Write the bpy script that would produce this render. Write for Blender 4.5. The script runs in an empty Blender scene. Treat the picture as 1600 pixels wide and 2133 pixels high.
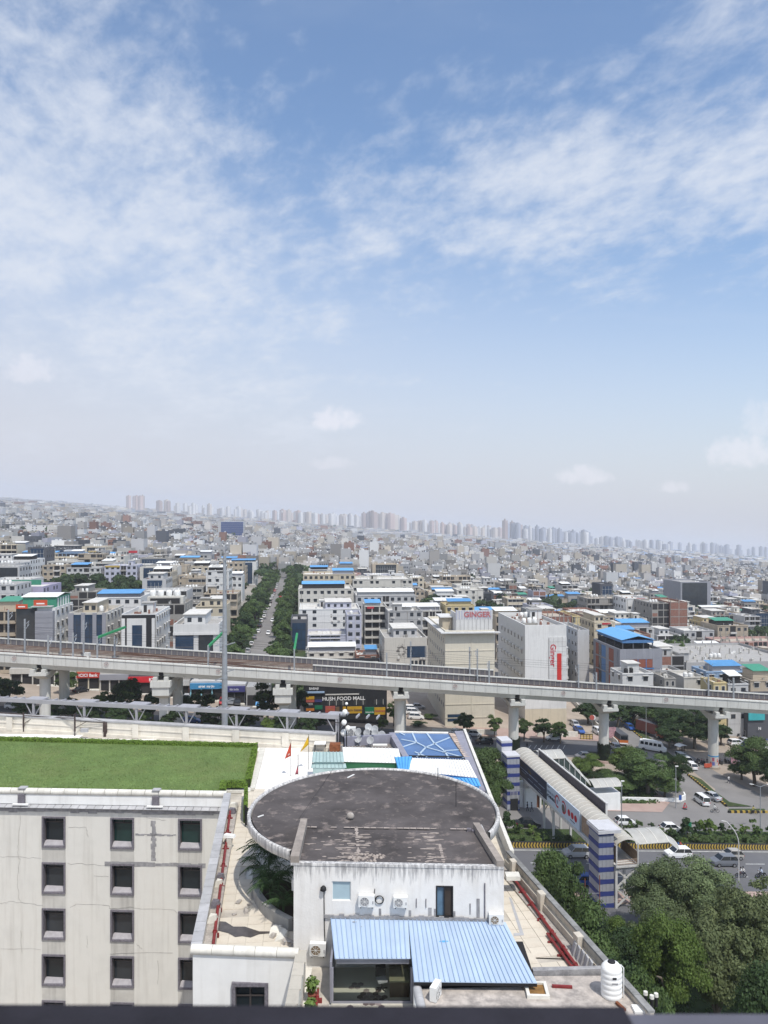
import bpy,bmesh,math,random
import numpy as np
from mathutils import Vector,Matrix,Euler,noise as mnoise
SC=bpy.context.scene
COL=SC.collection
R=math.radians
KS=0.078  # the city lies on a plain that falls gently to the east
# ------------------------------------------------------------------ camera
cam_d=bpy.data.cameras.new('camera'); cam=bpy.data.objects.new('camera',cam_d); COL.objects.link(cam)
cam.location=(0,0,50); cam.rotation_euler=(R(90),0,0)
cam_d.sensor_fit='VERTICAL'; cam_d.sensor_height=36.0; cam_d.lens=27.0
cam_d.shift_y=23.5/2133
cam_d.clip_start=0.05; cam_d.clip_end=30000
cam_d.dof.use_dof=True; cam_d.dof.focus_distance=120; cam_d.dof.aperture_fstop=6.0
SC.camera=cam
# ------------------------------------------------------------------ world: sky with clouds
CLOUD=6.85  # which patch of the cloud field stands over the city
SUN=Vector((0.24,-0.43,0.87)).normalized()
W=bpy.data.worlds.new('World'); SC.world=W; W.use_nodes=True
nt=W.node_tree; nt.nodes.clear()
def nd(t,**kw):
    n=nt.nodes.new(t)
    for k,v in kw.items():setattr(n,k,v)
    return n
def lk(a,b):nt.links.new(a,b)
def _in(n,i,v):
    if isinstance(v,(int,float)):n.inputs[i].default_value=v
    elif isinstance(v,tuple):n.inputs[i].default_value=v
    else:nt.links.new(v,n.inputs[i])
def MA(op,a,b=None,c=None,clamp=False):
    n=nt.nodes.new('ShaderNodeMath'); n.operation=op; n.use_clamp=clamp
    _in(n,0,a)
    if b is not None:_in(n,1,b)
    if c is not None:_in(n,2,c)
    return n.outputs[0]
def SMOOTH(v,a,b):
    n=nt.nodes.new('ShaderNodeMapRange'); n.interpolation_type='SMOOTHSTEP'
    _in(n,0,v); n.inputs[1].default_value=a; n.inputs[2].default_value=b
    return n.outputs[0]
def NOISE(vec,scale,detail=6,rough=0.55,dist=0.0):
    n=nt.nodes.new('ShaderNodeTexNoise'); n.noise_dimensions='3D'
    _in(n,'Vector',vec); n.inputs['Scale'].default_value=scale; n.inputs['Detail'].default_value=detail
    n.inputs['Roughness'].default_value=rough; n.inputs['Distortion'].default_value=dist
    return n.outputs[0]
sky=nd('ShaderNodeTexSky'); sky.sky_type='NISHITA'; sky.sun_disc=False
sky.sun_elevation=math.asin(SUN.z); sky.sun_rotation=math.atan2(SUN.x,SUN.y)
sky.altitude=100; sky.air_density=1.0; sky.dust_density=1.6; sky.ozone_density=1.5
tc=nd('ShaderNodeTexCoord')
sep=nd('ShaderNodeSeparateXYZ'); lk(tc.outputs['Generated'],sep.inputs[0])
dx,dy,dz=sep.outputs
zz=MA('ADD',MA('MAXIMUM',dz,0.0),0.22)
cu,cv=MA('DIVIDE',dx,zz),MA('DIVIDE',dy,zz)
cmb=nd('ShaderNodeCombineXYZ'); lk(cu,cmb.inputs[0]); lk(cv,cmb.inputs[1]); cmb.inputs[2].default_value=CLOUD
cmb2=nd('ShaderNodeCombineXYZ'); lk(MA('MULTIPLY',cu,0.9),cmb2.inputs[0]); lk(MA('ADD',MA('MULTIPLY',cv,0.8),MA('MULTIPLY',cu,0.25)),cmb2.inputs[1]); cmb2.inputs[2].default_value=CLOUD
low=NOISE(cmb.outputs[0],1.25,3,0.5,0.5)
mid=NOISE(cmb2.outputs[0],5.0,9,0.60,0.25)
rip=NOISE(cmb2.outputs[0],22.0,6,0.6,0.2)
east=MA('DIVIDE',dx,MA('ADD',MA('MAXIMUM',dy,0.0),0.35))  # -0.5 west .. 0.5 east in the north
cover=MA('ADD',MA('MULTIPLY',low,0.95),MA('ADD',MA('MULTIPLY',mid,0.72),MA('MULTIPLY',rip,0.44)))
cover=MA('SUBTRACT',cover,MA('MULTIPLY',east,0.07))
cover=MA('SUBTRACT',cover,MA('MULTIPLY',MA('MULTIPLY',SMOOTH(east,-0.15,0.25),SMOOTH(dz,0.36,0.24)),0.20))
elev_band=SMOOTH(dz,0.13,0.34)
cover=MA('ADD',cover,MA('MULTIPLY',MA('SUBTRACT',elev_band,1.0),0.16))
cir=SMOOTH(cover,0.895,1.34)
cir=MA('MULTIPLY',cir,SMOOTH(dz,0.0,0.20))
# thin streaks low in the sky
cmb3=nd('ShaderNodeCombineXYZ'); lk(MA('MULTIPLY',cu,0.30),cmb3.inputs[0]); lk(MA('MULTIPLY',cv,0.9),cmb3.inputs[1])
streak=SMOOTH(MA('SUBTRACT',NOISE(cmb3.outputs[0],1.6,7,0.6,0.3),MA('MULTIPLY',east,0.12)),0.52,0.80)
streak=MA('MULTIPLY',streak,MA('MULTIPLY',SMOOTH(dz,0.03,0.15),0.45))
mask=MA('MAXIMUM',MA('MULTIPLY',cir,0.88),streak)
# small fair-weather cumulus standing over the horizon
dyc=MA('MAXIMUM',dy,0.05)
sx,sz=MA('DIVIDE',dx,dyc),MA('DIVIDE',dz,dyc)
cpz=nd('ShaderNodeCombineXYZ'); lk(sx,cpz.inputs[0]); lk(sz,cpz.inputs[2])
puff_n=NOISE(cpz.outputs[0],46,8,0.62,0.35)
puffs=None
for(px,py,w,h,s)in((697,880,70,42,1.0),(1215,995,78,34,.8),(1545,950,95,60,.85),(1405,1018,42,24,.7),(62,775,80,50,.7),(1590,880,60,70,.5),(690,968,60,22,.5)):
    u=MA('DIVIDE',MA('SUBTRACT',sx,(px-800)/1600),w/1600)
    v=MA('DIVIDE',MA('SUBTRACT',sz,(1090-py)/1600),h/1600)
    v=MA('MULTIPLY',v,MA('ADD',1.0,MA('MULTIPLY',MA('LESS_THAN',v,0.0),0.7)))
    r2=MA('ADD',MA('MULTIPLY',u,u),MA('MULTIPLY',v,v))
    b=MA('MULTIPLY',SMOOTH(MA('SUBTRACT',MA('MULTIPLY',puff_n,2.1),MA('MULTIPLY',r2,1.0)),0.22,1.05),s)
    puffs=b if puffs is None else MA('MAXIMUM',puffs,b)
puffs=MA('MULTIPLY',puffs,MA('GREATER_THAN',dy,0.05))
hz=nd('ShaderNodeMix'); hz.data_type='RGBA'
lk(SMOOTH(MA('ADD',dz,MA('MULTIPLY',east,0.20)),0.46,-0.02),hz.inputs[0])
tn_=nd('ShaderNodeVectorMath',operation='MULTIPLY'); lk(sky.outputs[0],tn_.inputs[0]); tn_.inputs[1].default_value=(1.52,1.62,1.68)
lk(tn_.outputs[0],hz.inputs[6]); hz.inputs[7].default_value=(5.85,6.05,6.75,1)
mx=nd('ShaderNodeMix'); mx.data_type='RGBA'
lk(mask,mx.inputs[0]); lk(hz.outputs[2],mx.inputs[6]); mx.inputs[7].default_value=(6.6,7.05,7.9,1)
mx2=nd('ShaderNodeMix'); mx2.data_type='RGBA'
lk(MA('MULTIPLY',puffs,0.52),mx2.inputs[0]); lk(mx.outputs[2],mx2.inputs[6]); mx2.inputs[7].default_value=(8.3,8.2,8.8,1)
bg=nd('ShaderNodeBackground'); lk(mx2.outputs[2],bg.inputs[0]); bg.inputs[1].default_value=0.105
wo=nd('ShaderNodeOutputWorld'); lk(bg.outputs[0],wo.inputs[0])
# ------------------------------------------------------------------ sun and exposure
sun_d=bpy.data.lights.new('sun','SUN'); sun_d.energy=3.4; sun_d.angle=R(0.6); sun_d.color=(1.0,0.955,0.88)
sun=bpy.data.objects.new('sun',sun_d); COL.objects.link(sun)
sun.rotation_euler=SUN.to_track_quat('Z','Y').to_euler(); sun.location=(60,-40,200)
vs=SC.view_settings
SC.display_settings.display_device='sRGB'
vs.view_transform='Standard'; vs.look='None'; vs.gamma=1.0; vs.use_curve_mapping=False; vs.exposure=0.12
cy=SC.cycles
cy.use_denoising=True
try:cy.denoiser='OPENIMAGEDENOISE'
except Exception:pass
cy.max_bounces=5; cy.diffuse_bounces=3; cy.glossy_bounces=2; cy.transmission_bounces=4
cy.transparent_max_bounces=8; cy.volume_bounces=1; cy.caustics_reflective=False; cy.caustics_refractive=False
# ------------------------------------------------------------------ helpers
def zg(x):return-KS*x
TILT=math.atan(KS)
def pt(px,py,Y):return Vector(((px-800)/1600*Y,Y,50-(py-1090)/1600*Y))  # a sight line cut at distance Y
def gp(px,py):  # where a sight line meets the plain
    Y=80000/(py-1090-KS*(px-800)); x=(px-800)/1600*Y
    return Vector((x,Y,zg(x)))
def lv(px,py,z):  # where it meets the level z
    Y=(50-z)*1600/(py-1090); return Vector(((px-800)/1600*Y,Y,z))
def tag(o,label=None,cat=None,group=None,kind=None):
    if label:o['label']=label
    if cat:o['category']=cat
    if group:o['group']=group
    if kind:o['kind']=kind
    return o
def empty(name,loc=(0,0,0),rz=0.0,label=None,cat=None,group=None,tilt=False):
    o=bpy.data.objects.new(name,None); COL.objects.link(o); o.location=loc
    o.rotation_euler=(0,TILT if tilt else 0,rz)
    if tilt:o.rotation_euler=(Matrix.Rotation(TILT,3,'Y')@Matrix.Rotation(rz,3,'Z')).to_euler()
    o.empty_display_size=0.2
    return tag(o,label,cat,group)
def inst(me,name,parent=None,loc=(0,0,0),rot=(0,0,0),scale=(1,1,1)):
    o=bpy.data.objects.new(name,me); COL.objects.link(o)
    if parent is not None:o.parent=parent
    o.location=loc; o.rotation_euler=rot; o.scale=scale
    return o
CH={}
def copy_tree(o,parent=None,loc=None,rz=None):
    c=o.copy(); COL.objects.link(c)
    if parent is not None:c.parent=parent
    if loc is not None:c.location=loc
    if rz is not None:c.rotation_euler=rz if isinstance(rz,(tuple,Euler))else(0,0,rz)
    for ch in list(o.children):copy_tree(ch,c)
    return c
class MB:
    def __init__(s):s.v=[]; s.f=[]; s.m=[]; s.sm=[]
    def add(s,vs_,fs,mi=0,smooth=False):
        b=len(s.v); s.v+=[tuple(v)for v in vs_]
        for f in fs:s.f.append([b+i for i in f]); s.m.append(mi); s.sm.append(smooth)
        return s
    def box(s,x0,x1,y0,y1,z0,z1,mi=0):
        return s.add([(x0,y0,z0),(x1,y0,z0),(x1,y1,z0),(x0,y1,z0),(x0,y0,z1),(x1,y0,z1),(x1,y1,z1),(x0,y1,z1)],
 [(0,3,2,1),(4,5,6,7),(0,1,5,4),(1,2,6,5),(2,3,7,6),(3,0,4,7)],mi)
    def hexa(s,lo,hi,mi=0):  # two quads of four points
        return s.add(list(lo)+list(hi),[(0,3,2,1),(4,5,6,7),(0,1,5,4),(1,2,6,5),(2,3,7,6),(3,0,4,7)],mi)
    def prism(s,poly,z0,z1,mi=0,top=None):
        n=len(poly)
        zf=(lambda z,p:z(p[0],p[1])if callable(z)else z)
        s.add([(p[0],p[1],zf(z0,p))for p in poly]+[(p[0],p[1],zf(z1,p))for p in poly],
 [tuple(range(n-1,-1,-1))]+[(i,(i+1)%n,n+(i+1)%n,n+i)for i in range(n)],mi)
        s.f.append([len(s.v)-n+i for i in range(n)]); s.m.append(mi if top is None else top); s.sm.append(False)
        return s
    def bar(s,p,q,w,h=None,mi=0,up=(0,0,1)):
        p,q=Vector(p),Vector(q); h=w if h is None else h
        d=(q-p)
        if d.length<1e-6:return s
        d.normalize(); u=Vector(up)
        if abs(d.dot(u))>0.98:u=Vector((0,1,0))
        a=d.cross(u).normalized()*(w/2); b=a.cross(d).normalized()*(h/2)
        lo=[p-a-b,p+a-b,p+a+b,p-a+b]; hi=[q-a-b,q+a-b,q+a+b,q-a+b]
        return s.add(lo+hi,[(0,1,2,3),(7,6,5,4),(0,4,5,1),(1,5,6,2),(2,6,7,3),(3,7,4,0)],mi)
    def cyl(s,p,q,r0,r1=None,n=10,mi=0,smooth=True,cap=True):
        p,q=Vector(p),Vector(q); r1=r0 if r1 is None else r1
        d=(q-p).normalized(); u=Vector((0,0,1))if abs(d.z)<0.95 else Vector((1,0,0))
        a=d.cross(u).normalized(); b=a.cross(d)
        lo=[]; hi=[]
        for i in range(n):
            t=2*math.pi*i/n; e=a*math.cos(t)+b*math.sin(t)
            lo.append(p+e*r0); hi.append(q+e*r1)
        s.add(lo+hi,[(i,n+i,n+(i+1)%n,(i+1)%n)for i in range(n)],mi,smooth)
        if cap:s.add(lo,[tuple(range(n))],mi); s.add(hi,[tuple(range(n-1,-1,-1))],mi)
        return s
    def tube(s,path,r,n=6,mi=0):
        for a,b in zip(path[:-1],path[1:]):s.cyl(a,b,r,r,n,mi)
        return s
    def lathe(s,prof,n=16,c=(0,0,0),mi=0,smooth=True):
        vs_=[]
        for(r,z)in prof:
            for i in range(n):
                t=2*math.pi*i/n; vs_.append((c[0]+r*math.cos(t),c[1]+r*math.sin(t),c[2]+z))
        fs=[]
        for k in range(len(prof)-1):
            for i in range(n):fs.append((k*n+i,k*n+(i+1)%n,(k+1)*n+(i+1)%n,(k+1)*n+i))
        s.add(vs_,fs,mi,smooth)
        s.add(vs_[:n],[tuple(range(n-1,-1,-1))],mi); s.add(vs_[-n:],[tuple(range(n))],mi)
        return s
    def quad(s,a,b,c,d,mi=0):return s.add([a,b,c,d],[(0,1,2,3)],mi)
    def mesh(s,name,mats):
        me=bpy.data.meshes.new(name); me.from_pydata(s.v,[],s.f)
        for m in(mats if isinstance(mats,(list,tuple))else[mats]):me.materials.append(m)
        if any(s.m):me.polygons.foreach_set('material_index',s.m)
        if any(s.sm):me.polygons.foreach_set('use_smooth',s.sm)
        me.update()
        return me
    def build(s,name,mats,parent=None,loc=(0,0,0),rz=0.0):
        return inst(s.mesh(name,mats),name,parent,loc,(0,0,rz))
def np_mesh(name,v,f,mats,mi=None,tint=None,smooth=False):
    """quads only, from arrays; tint = one colour per face"""
    me=bpy.data.meshes.new(name); nv,nf=len(v),len(f)
    me.vertices.add(nv); me.vertices.foreach_set('co',np.asarray(v,np.float32).ravel())
    me.loops.add(nf*4); me.loops.foreach_set('vertex_index',np.asarray(f,np.int32).ravel())
    me.polygons.add(nf); me.polygons.foreach_set('loop_start',np.arange(0,nf*4,4,dtype=np.int32))
    for m in(mats if isinstance(mats,(list,tuple))else[mats]):me.materials.append(m)
    if mi is not None:me.polygons.foreach_set('material_index',np.asarray(mi,np.int32))
    me.update(calc_edges=True)
    me.shade_flat()
    if tint is not None:
        a=me.attributes.new('tint','FLOAT_COLOR','FACE')
        t=np.ones((nf,4),np.float32); t[:,:3]=tint; a.data.foreach_set('color',t.ravel())
    if smooth:me.polygons.foreach_set('use_smooth',np.ones(nf,bool))
    return me
    # ------------------------------------------------------------------ materials
MATS={}
def mat(name,col,rough=0.85,metal=0.0,var=0.12,scale=1.5,streak=0.0,streak_col=None,grime=0.0,grime_col=None,grime_scale=0.6,bump=0.0,bscale=8.0,spec=0.3,jit=0.0,glo=0.5,alpha=None):
    """base colour with mottling (var), vertical rain streaks (streak), blotches of dirt (grime) and fine relief (bump)"""
    if name in MATS:return MATS[name]
    m=bpy.data.materials.new(name); m.use_nodes=True; n=m.node_tree; n.nodes.clear()
    L=n.links.new
    out=n.nodes.new('ShaderNodeOutputMaterial'); b=n.nodes.new('ShaderNodeBsdfPrincipled'); L(b.outputs[0],out.inputs[0])
    b.inputs['Roughness'].default_value=rough; b.inputs['Metallic'].default_value=metal; b.inputs['Specular IOR Level'].default_value=spec
    tc=n.nodes.new('ShaderNodeTexCoord'); P=tc.outputs['Object']
    def noise(sc,det=4,vec=P,rough_=0.6):
        k=n.nodes.new('ShaderNodeTexNoise'); k.inputs['Scale'].default_value=sc; k.inputs['Detail'].default_value=det; k.inputs['Roughness'].default_value=rough_; L(vec,k.inputs['Vector']); return k.outputs[0]
    def ramp(v,a,c,lo,hi):
        k=n.nodes.new('ShaderNodeMapRange'); k.inputs[1].default_value=a; k.inputs[2].default_value=c; k.inputs[3].default_value=lo; k.inputs[4].default_value=hi; L(v,k.inputs[0]); return k.outputs[0]
    def mix(f,a,c,mode='MIX'):
        k=n.nodes.new('ShaderNodeMix'); k.data_type='RGBA'; k.blend_type=mode
        if isinstance(f,float):k.inputs[0].default_value=f
        else:L(f,k.inputs[0])
        for i,x in((6,a),(7,c)):
            if isinstance(x,tuple):k.inputs[i].default_value=(*x[:3],1)
            else:L(x,k.inputs[i])
        return k.outputs[2]
    c=tuple(col)
    v=ramp(noise(scale,6),0.3,0.7,1-var,1+var)
    k=n.nodes.new('ShaderNodeVectorMath'); k.operation='SCALE'; k.inputs[0].default_value=c; L(v,k.inputs[3]); cur=k.outputs[0]
    if jit:
        oi=n.nodes.new('ShaderNodeObjectInfo'); k=n.nodes.new('ShaderNodeVectorMath'); k.operation='SCALE'; L(cur,k.inputs[0]); L(ramp(oi.outputs['Random'],0,1,1-jit,1+jit),k.inputs[3]); cur=k.outputs[0]
    if streak:
        mp=n.nodes.new('ShaderNodeMapping'); mp.inputs['Scale'].default_value=(1,1,0.06); L(P,mp.inputs[0])
        s_=ramp(noise(2.6,5,mp.outputs[0]),0.50,0.78,0.0,streak)
        cur=mix(s_,cur,streak_col or(0.10,0.095,0.09))
    if grime:
        g=ramp(noise(grime_scale,8,P,0.68),glo,glo+0.16,0.0,grime)
        cur=mix(g,cur,grime_col or(0.12,0.11,0.10))
    L(cur,b.inputs['Base Color'])
    if bump:
        bp=n.nodes.new('ShaderNodeBump'); bp.inputs['Strength'].default_value=bump; bp.inputs['Distance'].default_value=0.05
        L(noise(bscale,5),bp.inputs['Height']); L(bp.outputs[0],b.inputs['Normal'])
    MATS[name]=m
    return m
def glassmat(name,col=(0.02,0.025,0.03),rough=0.08,spec=0.6):
    if name in MATS:return MATS[name]
    m=mat(name,col,rough=rough,var=0.25,scale=0.4,spec=spec)
    return m
    # ================================================================== the plain, roads, haze
m_soil=mat('dusty_soil',(0.34,0.285,0.235),0.95,var=0.18,scale=0.12,grime=0.55,grime_col=(0.26,0.225,0.185),grime_scale=0.25,bump=0.3,bscale=3)
m_asph=mat('asphalt',(0.118,0.118,0.125),0.9,var=0.16,scale=0.10,grime=0.5,grime_col=(0.16,0.155,0.15),grime_scale=0.16,bump=0.2,bscale=20)
m_asph_old=mat('dusty_asphalt',(0.205,0.196,0.19),0.92,var=0.14,scale=0.12,grime=0.5,grime_col=(0.15,0.145,0.14),grime_scale=0.14,bump=0.2,bscale=20)
m_walk=mat('paving_pink',(0.37,0.27,0.235),0.9,var=0.15,scale=0.3,grime=0.5,grime_col=(0.30,0.26,0.22),grime_scale=0.3)
m_under=mat('undergrowth',(0.040,0.062,0.020),0.95,var=0.4,scale=0.3,grime=0.6,grime_col=(0.075,0.07,0.035),grime_scale=0.25,bump=0.5,bscale=2)
m_mark=mat('road_paint_white',(0.55,0.55,0.53),0.8,var=0.2,scale=2,grime=0.5,grime_col=(0.2,0.2,0.2),grime_scale=1.5)
m_far=mat('far_ground',(0.27,0.25,0.225),0.95,var=0.25,scale=0.02,grime=0.45,grime_col=(0.08,0.10,0.055),grime_scale=0.012)
def sheet(name,poly,lift,m,kind='structure'):
    """a surface laid on the plain: a polygon of (x, y), cut into strips so that it follows the fall of the ground"""
    mb=MB(); mb.add([(p[0],p[1],zg(p[0])+lift)for p in poly],[tuple(range(len(poly)))])
    o=mb.build(name,m); o['kind']=kind
    if o.data.polygons[0].normal.z<0:o.data.flip_normals()
    return o
sheet('ground',[(-4600,-60),(4600,-60),(4600,8400),(-4600,8400)],-0.02,m_far)
sheet('near_ground',[(-140,20),(150,20),(150,262),(-140,262)],0.0,m_soil)
# the main road: u runs along it, v across, v = 0 at the yellow and black median wall
RA=Vector((21.4,122.5,0)); RU=Vector((0.9866,0.163,0)).normalized(); RV=Vector((-RU.y,RU.x,0)); RYAW=math.atan2(RU.y,RU.x)
def rd(u,v,lift=0.0):
    p=RA+RU*u+RV*v; return Vector((p.x,p.y,zg(p.x)+lift))
def road_strip(name,u0,u1,v0,v1,lift,m):return sheet(name,[rd(u0,v0)[:2],rd(u1,v0)[:2],rd(u1,v1)[:2],rd(u0,v1)[:2]],lift,m)
road_strip('road',-120,120,-14.6,-0.25,0.008,m_asph)
road_strip('road',-120,120,7.4,17.2,0.008,m_asph_old)
road_strip('road',-30,120,-26,-18.2,0.008,m_asph)
road_strip('pavement',-30,120,-18.0,-14.9,0.10,m_walk)
road_strip('grass_verge',-120,120,0.25,7.2,0.10,m_under)
road_strip('road_edge_line',-120,120,-1.15,-0.95,0.013,m_mark)
mk=MB()
for k in range(-16,16):
    for vv in(-5.6,-10.0):
        u0=k*9.0+(3 if vv<-8 else 0)
        a,b_,c,d=rd(u0,vv-0.08,0.013),rd(u0+3.4,vv-0.08,0.013),rd(u0+3.4,vv+0.08,0.013),rd(u0,vv+0.08,0.013)
        mk.quad(a,b_,c,d)
o=mk.build('lane_markings',m_mark); o['kind']='structure'
# side road going away under the viaduct, two carriageways; and the road under the viaduct
sheet('road',[(56.0,139),(66.4,141.5),(66.6,160),(65.6,240),(57.0,240),(57.5,175),(57.0,160),(52.0,146)],0.012,m_asph_old)
sheet('road',[(66.4,141.5),(90,145.5),(79.5,153),(74.6,172),(73.4,190),(72.6,250),(68.6,250),(69.0,160),(67,156)],0.012,m_asph_old)
sheet('road',[(-130,163),(56,176),(56,191),(-130,178)],0.008,m_asph)
sheet('parking_lot',[(-130,178.1),(8,187.2),(8,203),(-130,203)],0.006,m_soil)
sheet('pavement',[(18,186),(56.5,191.1),(56.5,196),(18,196)],0.10,m_walk)
sheet('scrubland',[(24,141.5),(54,147.5),(56.2,160),(56.4,166),(24,163.5)],0.02,m_under)
sheet('pavement',[(34,140.9),(52,143.6),(56.0,150),(55,156),(50,147.5),(34,144.6)],0.06,m_walk)
sheet('undergrowth',[(4,24),(12,58),(20,92),(45,101.3),(140,113.3),(140,24)],0.02,m_under)
mk=MB()
for k in range(7):
    a=gp(1098+k*12,1556); mk.bar(a+Vector((0,-1.5,.02)),a+Vector((1.2,1.5,.02)),0.15,0.01)
o=mk.build('parking_bay_marking',m_mark); o['kind']='structure'
# the street between the tree rows
ST0=Vector((-43.5,268,0)); ST1=Vector((-76.1,590,0))
def street(t,off):
    d=(ST1-ST0).normalized(); n_=Vector((d.y,-d.x,0)); p=ST0+(ST1-ST0)*t+n_*off; return(p.x,p.y)
sheet('street',[street(-.23,-4),street(1.2,-4),street(1.2,4),street(-.23,4)],0.02,m_asph_old)
sheet('street_verge',[street(-.2,-17),street(1.2,-17),street(1.2,-4.1),street(-.2,-4.1)],0.015,m_under)
sheet('street_verge',[street(-.2,4.1),street(1.2,4.1),street(1.2,17),street(-.2,17)],0.015,m_under)
# haze: one closed box lying along the plain
hm=bpy.data.materials.new('haze'); hm.use_nodes=True; hn=hm.node_tree; hn.nodes.clear()
ho=hn.nodes.new('ShaderNodeOutputMaterial'); hv=hn.nodes.new('ShaderNodeVolumePrincipled')
hv.inputs['Color'].default_value=(0.90,0.93,1.0,1); hv.inputs['Density'].default_value=1.45e-4; hv.inputs['Anisotropy'].default_value=0.25
hn.links.new(hv.outputs[0],ho.inputs['Volume'])
hb=MB().box(-4800,4800,-80,8600,-1.0-9,146)
haze=hb.build('haze',hm); haze.rotation_euler=(0,TILT,0); haze['kind']='stuff'
# ================================================================== elevated metro line
m_conc=mat('viaduct_concrete',(0.50,0.50,0.46),0.85,var=0.06,scale=0.7,streak=0.35,streak_col=(0.30,0.30,0.28),grime=0.25,grime_col=(0.36,0.36,0.33),grime_scale=0.5)
m_pier=mat('pier_concrete',(0.52,0.52,0.49),0.85,var=0.06,scale=0.8,streak=0.4,streak_col=(0.33,0.32,0.30))
m_panel=mat('parapet_concrete',(0.56,0.56,0.53),0.8,var=0.06,scale=0.5,streak=0.45,streak_col=(0.35,0.34,0.32),jit=0.06)
m_deck=mat('track_bed',(0.33,0.30,0.265),0.95,var=0.2,scale=0.5,grime=0.6,grime_col=(0.18,0.155,0.14),grime_scale=0.4)
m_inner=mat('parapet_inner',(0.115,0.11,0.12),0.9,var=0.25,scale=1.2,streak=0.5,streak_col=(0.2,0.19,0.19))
m_rail=mat('rail_rust',(0.13,0.075,0.055),0.6,metal=0.3,var=0.25)
m_steel=mat('galvanised_steel',(0.36,0.38,0.40),0.5,metal=0.4,var=0.12,scale=2)
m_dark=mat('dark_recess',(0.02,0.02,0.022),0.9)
m_green=mat('green_steel',(0.03,0.22,0.09),0.5,var=0.1)
m_redring=mat('emblem_red',(0.40,0.26,0.24),0.6)
VY=math.atan2(12,166); VU=Vector((math.cos(VY),math.sin(VY),0)); VN=Vector((-VU.y,VU.x,0))
def vd(u,v,w):  # u along, v across (away from the camera), w above the plain
    p=Vector((0,166,0))+VU*u+VN*v; return Vector((p.x,p.y,zg(p.x)+w))
via=empty('metro_viaduct',vd(0,4,0),0,'long pale concrete metro viaduct carrying two rusty tracks across the whole view','viaduct')
def vch(mb,name,m):  # a part given in world coordinates
    o=mb.build(name,m,via); o.location=-via.location; return o
def vbox(mb,u0,u1,v0,v1,w0,w1,mi=0):
    mb.hexa([vd(u0,v0,w0),vd(u1,v0,w0),vd(u1,v1,w0),vd(u0,v1,w0)],[vd(u0,v0,w1),vd(u1,v0,w1),vd(u1,v1,w1),vd(u0,v1,w1)],mi)
PIERS=[-124,-98.2,-72.6,-47.4,-21.7,3.7,29.4,50.1,75.7,101,126]
UB=27.5  # where the rear deck ends
for a,b in zip(PIERS[:-1],PIERS[1:]):  # one box girder per span, haunched section
    for(v0,v1,last)in((0,8.0,126),(8.5,16.2,UB)):
        if a>=last:continue
        b2=min(b,last)
        mb=MB()
        sec=[(v0+.15,15.15),(v1-.15,15.15),(v1-.1,14.75),(v1-1.6,14.35),(v1-2.4,13.55),(v0+2.4,13.55),(v0+.75,13.75),(v0+.15,14.75)]
        n=len(sec)
        mb.add([vd(a+.5,v,w)for v,w in sec]+[vd(b2-.5,v,w)for v,w in sec],[tuple(range(n)),tuple(range(2*n-1,n-1,-1))]+[(i,n+i,n+(i+1)%n,(i+1)%n)for i in range(n)])
        vch(mb,'box_girder',m_conc)
    mb=MB(); vbox(mb,a-.55,a+.55,0.9,7.0,13.9,15.1); vch(mb,'joint_shade_block',m_dark)  # near-black block paints the shaded gap between the girder ends
mb=MB(); vbox(mb,-124,126,0.0,8.0,15.15,15.45); vbox(mb,-124,UB,8.35,16.4,15.15,15.45); vch(mb,'deck_slab',m_deck)
k=-124.0; pm=None
while k<126:  # precast parapet panels, each its own piece
    mb=MB(); w_=2.48
    mb.hexa([vd(k,-.02,14.78),vd(k+w_-.05,-.02,14.78),vd(k+w_-.05,.22,14.78),vd(k,.22,14.78)],[vd(k,-.16,16.55),vd(k+w_-.05,-.16,16.55),vd(k+w_-.05,.22,16.55),vd(k,.22,16.55)])
    mb.hexa([vd(k,-.30,16.56),vd(k+w_-.05,-.30,16.56),vd(k+w_-.05,.30,16.56),vd(k,.30,16.56)],[vd(k,-.24,16.86),vd(k+w_-.05,-.24,16.86),vd(k+w_-.05,.30,16.86),vd(k,.30,16.86)])
    vch(mb,'parapet_panel',m_panel); k+=w_
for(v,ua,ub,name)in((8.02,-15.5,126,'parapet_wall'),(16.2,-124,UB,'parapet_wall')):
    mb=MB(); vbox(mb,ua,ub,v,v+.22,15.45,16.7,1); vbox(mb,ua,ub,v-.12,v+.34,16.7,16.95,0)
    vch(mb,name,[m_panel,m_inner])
    k=ua+.6; mbp=MB()
    while k<ub:vbox(mbp,k,k+.12,v-.05,v-.003,15.46,16.69); k+=1.25
    o=vch(mbp,'parapet_rib',m_deck); o['kind']='stuff'
for v in(2.0,3.45,5.2,6.65,10.2,11.65,13.2,14.65):  # rails on concrete plinths
    ub=126 if v<8 else UB
    mb=MB(); vbox(mb,-124,ub,v-.30,v+.30,15.45,15.62,1); vbox(mb,-124,ub,v-.05,v+.05,15.62,15.80,0); vch(mb,'rail',[m_rail,m_deck])
for(a,b,c,d)in((-74,3.45,-30,10.2),(-74,2.0,-30,11.65),(-60,13.2,-20,6.65),(-60,14.65,-20,5.2)):  # crossover
    mb=MB(); mb.bar(vd(a,b,15.72),vd(c,d,15.72),.1,.16); vch(mb,'crossover_rail',m_rail)
k=-123.0; c=0
while k<125:
    mb=MB(); mb.cyl(vd(k,.05,16.8),vd(k,.05,17.75),.03,n=5)
    vch(mb,'railing_post',m_inner); k+=1.24; c+=1
mb=MB(); mb.bar(vd(-124,.05,17.72),vd(126,.05,17.72),.035); vch(mb,'railing_rail',m_inner)
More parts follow.
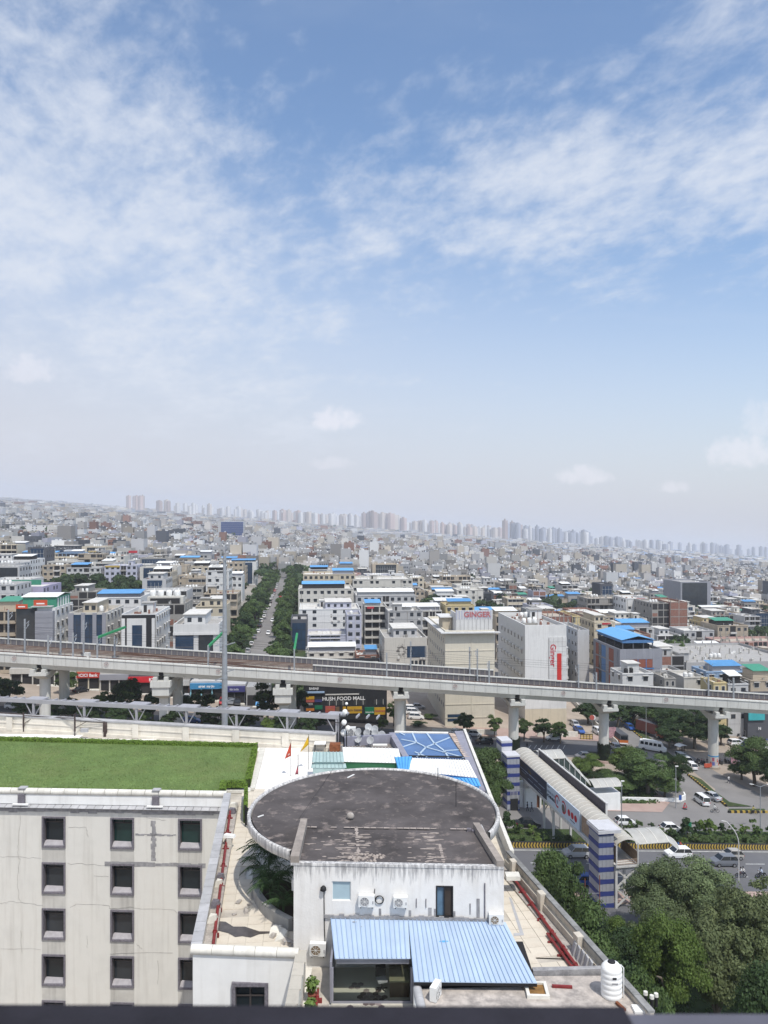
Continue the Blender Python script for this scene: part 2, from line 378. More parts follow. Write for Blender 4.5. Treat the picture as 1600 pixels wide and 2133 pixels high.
for px in(30,222,455,709,948,1173,1387):
    u=(px-800)/1600*166.5/(1-(px-800)/1600*.0723); mb=MB(); c=vd(u,-.13,15.75)
    pts=[c+VU*math.cos(t)*.42+Vector((0,0,math.sin(t)*.42))-VN*.06 for t in np.linspace(0,2*math.pi,13)]
    mb.tube(pts,.035,5); mb.bar(c-VU*.16-VN*.06,c+VU*.16-VN*.06,.04,.16); vch(mb,'round_emblem',m_redring)
    # piers
def pier(u,v,kind,name='viaduct_pier',label='',wrap=0.0):
    base=vd(u,v,0); t=empty(name,base,VY,label,'pier','concrete piers carrying the viaduct')
    mb=MB(); r=1.12
    if kind=='round':
        mb.cyl((0,0,-1.5),(0,0,12.0),r,r,22)
        mb.build('shaft',m_pier,t)
        c=MB(); c.hexa([(-1.1,-1.1,11.2),(1.1,-1.1,11.2),(1.1,1.1,11.2),(-1.1,1.1,11.2)],[(-1.3,-4.3,12.4),(1.3,-4.3,12.4),(1.3,4.3,12.4),(-1.3,4.3,12.4)])
        c.box(-1.75,1.75,-4.4,4.4,12.402,13.0); c.build('pier_cap',m_pier,t)
    else:
        mb.box(-.95,.95,-1.0,1.0,-1.5,9.2); mb.build('shaft',m_pier,t)
        c=MB(); c.hexa([(-1.0,-1.05,8.6),(1.0,-1.05,8.6),(1.0,1.05,8.6),(-1.0,1.05,8.6)],[(-1.75,-4.2,9.8),(1.75,-4.2,9.8),(1.75,4.2,9.8),(-1.75,4.2,9.8)])
        c.box(-1.75,1.75,-4.2,4.2,9.8,11.6); c.box(-2.1,2.1,-4.5,4.5,11.602,12.9); c.build('pier_cap',m_pier,t)
    for sx in(-1,1):
        for sy in(-3.6,3.2):
            MB().box(sx*1.15-.42,sx*1.15+.42,sy-.8,sy+.8,13.002 if kind=='round' else 12.902,13.72).build('bearing_pedestal',m_pier,t)
    return t
P_LAB={-72.6:'pale round viaduct pier beside the dark parked car, behind the rooftop lawn',-47.4:'square viaduct pier with a deep stepped head between the fast food shop and blue bank',
 -21.7:'square viaduct pier with a stepped head beside the black food mall',3.7:'round viaduct pier next to the lane with four white parked cars',29.4:'round viaduct pier wrapped in dark creeper below, behind the footbridge lift tower',
 50.1:'round viaduct pier wrapped in dark creeper below, beside the orange bus',75.7:'round viaduct pier with posters and a blue ring near its foot'}
for u in PIERS[1:-1]:
    kind='square' if u in(-47.4,-21.7)else 'round'
    t=pier(u,4.0,kind,label=P_LAB.get(u,'round viaduct pier beyond the edge of the view'))
    if u<20:pier(u+1.2,12.4,'round',label={-72.6:'second pier standing in shade close behind the leftmost round pier',-47.4:'second pier in shade behind the square pier by the fast food shop',-21.7:'second pier in shade behind the square pier by the food mall',3.7:'second pier in shade behind the round pier by the lane'}.get(u,'rear pier beyond the edge of the view'))
    if u in(29.4,50.1):
        cr=random.Random(int(u)); cl=MB()
        cl.cyl((0,0,-.5),(0,0,4.0),1.32,1.26,22,smooth=False)
        for _ in range(900):
            a=cr.uniform(0,6.283); z=cr.uniform(.2,4.2); rr=1.34; s_=cr.uniform(.12,.26)
            p=Vector((rr*math.cos(a),rr*math.sin(a),z)); tdir=Vector((-math.sin(a),math.cos(a),cr.uniform(-.6,.6)))*s_; up_=Vector((math.cos(a)*cr.uniform(.1,.7),math.sin(a)*cr.uniform(.1,.7),1))*s_
            cl.quad(p-tdir-up_*.5,p+tdir-up_*.5,p+tdir*.5+up_,p-tdir*.5+up_)
        cl.build('creeper_foliage',mat('creeper_green',(0.022,0.035,0.018),0.9,var=0.4,scale=2),t)
        MB().cyl((0,0,-.5),(0,0,.55),1.75,1.7,22).build('plinth',m_walk,t)
    if u==75.7:
        MB().cyl((0,0,2.75),(0,0,3.0),1.15,1.15,22).build('blue_ring',mat('ring_blue',(0.05,0.25,0.5),0.6),t)
        MB().cyl((0,0,-.3),(0,0,.45),1.5,1.5,22).build('plinth',m_soil,t)
        pr=random.Random(5); cols=[(.45,.12,.10),(.5,.5,.52),(.13,.15,.4),(.5,.42,.42),(.42,.10,.14)]
        for k in range(11):
            a0=pr.uniform(-2.7,-.5); z0=pr.uniform(.6,1.9); da=pr.uniform(.25,.5); hh=pr.uniform(.5,.8); mb=MB()
            for q in range(3):
                a,b=a0+da*q/3,a0+da*(q+1)/3; rr=1.135+.002*k
                mb.quad((rr*math.cos(a),rr*math.sin(a),z0),(rr*math.cos(b),rr*math.sin(b),z0),(rr*math.cos(b),rr*math.sin(b),z0+hh),(rr*math.cos(a),rr*math.sin(a),z0+hh))
            mb.build('poster',mat('poster_%d'%(k%5),cols[k%5],0.7,var=0.3,scale=3),t)
            # overhead line masts on the deck
def mast(px,v,h,label,arm=1,beam=None,name='overhead_line_mast'):
    Yv=166+v; u=(px-800)/1600*(Yv+.5); u=(px-800)/1600*(Yv+.0723*u)
    b=vd(u,v,15.46); t=empty(name,b,VY,label,'mast','overhead line masts on the viaduct')
    mb=MB(); mb.box(-.15,.15,-.15,.15,0,h); mb.box(-.3,.3,-.3,.3,0,.25); mb.build('pole',m_steel,t)
    if arm:
        a=MB(); a.cyl((0,0,h-1.3),(0,2.4*arm,h-.7),.05,n=6); a.cyl((0,0,h-2.4),(0,2.4*arm,h-1.5),.05,n=6); a.cyl((0,1.3*arm,h-1.95),(0,2.4*arm,h-.7),.04,n=6)
        a.build('cantilever',m_steel,t)
        MB().cyl((0,.2*arm,h-1.25),(0,.6*arm,h-1.12),.1,n=8).build('insulator',m_rail,t)
    if beam:
        g=MB(); dx_,dy_,dz_=beam; g.bar((0,0,h-.3),(dx_,dy_,h-.3+dz_),.45,.45); g.build('green_portal_beam',m_green,t)
    return t
ML=[(25,16,8.0,'thin grey mast on the viaduct at the far west edge'),(54,7.5,7.5,'grey mast with a bent arm before the dark glass office'),(98,.5,5.5,'grey mast on the near track edge by the green roofed office'),
 (129,7.5,6.5,'slim grey mast before the white side wall of the green roofed office'),(150,.5,6.4,'mast left of the pair before the grey glass office'),(177,7.5,8.0,'taller mast of the pair before the grey glass office'),
 (242,7.5,5.0,'short mast before the cream flank of the grey glass office')]
for(px,v,h,lab)in ML:mast(px,v,h,lab)
mast(201,.5,6.0,'mast carrying a green portal beam over the western tracks',1,(3.9,7.2,1.2))
mast(433,.5,5.6,'mast with a green beam beside the tall steel pole',1,(2.4,7.0,2.2))
mast(613,.5,6.0,'mast with a green beam in front of the lavender building',1,(.3,7.0,2.6))
for(px,v,h,lab)in((806,.5,6.5,'mast beside the mural building corner'),(866,16,7.0,'mast with crossed arms before the dark window of the mural building'),(989,16,6.6,'thin mast leftmost of three before the cream hotel front'),(1000,7.5,7.6,'middle and tallest mast of three before the cream hotel front'),(1020,.5,6.2,'mast rightmost of three at the cream hotel corner'),
 (1211,7.5,5.6,'mast before the blue and brick showroom corner'),(1244,.5,5.2,'mast nearer the grey panelled showroom'),(1483,7.5,5.0,'mast before the small yellow house'),(1531,.5,6.0,'grey mast at the eastern end near the tin roofed huts')):
    mast(px,v,h,lab,-1 if v>10 else 1)
mb=MB()
for v in(2.7,5.9):mb.bar(vd(-124,v,20.6),vd(126,v,20.6),.03); mb.bar(vd(-124,v,21.6),vd(126,v,21.6),.03)
tag(mb.build('contact_wire',m_dark),'thin overhead contact wires strung above the viaduct tracks','wire')
MB().box(-.6,.6,-.4,.4,0,1.1).build('relay_box',mat('white_box',(.62,.62,.6),.6))
o=bpy.data.objects['relay_box']; o.location=vd(-64.7,7,15.46); tag(o,'small white equipment box on the viaduct by the green beam mast','equipment box')
o2=o.copy(); COL.objects.link(o2); o2.location=vd(-61.8,1.2,15.46); o2.scale=(1.1,1,.7); o2['label']='lower white equipment box at the foot of the green beam mast'
o2=o.copy(); COL.objects.link(o2); o2.location=vd(-25,1.0,15.46); o2['label']='white equipment box beside the rails under the lavender building'
# tall steel transmission pole standing just behind the near building
t=empty('steel_pole',(-25.1,121,zg(-25.1)),0,'very tall tapered grey steel transmission pole rising past the viaduct','pole')
mb=MB(); mb.cyl((0,0,-1),(0,0,20),.53,.46,14); mb.cyl((0,0,20),(0,0,43.0),.46,.24,14); mb.build('shaft',m_steel,t)
for z in(14.5,20,23.5,31):MB().cyl((0,0,z),(0,0,z+.35),.56-z*.0045,.56-z*.0045,14).build('collar',m_steel,t)
for(z,dx_,dz_)in((28.8,1.7,.9),(24.6,1.6,.8),(20.0,1.6,.8),(42.2,.9,.2),(37.5,.8,.3),(33.4,-.9,-.3),(29.2,-1.5,-.7),(23.8,-1.4,-.7),(19.3,-1.4,-.6)):
    MB().bar((0,-.2,z),(dx_ if dx_>0 else dx_,-.5,z+dz_*.6),.16).build('cross_arm',m_steel,t)
st=MB()
for k in range(60):st.cyl((-.75,0,3+k*.5),(-.4,0,3+k*.5),.03,n=4)
o=st.build('climbing_step',m_dark,t); o['kind']='stuff'
# ================================================================== the near building: facade, rooftop lawn, terraces, round roof
m_fac=mat('facade_plaster',(0.66,0.645,0.595),0.9,var=0.07,scale=0.5,streak=0.42,streak_col=(0.40,0.375,0.33),grime=0.3,grime_col=(0.50,0.47,0.42),grime_scale=0.5,bump=0.12,bscale=6)
m_spand=mat('streaked_plaster',(0.52,0.505,0.465),0.9,var=0.10,scale=0.8,streak=0.7,streak_col=(0.26,0.245,0.22),grime=0.4,grime_col=(0.40,0.38,0.34))
m_crk=mat('crack_line',(0.30,0.285,0.26),.95,var=.3,scale=4)
m_cem=mat('raw_cement',(0.27,0.265,0.27),0.95,var=0.28,scale=3.0,grime=0.6,grime_col=(0.42,0.41,0.40),grime_scale=2.5,bump=0.4,bscale=14)
m_white=mat('white_paint_wall',(0.78,0.78,0.76),0.85,var=0.05,scale=0.7,streak=0.30,streak_col=(0.50,0.48,0.44),grime=0.18,grime_col=(0.55,0.53,0.5))
m_cop=mat('coping_cream',(0.66,0.64,0.58),0.75,var=0.08,scale=1.2,streak=0.4,streak_col=(0.36,0.34,0.30),grime=0.4,grime_col=(0.42,0.40,0.36),grime_scale=1.6,jit=0.06)
m_copg=mat('coping_grey',(0.40,0.40,0.41),0.8,var=0.10,scale=1.5,grime=0.4,grime_col=(0.26,0.26,0.26),grime_scale=2,jit=0.10)
m_stone=mat('window_stone',(0.155,0.145,0.165),0.7,var=0.35,scale=9,bump=0.3,bscale=25)
m_sill=mat('sill_stone',(0.33,0.315,0.33),0.7,var=0.15,scale=3)
m_wing=glassmat('window_glass_dark',(0.012,0.018,0.022),0.05,0.5)
m_wingg=glassmat('window_glass_green',(0.012,0.035,0.032),0.08,0.5)
m_fr=mat('window_frame_brown',(0.055,0.047,0.045),0.5,var=0.1)
m_tile=mat('terrace_tile',(0.60,0.545,0.455),0.85,var=0.10,scale=0.7,grime=0.6,grime_col=(0.43,0.37,0.30),grime_scale=0.5,bump=0.1,bscale=10,jit=0.035)
m_tilew=mat('back_tile',(0.80,0.775,0.735),0.85,var=0.07,scale=0.6,grime=0.4,grime_col=(0.66,0.60,0.53),grime_scale=0.5,jit=0.05)
m_joint=mat('tile_bed',(0.47,0.43,0.37),0.95,var=0.25,scale=0.8,grime=0.4,grime_col=(0.24,0.21,0.18))
m_lawn=mat('lawn_grass',(0.118,0.180,0.055),0.95,var=0.16,scale=0.35,grime=0.45,grime_col=(0.150,0.165,0.062),grime_scale=0.22,bump=0.7,bscale=22)
m_hedge=mat('hedge_leaf',(0.125,0.205,0.028),0.75,var=0.3,scale=3)
m_hedged=mat('hedge_inside',(0.035,0.05,0.015),0.95,var=0.3)
m_redp=mat('red_pipe',(0.20,0.028,0.028),0.5,var=0.25,scale=3,grime=0.4,grime_col=(0.12,0.05,0.04),grime_scale=2)
m_tar=mat('tar_roof',(0.078,0.069,0.068),0.95,var=0.45,scale=0.35,grime=0.75,grime_col=(0.30,0.25,0.225),grime_scale=1.1,glo=0.535,bump=0.3,bscale=6)
m_ac=mat('ac_white',(0.74,0.74,0.72),0.5,var=0.05,grime=0.2,grime_col=(.5,.48,.44))
m_acf=mat('ac_fan_grey',(0.26,0.26,0.27),0.6,var=0.2)
m_black=mat('black_plastic',(0.018,0.018,0.02),0.6)
m_brk=mat('broken_concrete',(0.36,0.33,0.30),0.95,var=0.3,scale=4,bump=0.5,bscale=10)
def custom_wall():
    """whitewash with black mildew runs hanging from the top of the wall"""
    m=mat('mildew_whitewash',(0.74,0.725,0.70),0.9,var=0.06,scale=0.9,streak=0.35,streak_col=(0.5,0.47,0.43),grime=0.35,grime_col=(0.58,0.55,0.50),grime_scale=0.8,bump=0.2,bscale=9)
    n=m.node_tree; b=[k for k in n.nodes if k.type=='BSDF_PRINCIPLED'][0]; src=b.inputs['Base Color'].links[0].from_socket
    tc=[k for k in n.nodes if k.type=='TEX_COORD'][0]
    mp=n.nodes.new('ShaderNodeMapping'); mp.inputs['Scale'].default_value=(1,1,0.10); n.links.new(tc.outputs['Object'],mp.inputs[0])
    k=n.nodes.new('ShaderNodeTexNoise'); k.inputs['Scale'].default_value=5.5; k.inputs['Detail'].default_value=7; k.inputs['Roughness'].default_value=.7; n.links.new(mp.outputs[0],k.inputs['Vector'])
    s=n.nodes.new('ShaderNodeSeparateXYZ'); n.links.new(tc.outputs['Object'],s.inputs[0])
    h=n.nodes.new('ShaderNodeMapRange'); h.inputs[1].default_value=31.4; h.inputs[2].default_value=32.75; h.inputs[3].default_value=-.12; h.inputs[4].default_value=.20; n.links.new(s.outputs[2],h.inputs[0])
    a=n.nodes.new('ShaderNodeMath'); a.operation='ADD'; n.links.new(k.outputs[0],a.inputs[0]); n.links.new(h.outputs[0],a.inputs[1])
    r=n.nodes.new('ShaderNodeMapRange'); r.inputs[1].default_value=.56; r.inputs[2].default_value=.78; r.inputs[3].default_value=0; r.inputs[4].default_value=.66; n.links.new(a.outputs[0],r.inputs[0])
    x=n.nodes.new('ShaderNodeMix'); x.data_type='RGBA'; n.links.new(r.outputs[0],x.inputs[0]); n.links.new(src,x.inputs[6]); x.inputs[7].default_value=(.085,.085,.10,1); n.links.new(x.outputs[2],b.inputs['Base Color'])
    return m
m_mild=custom_wall()
ob=empty('office_building',(0,45,0),0,'near cream office block with a rooftop lawn, round tar roof and stained window facade','building')
OB=-Vector(ob.location)
def obp(mb,name,m,sub=None):
    o=mb.build(name,m,ob if sub is None else sub); o.location=OB if sub is None else(0,0,0); return o
ZF,ZC=28.3,29.3  # terrace floor, top of copings
def fy(x):return 59.4-0.045*(x+21.2)  # front plane of the recessed facade
# ---- body below the terraces
mb=MB()
mb.prism([(-9.2,38.1),(-4.25,37.95),(-4.3,38.9),(6.2,38.5),(9.9,38.3),(10.75,36.2),(8.4,47),(8.2,50),(8.2,77.6),(-4.6,75.2),(-46,82),(-46,fy(-46)+.6),(-12.2,fy(-12.2)+.6),(-12.0,58)],-3,ZF-.1)
mb.prism([(-4.24,31),(12.0,31),(10.85,36.18),(9.85,38.28),(6.2,38.48),(-4.24,38.88)],-3,27.6)
obp(mb,'wall',m_fac)
# ---- recessed facade with deep window openings
WX=[-30.9,-25.62,-20.22,-14.92]; WH,WW,PITCH=2.42,1.86,3.57; ZT=27.26
rows=[ZT-PITCH*k for k in range(8)]
mb=MB()
def fbox(mbx,x0,x1,z0,z1,d0,d1,mi=0):  # a block on the facade, d = depth behind (+) or before (-) its face
    mbx.hexa([(x0,fy(x0)+d0,z0),(x1,fy(x1)+d0,z0),(x1,fy(x1)+d1,z0),(x0,fy(x0)+d1,z0)],[(x0,fy(x0)+d0,z1),(x1,fy(x1)+d0,z1),(x1,fy(x1)+d1,z1),(x0,fy(x0)+d1,z1)],mi)
edges=[-46]+[e for x in WX for e in(x-WW/2,x+WW/2)]+[-12.05]
for i in range(0,len(edges),2):fbox(mb,edges[i],edges[i+1],-3,28.0,0,.58)
obp(mb,'facade_wall',m_fac)
for x in WX:
    for k in range(len(rows)+1):
        zt=28.0 if k==0 else rows[k-1]-WH; zb=rows[k]if k<len(rows)else-3
        mb=MB(); fbox(mb,x-WW/2+.001,x+WW/2-.001,zb,zt,.012 if k else .0,.56); obp(mb,'spandrel',m_spand if k else m_fac)
rng2=random.Random(3); m_wing3=glassmat('window_glass_grey',(.028,.034,.040),.12,.5)
for x in WX[1:]:
    for zt in rows[:6]:
        w=bpy.data.objects.new('window',None)
        mb=MB(); a=.125
        for(x0,x1,z0,z1)in((x-WW/2,x+WW/2,zt-a,zt),(x-WW/2,x+WW/2,zt-WH,zt-WH+a),(x-WW/2,x-WW/2+a,zt-WH+a,zt-a),(x+WW/2-a,x+WW/2,zt-WH+a,zt-a)):fbox(mb,x0,x1,z0,z1,-.09,.50)
        fo=obp(mb,'window',m_stone)
        x0,x1,z0,z1=x-WW/2+a,x+WW/2-a,zt-WH+a,zt-a
        mb=MB(); fbox(mb,x0,x1,z0+.30,z1,.40,.42); g=mb.build('pane',m_wingg if(zt==rows[0]and x>-22)else rng2.choice([m_wing,m_wing,m_wing3]),fo)
        mb=MB(); ztr=z0+.30+(z1-z0-.3)*.78
        fbox(mb,x0,x1,ztr-.035,ztr+.035,.33,.395); fbox(mb,x-.03,x+.03,ztr+.036,z1,.33,.395); fbox(mb,x0,x0+.05,z0+.30,ztr-.036,.33,.395); fbox(mb,x1-.05,x1,z0+.30,ztr-.036,.33,.395)
        mb.build('frame',m_fr,fo)
        mb=MB(); ya,yb=fy(x)+.02,fy(x)+.46
        mb.hexa([(x0,ya,z0),(x1,ya,z0),(x1,yb,z0),(x0,yb,z0)],[(x0,ya,z0+.05),(x1,ya,z0+.05),(x1,yb,z0+.34),(x0,yb,z0+.34)]); mb.build('sill',m_sill,fo)
        # hair cracks and cement repairs
rng=random.Random(7)
def crack(path):
    mb=MB(); pts=[]
    for(p,q)in zip(path[:-1],path[1:]):
        for t in np.linspace(0,1,6)[:-1]:
            px=p[0]+(q[0]-p[0])*t+rng.uniform(-1.6,1.6); py=p[1]+(q[1]-p[1])*t+rng.uniform(-1.6,1.6); pts.append((px,py))
    pts.append(path[-1]); V=[]
    for(px,py)in pts:
        X=(px-800)/1600*59.6; X=(px-800)/1600*fy(X); Yp=fy(X); V.append(Vector((X,Yp-.004,50-(py-1090)/1600*Yp)))
    for a,b in zip(V[:-1],V[1:]):mb.bar(a,b,.012,rng.uniform(.010,.030),up=(0,1,0))
    obp(mb,'crack',m_crk)
for pth in(((43,1700),(40,1750),(36,1782),(42,1790),(36,1830),(38,1862),(43,1880)),((143,1722),(180,1724),(184,1744)),((0,1785),(45,1786),(85,1788)),((140,1799),(190,1800),(228,1804)),((0,1882),(20,1878),(60,1881),(88,1886)),
 ((146,1890),(158,1884),(226,1886),(230,1894),(270,1890),(300,1893),(362,1894),(368,1902)),((286,1966),(296,1978)),((330,2000),(328,2050)),((44,1940),(46,1985)),((183,1950),(182,1975)),((0,1975),(85,1978)),((228,1986),(360,1985)),((196,1825),(226,1826)),((305,1703),(345,1708))):
    crack(pth)
def patch(px0,px1,py0,py1,m=m_cem,d=.022):
    mb=MB(); Y_=59.5; n=14
    x0,x1=(px0-800)/1600*Y_,(px1-800)/1600*Y_; z0,z1=50-(py1-1090)/1600*Y_,50-(py0-1090)/1600*Y_
    if abs(x1-x0)>abs(z1-z0):
        for k in range(n):
            a,b=x0+(x1-x0)*k/n,x0+(x1-x0)*(k+1)/n; fbox(mb,a,b,z0-rng.uniform(-.04,.08),z1+rng.uniform(-.05,.05),-d,-.004)
    else:
        for k in range(n):
            a,b=z0+(z1-z0)*k/n,z0+(z1-z0)*(k+1)/n; fbox(mb,x0-rng.uniform(-.05,.08),x1+rng.uniform(-.05,.08),a,b,-d,-.004)
    obp(mb,'cement_patch',m)
patch(219,431,1794,1801); patch(284,369,1734,1737); patch(318,326,1707,1790)
# ---- parapet of the facade: grey cement band, ledge tiles, white band, posts, rounded coping tiles
mb=MB()
k=-46.0
while k<-12.3:
    fbox(mb,k,min(k+.7,-12.06),27.62-rng.uniform(-.06,.09),27.96,-.05,-.004); k+=.7
o=obp(mb,'cement_band',m_cem)
k=-46.0
while k<-12.4:  # ledge tiles, one by one
    mb=MB(); e=min(k+.62,-12.1)
    mb.hexa([(k,fy(k)-.34,28.0),(e-.02,fy(e)-.34,28.0),(e-.02,fy(e)+.3,28.0),(k,fy(k)+.3,28.0)],[(k,fy(k)-.34,28.03),(e-.02,fy(e)-.34,28.03),(e-.02,fy(e)+.3,28.16),(k,fy(k)+.3,28.16)])
    obp(mb,'ledge_tile',m_copg); k+=.64
mb=MB(); fbox(mb,-46,-12.1,28.17,29.05,.10,.40); obp(mb,'parapet',m_white)
k=-46.0
while k<-12.3:
    e=min(k+1.05,-12.0); mb=MB(); mb.cyl((k,fy(k)+.24,29.10),(e-.03,fy(e)+.24,29.10),.255,n=14); obp(mb,'coping_tile',m_cop); k+=1.06
for px in(40,325):
    X=(px-800)/1600*59.3; mb=MB(); fbox(mb,X-.26,X+.26,28.18,28.95,-.13,.09); obp(mb,'parapet_post',m_stone)
    mb=MB(); fbox(mb,X-.30,X+.30,29.34,29.42,-.05,.5); obp(mb,'post_cap',m_copg)
    mb=MB(); fbox(mb,X-.62,X+.62,28.18,28.28,-.33,-.16); obp(mb,'post_foot',m_white)
def in_poly(p,poly):
    c=False; n=len(poly); j=n-1
    for i in range(n):
        if(poly[i][1]>p[1])!=(poly[j][1]>p[1])and p[0]<(poly[j][0]-poly[i][0])*(p[1]-poly[i][1])/(poly[j][1]-poly[i][1])+poly[i][0]:c=not c
        j=i
    return c
    # ---- lawn with its hedges
lz=28.8
lawn_pts=[(-46,61.9),*[tuple(lv(px,py,lz)[:2])for px,py in((462,1652),(471,1634),(514,1634),(531,1554),(0,1540))],(-46,76.6)]
lw=MB(); lw.prism(lawn_pts,ZF-.15,lz); lo=lw.build('lawn',m_lawn); lo['kind']='structure'
def leaf_cloud(pts,nrm,size,seed,up_bias=0.35):
    """one leaf-sized quad at every point, leaning roughly along its normal"""
    r=np.random.default_rng(seed); n=len(pts)
    d=nrm+r.normal(0,.55,(n,3)); d[:,2]+=up_bias; d/=np.linalg.norm(d,axis=1,keepdims=True)+1e-9
    t=np.cross(d,r.normal(0,1,(n,3))); t/=np.linalg.norm(t,axis=1,keepdims=True)+1e-9
    b=np.cross(d,t); s=(size*r.uniform(.6,1.35,n))[:,None]
    v=np.stack([pts-t*s*.5-b*s*.28,pts+t*s*.0-b*s*.45,pts+t*s*.62+b*s*.05,pts-t*s*.05+b*s*.45],1).reshape(-1,3)
    return v,np.arange(n*4).reshape(-1,4)
def hedge(path,w,h,z,label,seed,dens=420,name='hedge',size=.085):
    r=np.random.default_rng(seed); P=[]; N=[]; core=MB()
    for a,b in zip(path[:-1],path[1:]):
        a,b=np.array(a),np.array(b); L=np.linalg.norm(b-a); t=(b-a)/L; nn=np.array([-t[1],t[0]])
        q=[a+nn*w*.4,a-nn*w*.4,b-nn*w*.4,b+nn*w*.4]
        core.prism([tuple(x)for x in q],z,z+h*.9)
        m_=int(L*(w+2*h)*dens); s=r.uniform(0,L,m_); c=r.uniform(-1,1,m_); side=r.random(m_)<2*h/(w+2*h)
        off=np.where(side,np.sign(c)*w*.5,c*w*.5); zz_=np.where(side,r.uniform(.0,1,m_)*h,h*r.uniform(.92,1.08,m_))
        bulge=.035*np.sin(s*3.1+seed)+.03*np.sin(s*7.7)
        P.append(np.c_[a[0]+t[0]*s+nn[0]*off*(1+bulge),a[1]+t[1]*s+nn[1]*off*(1+bulge),z+zz_*(1+bulge)])
        N.append(np.c_[np.where(side,nn[0]*np.sign(c),0),np.where(side,nn[1]*np.sign(c),0),np.where(side,.2,1.0)])
    P,N=np.concatenate(P),np.concatenate(N); v,f=leaf_cloud(P,N,size,seed)
    t=empty(name,(path[0][0],path[0][1],z),0,label,'hedge','clipped hedges round the rooftop lawn')
    o=inst(np_mesh('foliage',v,f,m_hedge),'foliage',t,-t.location); c=core.build('branch_core',m_hedged,t); c.location=-t.location
    return t
L_=lambda px,py,z=lz:tuple(lv(px,py,z)[:2])
hedge([(-46,76.3),L_(0,1542),L_(536,1556)],.6,.5,lz-.2,'long clipped hedge along the far side of the rooftop lawn',3)
hedge([L_(531,1562),L_(516,1631)],.45,.5,lz-.2,'bright clipped hedge along the short end of the rooftop lawn',4)
hedge([L_(512,1636),L_(474,1636)],.5,.45,lz-.1,'short hedge in the notch at the lawn corner',5)
hedge([L_(466,1634),L_(463,1653)],.45,.45,lz-.1,'tiny hedge piece by the grey parapet at the lawn corner',6)
hedge([(-46,62.0),L_(455,1652)],.35,.22,lz-.05,'low grassy hedge strip behind the rounded front coping',8,dens=200)
mb=MB(); a_,b_,c_,d_=L_(531,1640,28.55),L_(553,1556,28.55),L_(541,1556,28.55),L_(521,1640,28.55); mb.prism([d_,a_,b_,c_],ZF,28.5); obp(mb,'lawn_kerb',m_cop)
mb=MB(); mb.prism([L_(470,1646,28.55),L_(522,1646,28.55),L_(522,1639,28.55),L_(474,1639,28.55)],ZF,28.5); obp(mb,'lawn_kerb',m_cop)
r=np.random.default_rng(17); P=[]
while len(P)<26000:
    p=(r.uniform(-38,-11),r.uniform(61,77))
    if in_poly(p,lawn_pts):P.append((*p,lz+.012))
P=np.array(P); a=r.uniform(0,6.28,len(P)); dr=np.c_[np.cos(a),np.sin(a),np.zeros(len(P))]*.03; up_=np.c_[r.normal(0,.02,len(P)),r.normal(0,.02,len(P)),r.uniform(.03,.075,len(P))]
o=inst(np_mesh('grass_blades',np.stack([P-dr,P+dr,P+dr*.3+up_,P-dr*.3+up_],1).reshape(-1,3),np.arange(len(P)*4).reshape(-1,4),mat('grass_tip',(.20,.27,.095),.9,var=.35,scale=.5)),'grass_blades'); o['kind']='stuff'
# ---- terraces: tiles laid one by one on a bed
def tiles(poly,z,s,ang,m,seed,miss=0.0):
    r=random.Random(seed); ca,sa=math.cos(ang),math.sin(ang)
    mb=MB(); mb.box(-s/2+.012,s/2-.012,-s/2+.012,s/2-.012,-.03,0); me=mb.mesh('floor_tile',m)
    xs=[p[0]for p in poly]; ys=[p[1]for p in poly]
    n=int(max(max(xs)-min(xs),max(ys)-min(ys))/s)+3; cx,cy_=sum(xs)/len(xs),sum(ys)/len(ys)
    for i in range(-n,n):
        for j in range(-n,n):
            x,y=cx+(i*ca-j*sa)*s,cy_+(i*sa+j*ca)*s
            if in_poly((x,y),poly)and r.random()>=miss:
                o=inst(me,'floor_tile',ob,(x+OB.x,y+OB.y,z+r.uniform(0,.006)),(r.uniform(-.004,.004),r.uniform(-.004,.004),ang))
poly_l=[(-8.9,38.0),(-4.9,37.9),(-4.6,39.2),(-5.2,41.2),(-7.6,44.5),(-8.6,47.5),(-8.4,52),(-7.6,57),(-7,60),(-9.3,62.6),(-10.8,62.6),(-11.4,58)]
poly_r=[(6.15,38.5),(9.6,38.3),(10.0,36.6),(7.0,36.7)]
poly_r2=[(6.2,38.4),(9.55,38.2),(8.1,46.5),(7.9,56),(6.0,56),(7.0,47)]
poly_b=[(-11.3,62.8),(-7,60),(-5,55),(-1,56),(-1,66),(-4.6,72.8),(-14,74.6),(-30,78.0),(-45,80),(-45,77.4),(-26,75.5),(-12.2,74.2)]
for pl in(poly_l,poly_r+[],poly_r2,poly_b):
    mb=MB(); mb.add([(p[0],p[1],ZF-.025)for p in pl],[tuple(range(len(pl)))]); o=obp(mb,'terrace_floor',m_joint)
    if o.data.polygons[0].normal.z<0:o.data.flip_normals()
mb=MB(); mb.prism([(-12.3,59),(-4,52),(8.1,50),(8.1,77),(-4.6,74.8),(-45,81.6),(-45,76),(-12.2,74)],ZF-.12,ZF-.04); obp(mb,'terrace_floor',m_joint)
tiles(poly_l,ZF,.9,.11,m_tile,1,.03); tiles(poly_r,ZF,.9,.18,m_tile,2); tiles(poly_r2,ZF,.9,.16,m_tile,3); tiles(poly_b,ZF+.002,1.15,-.05,m_tilew,4)
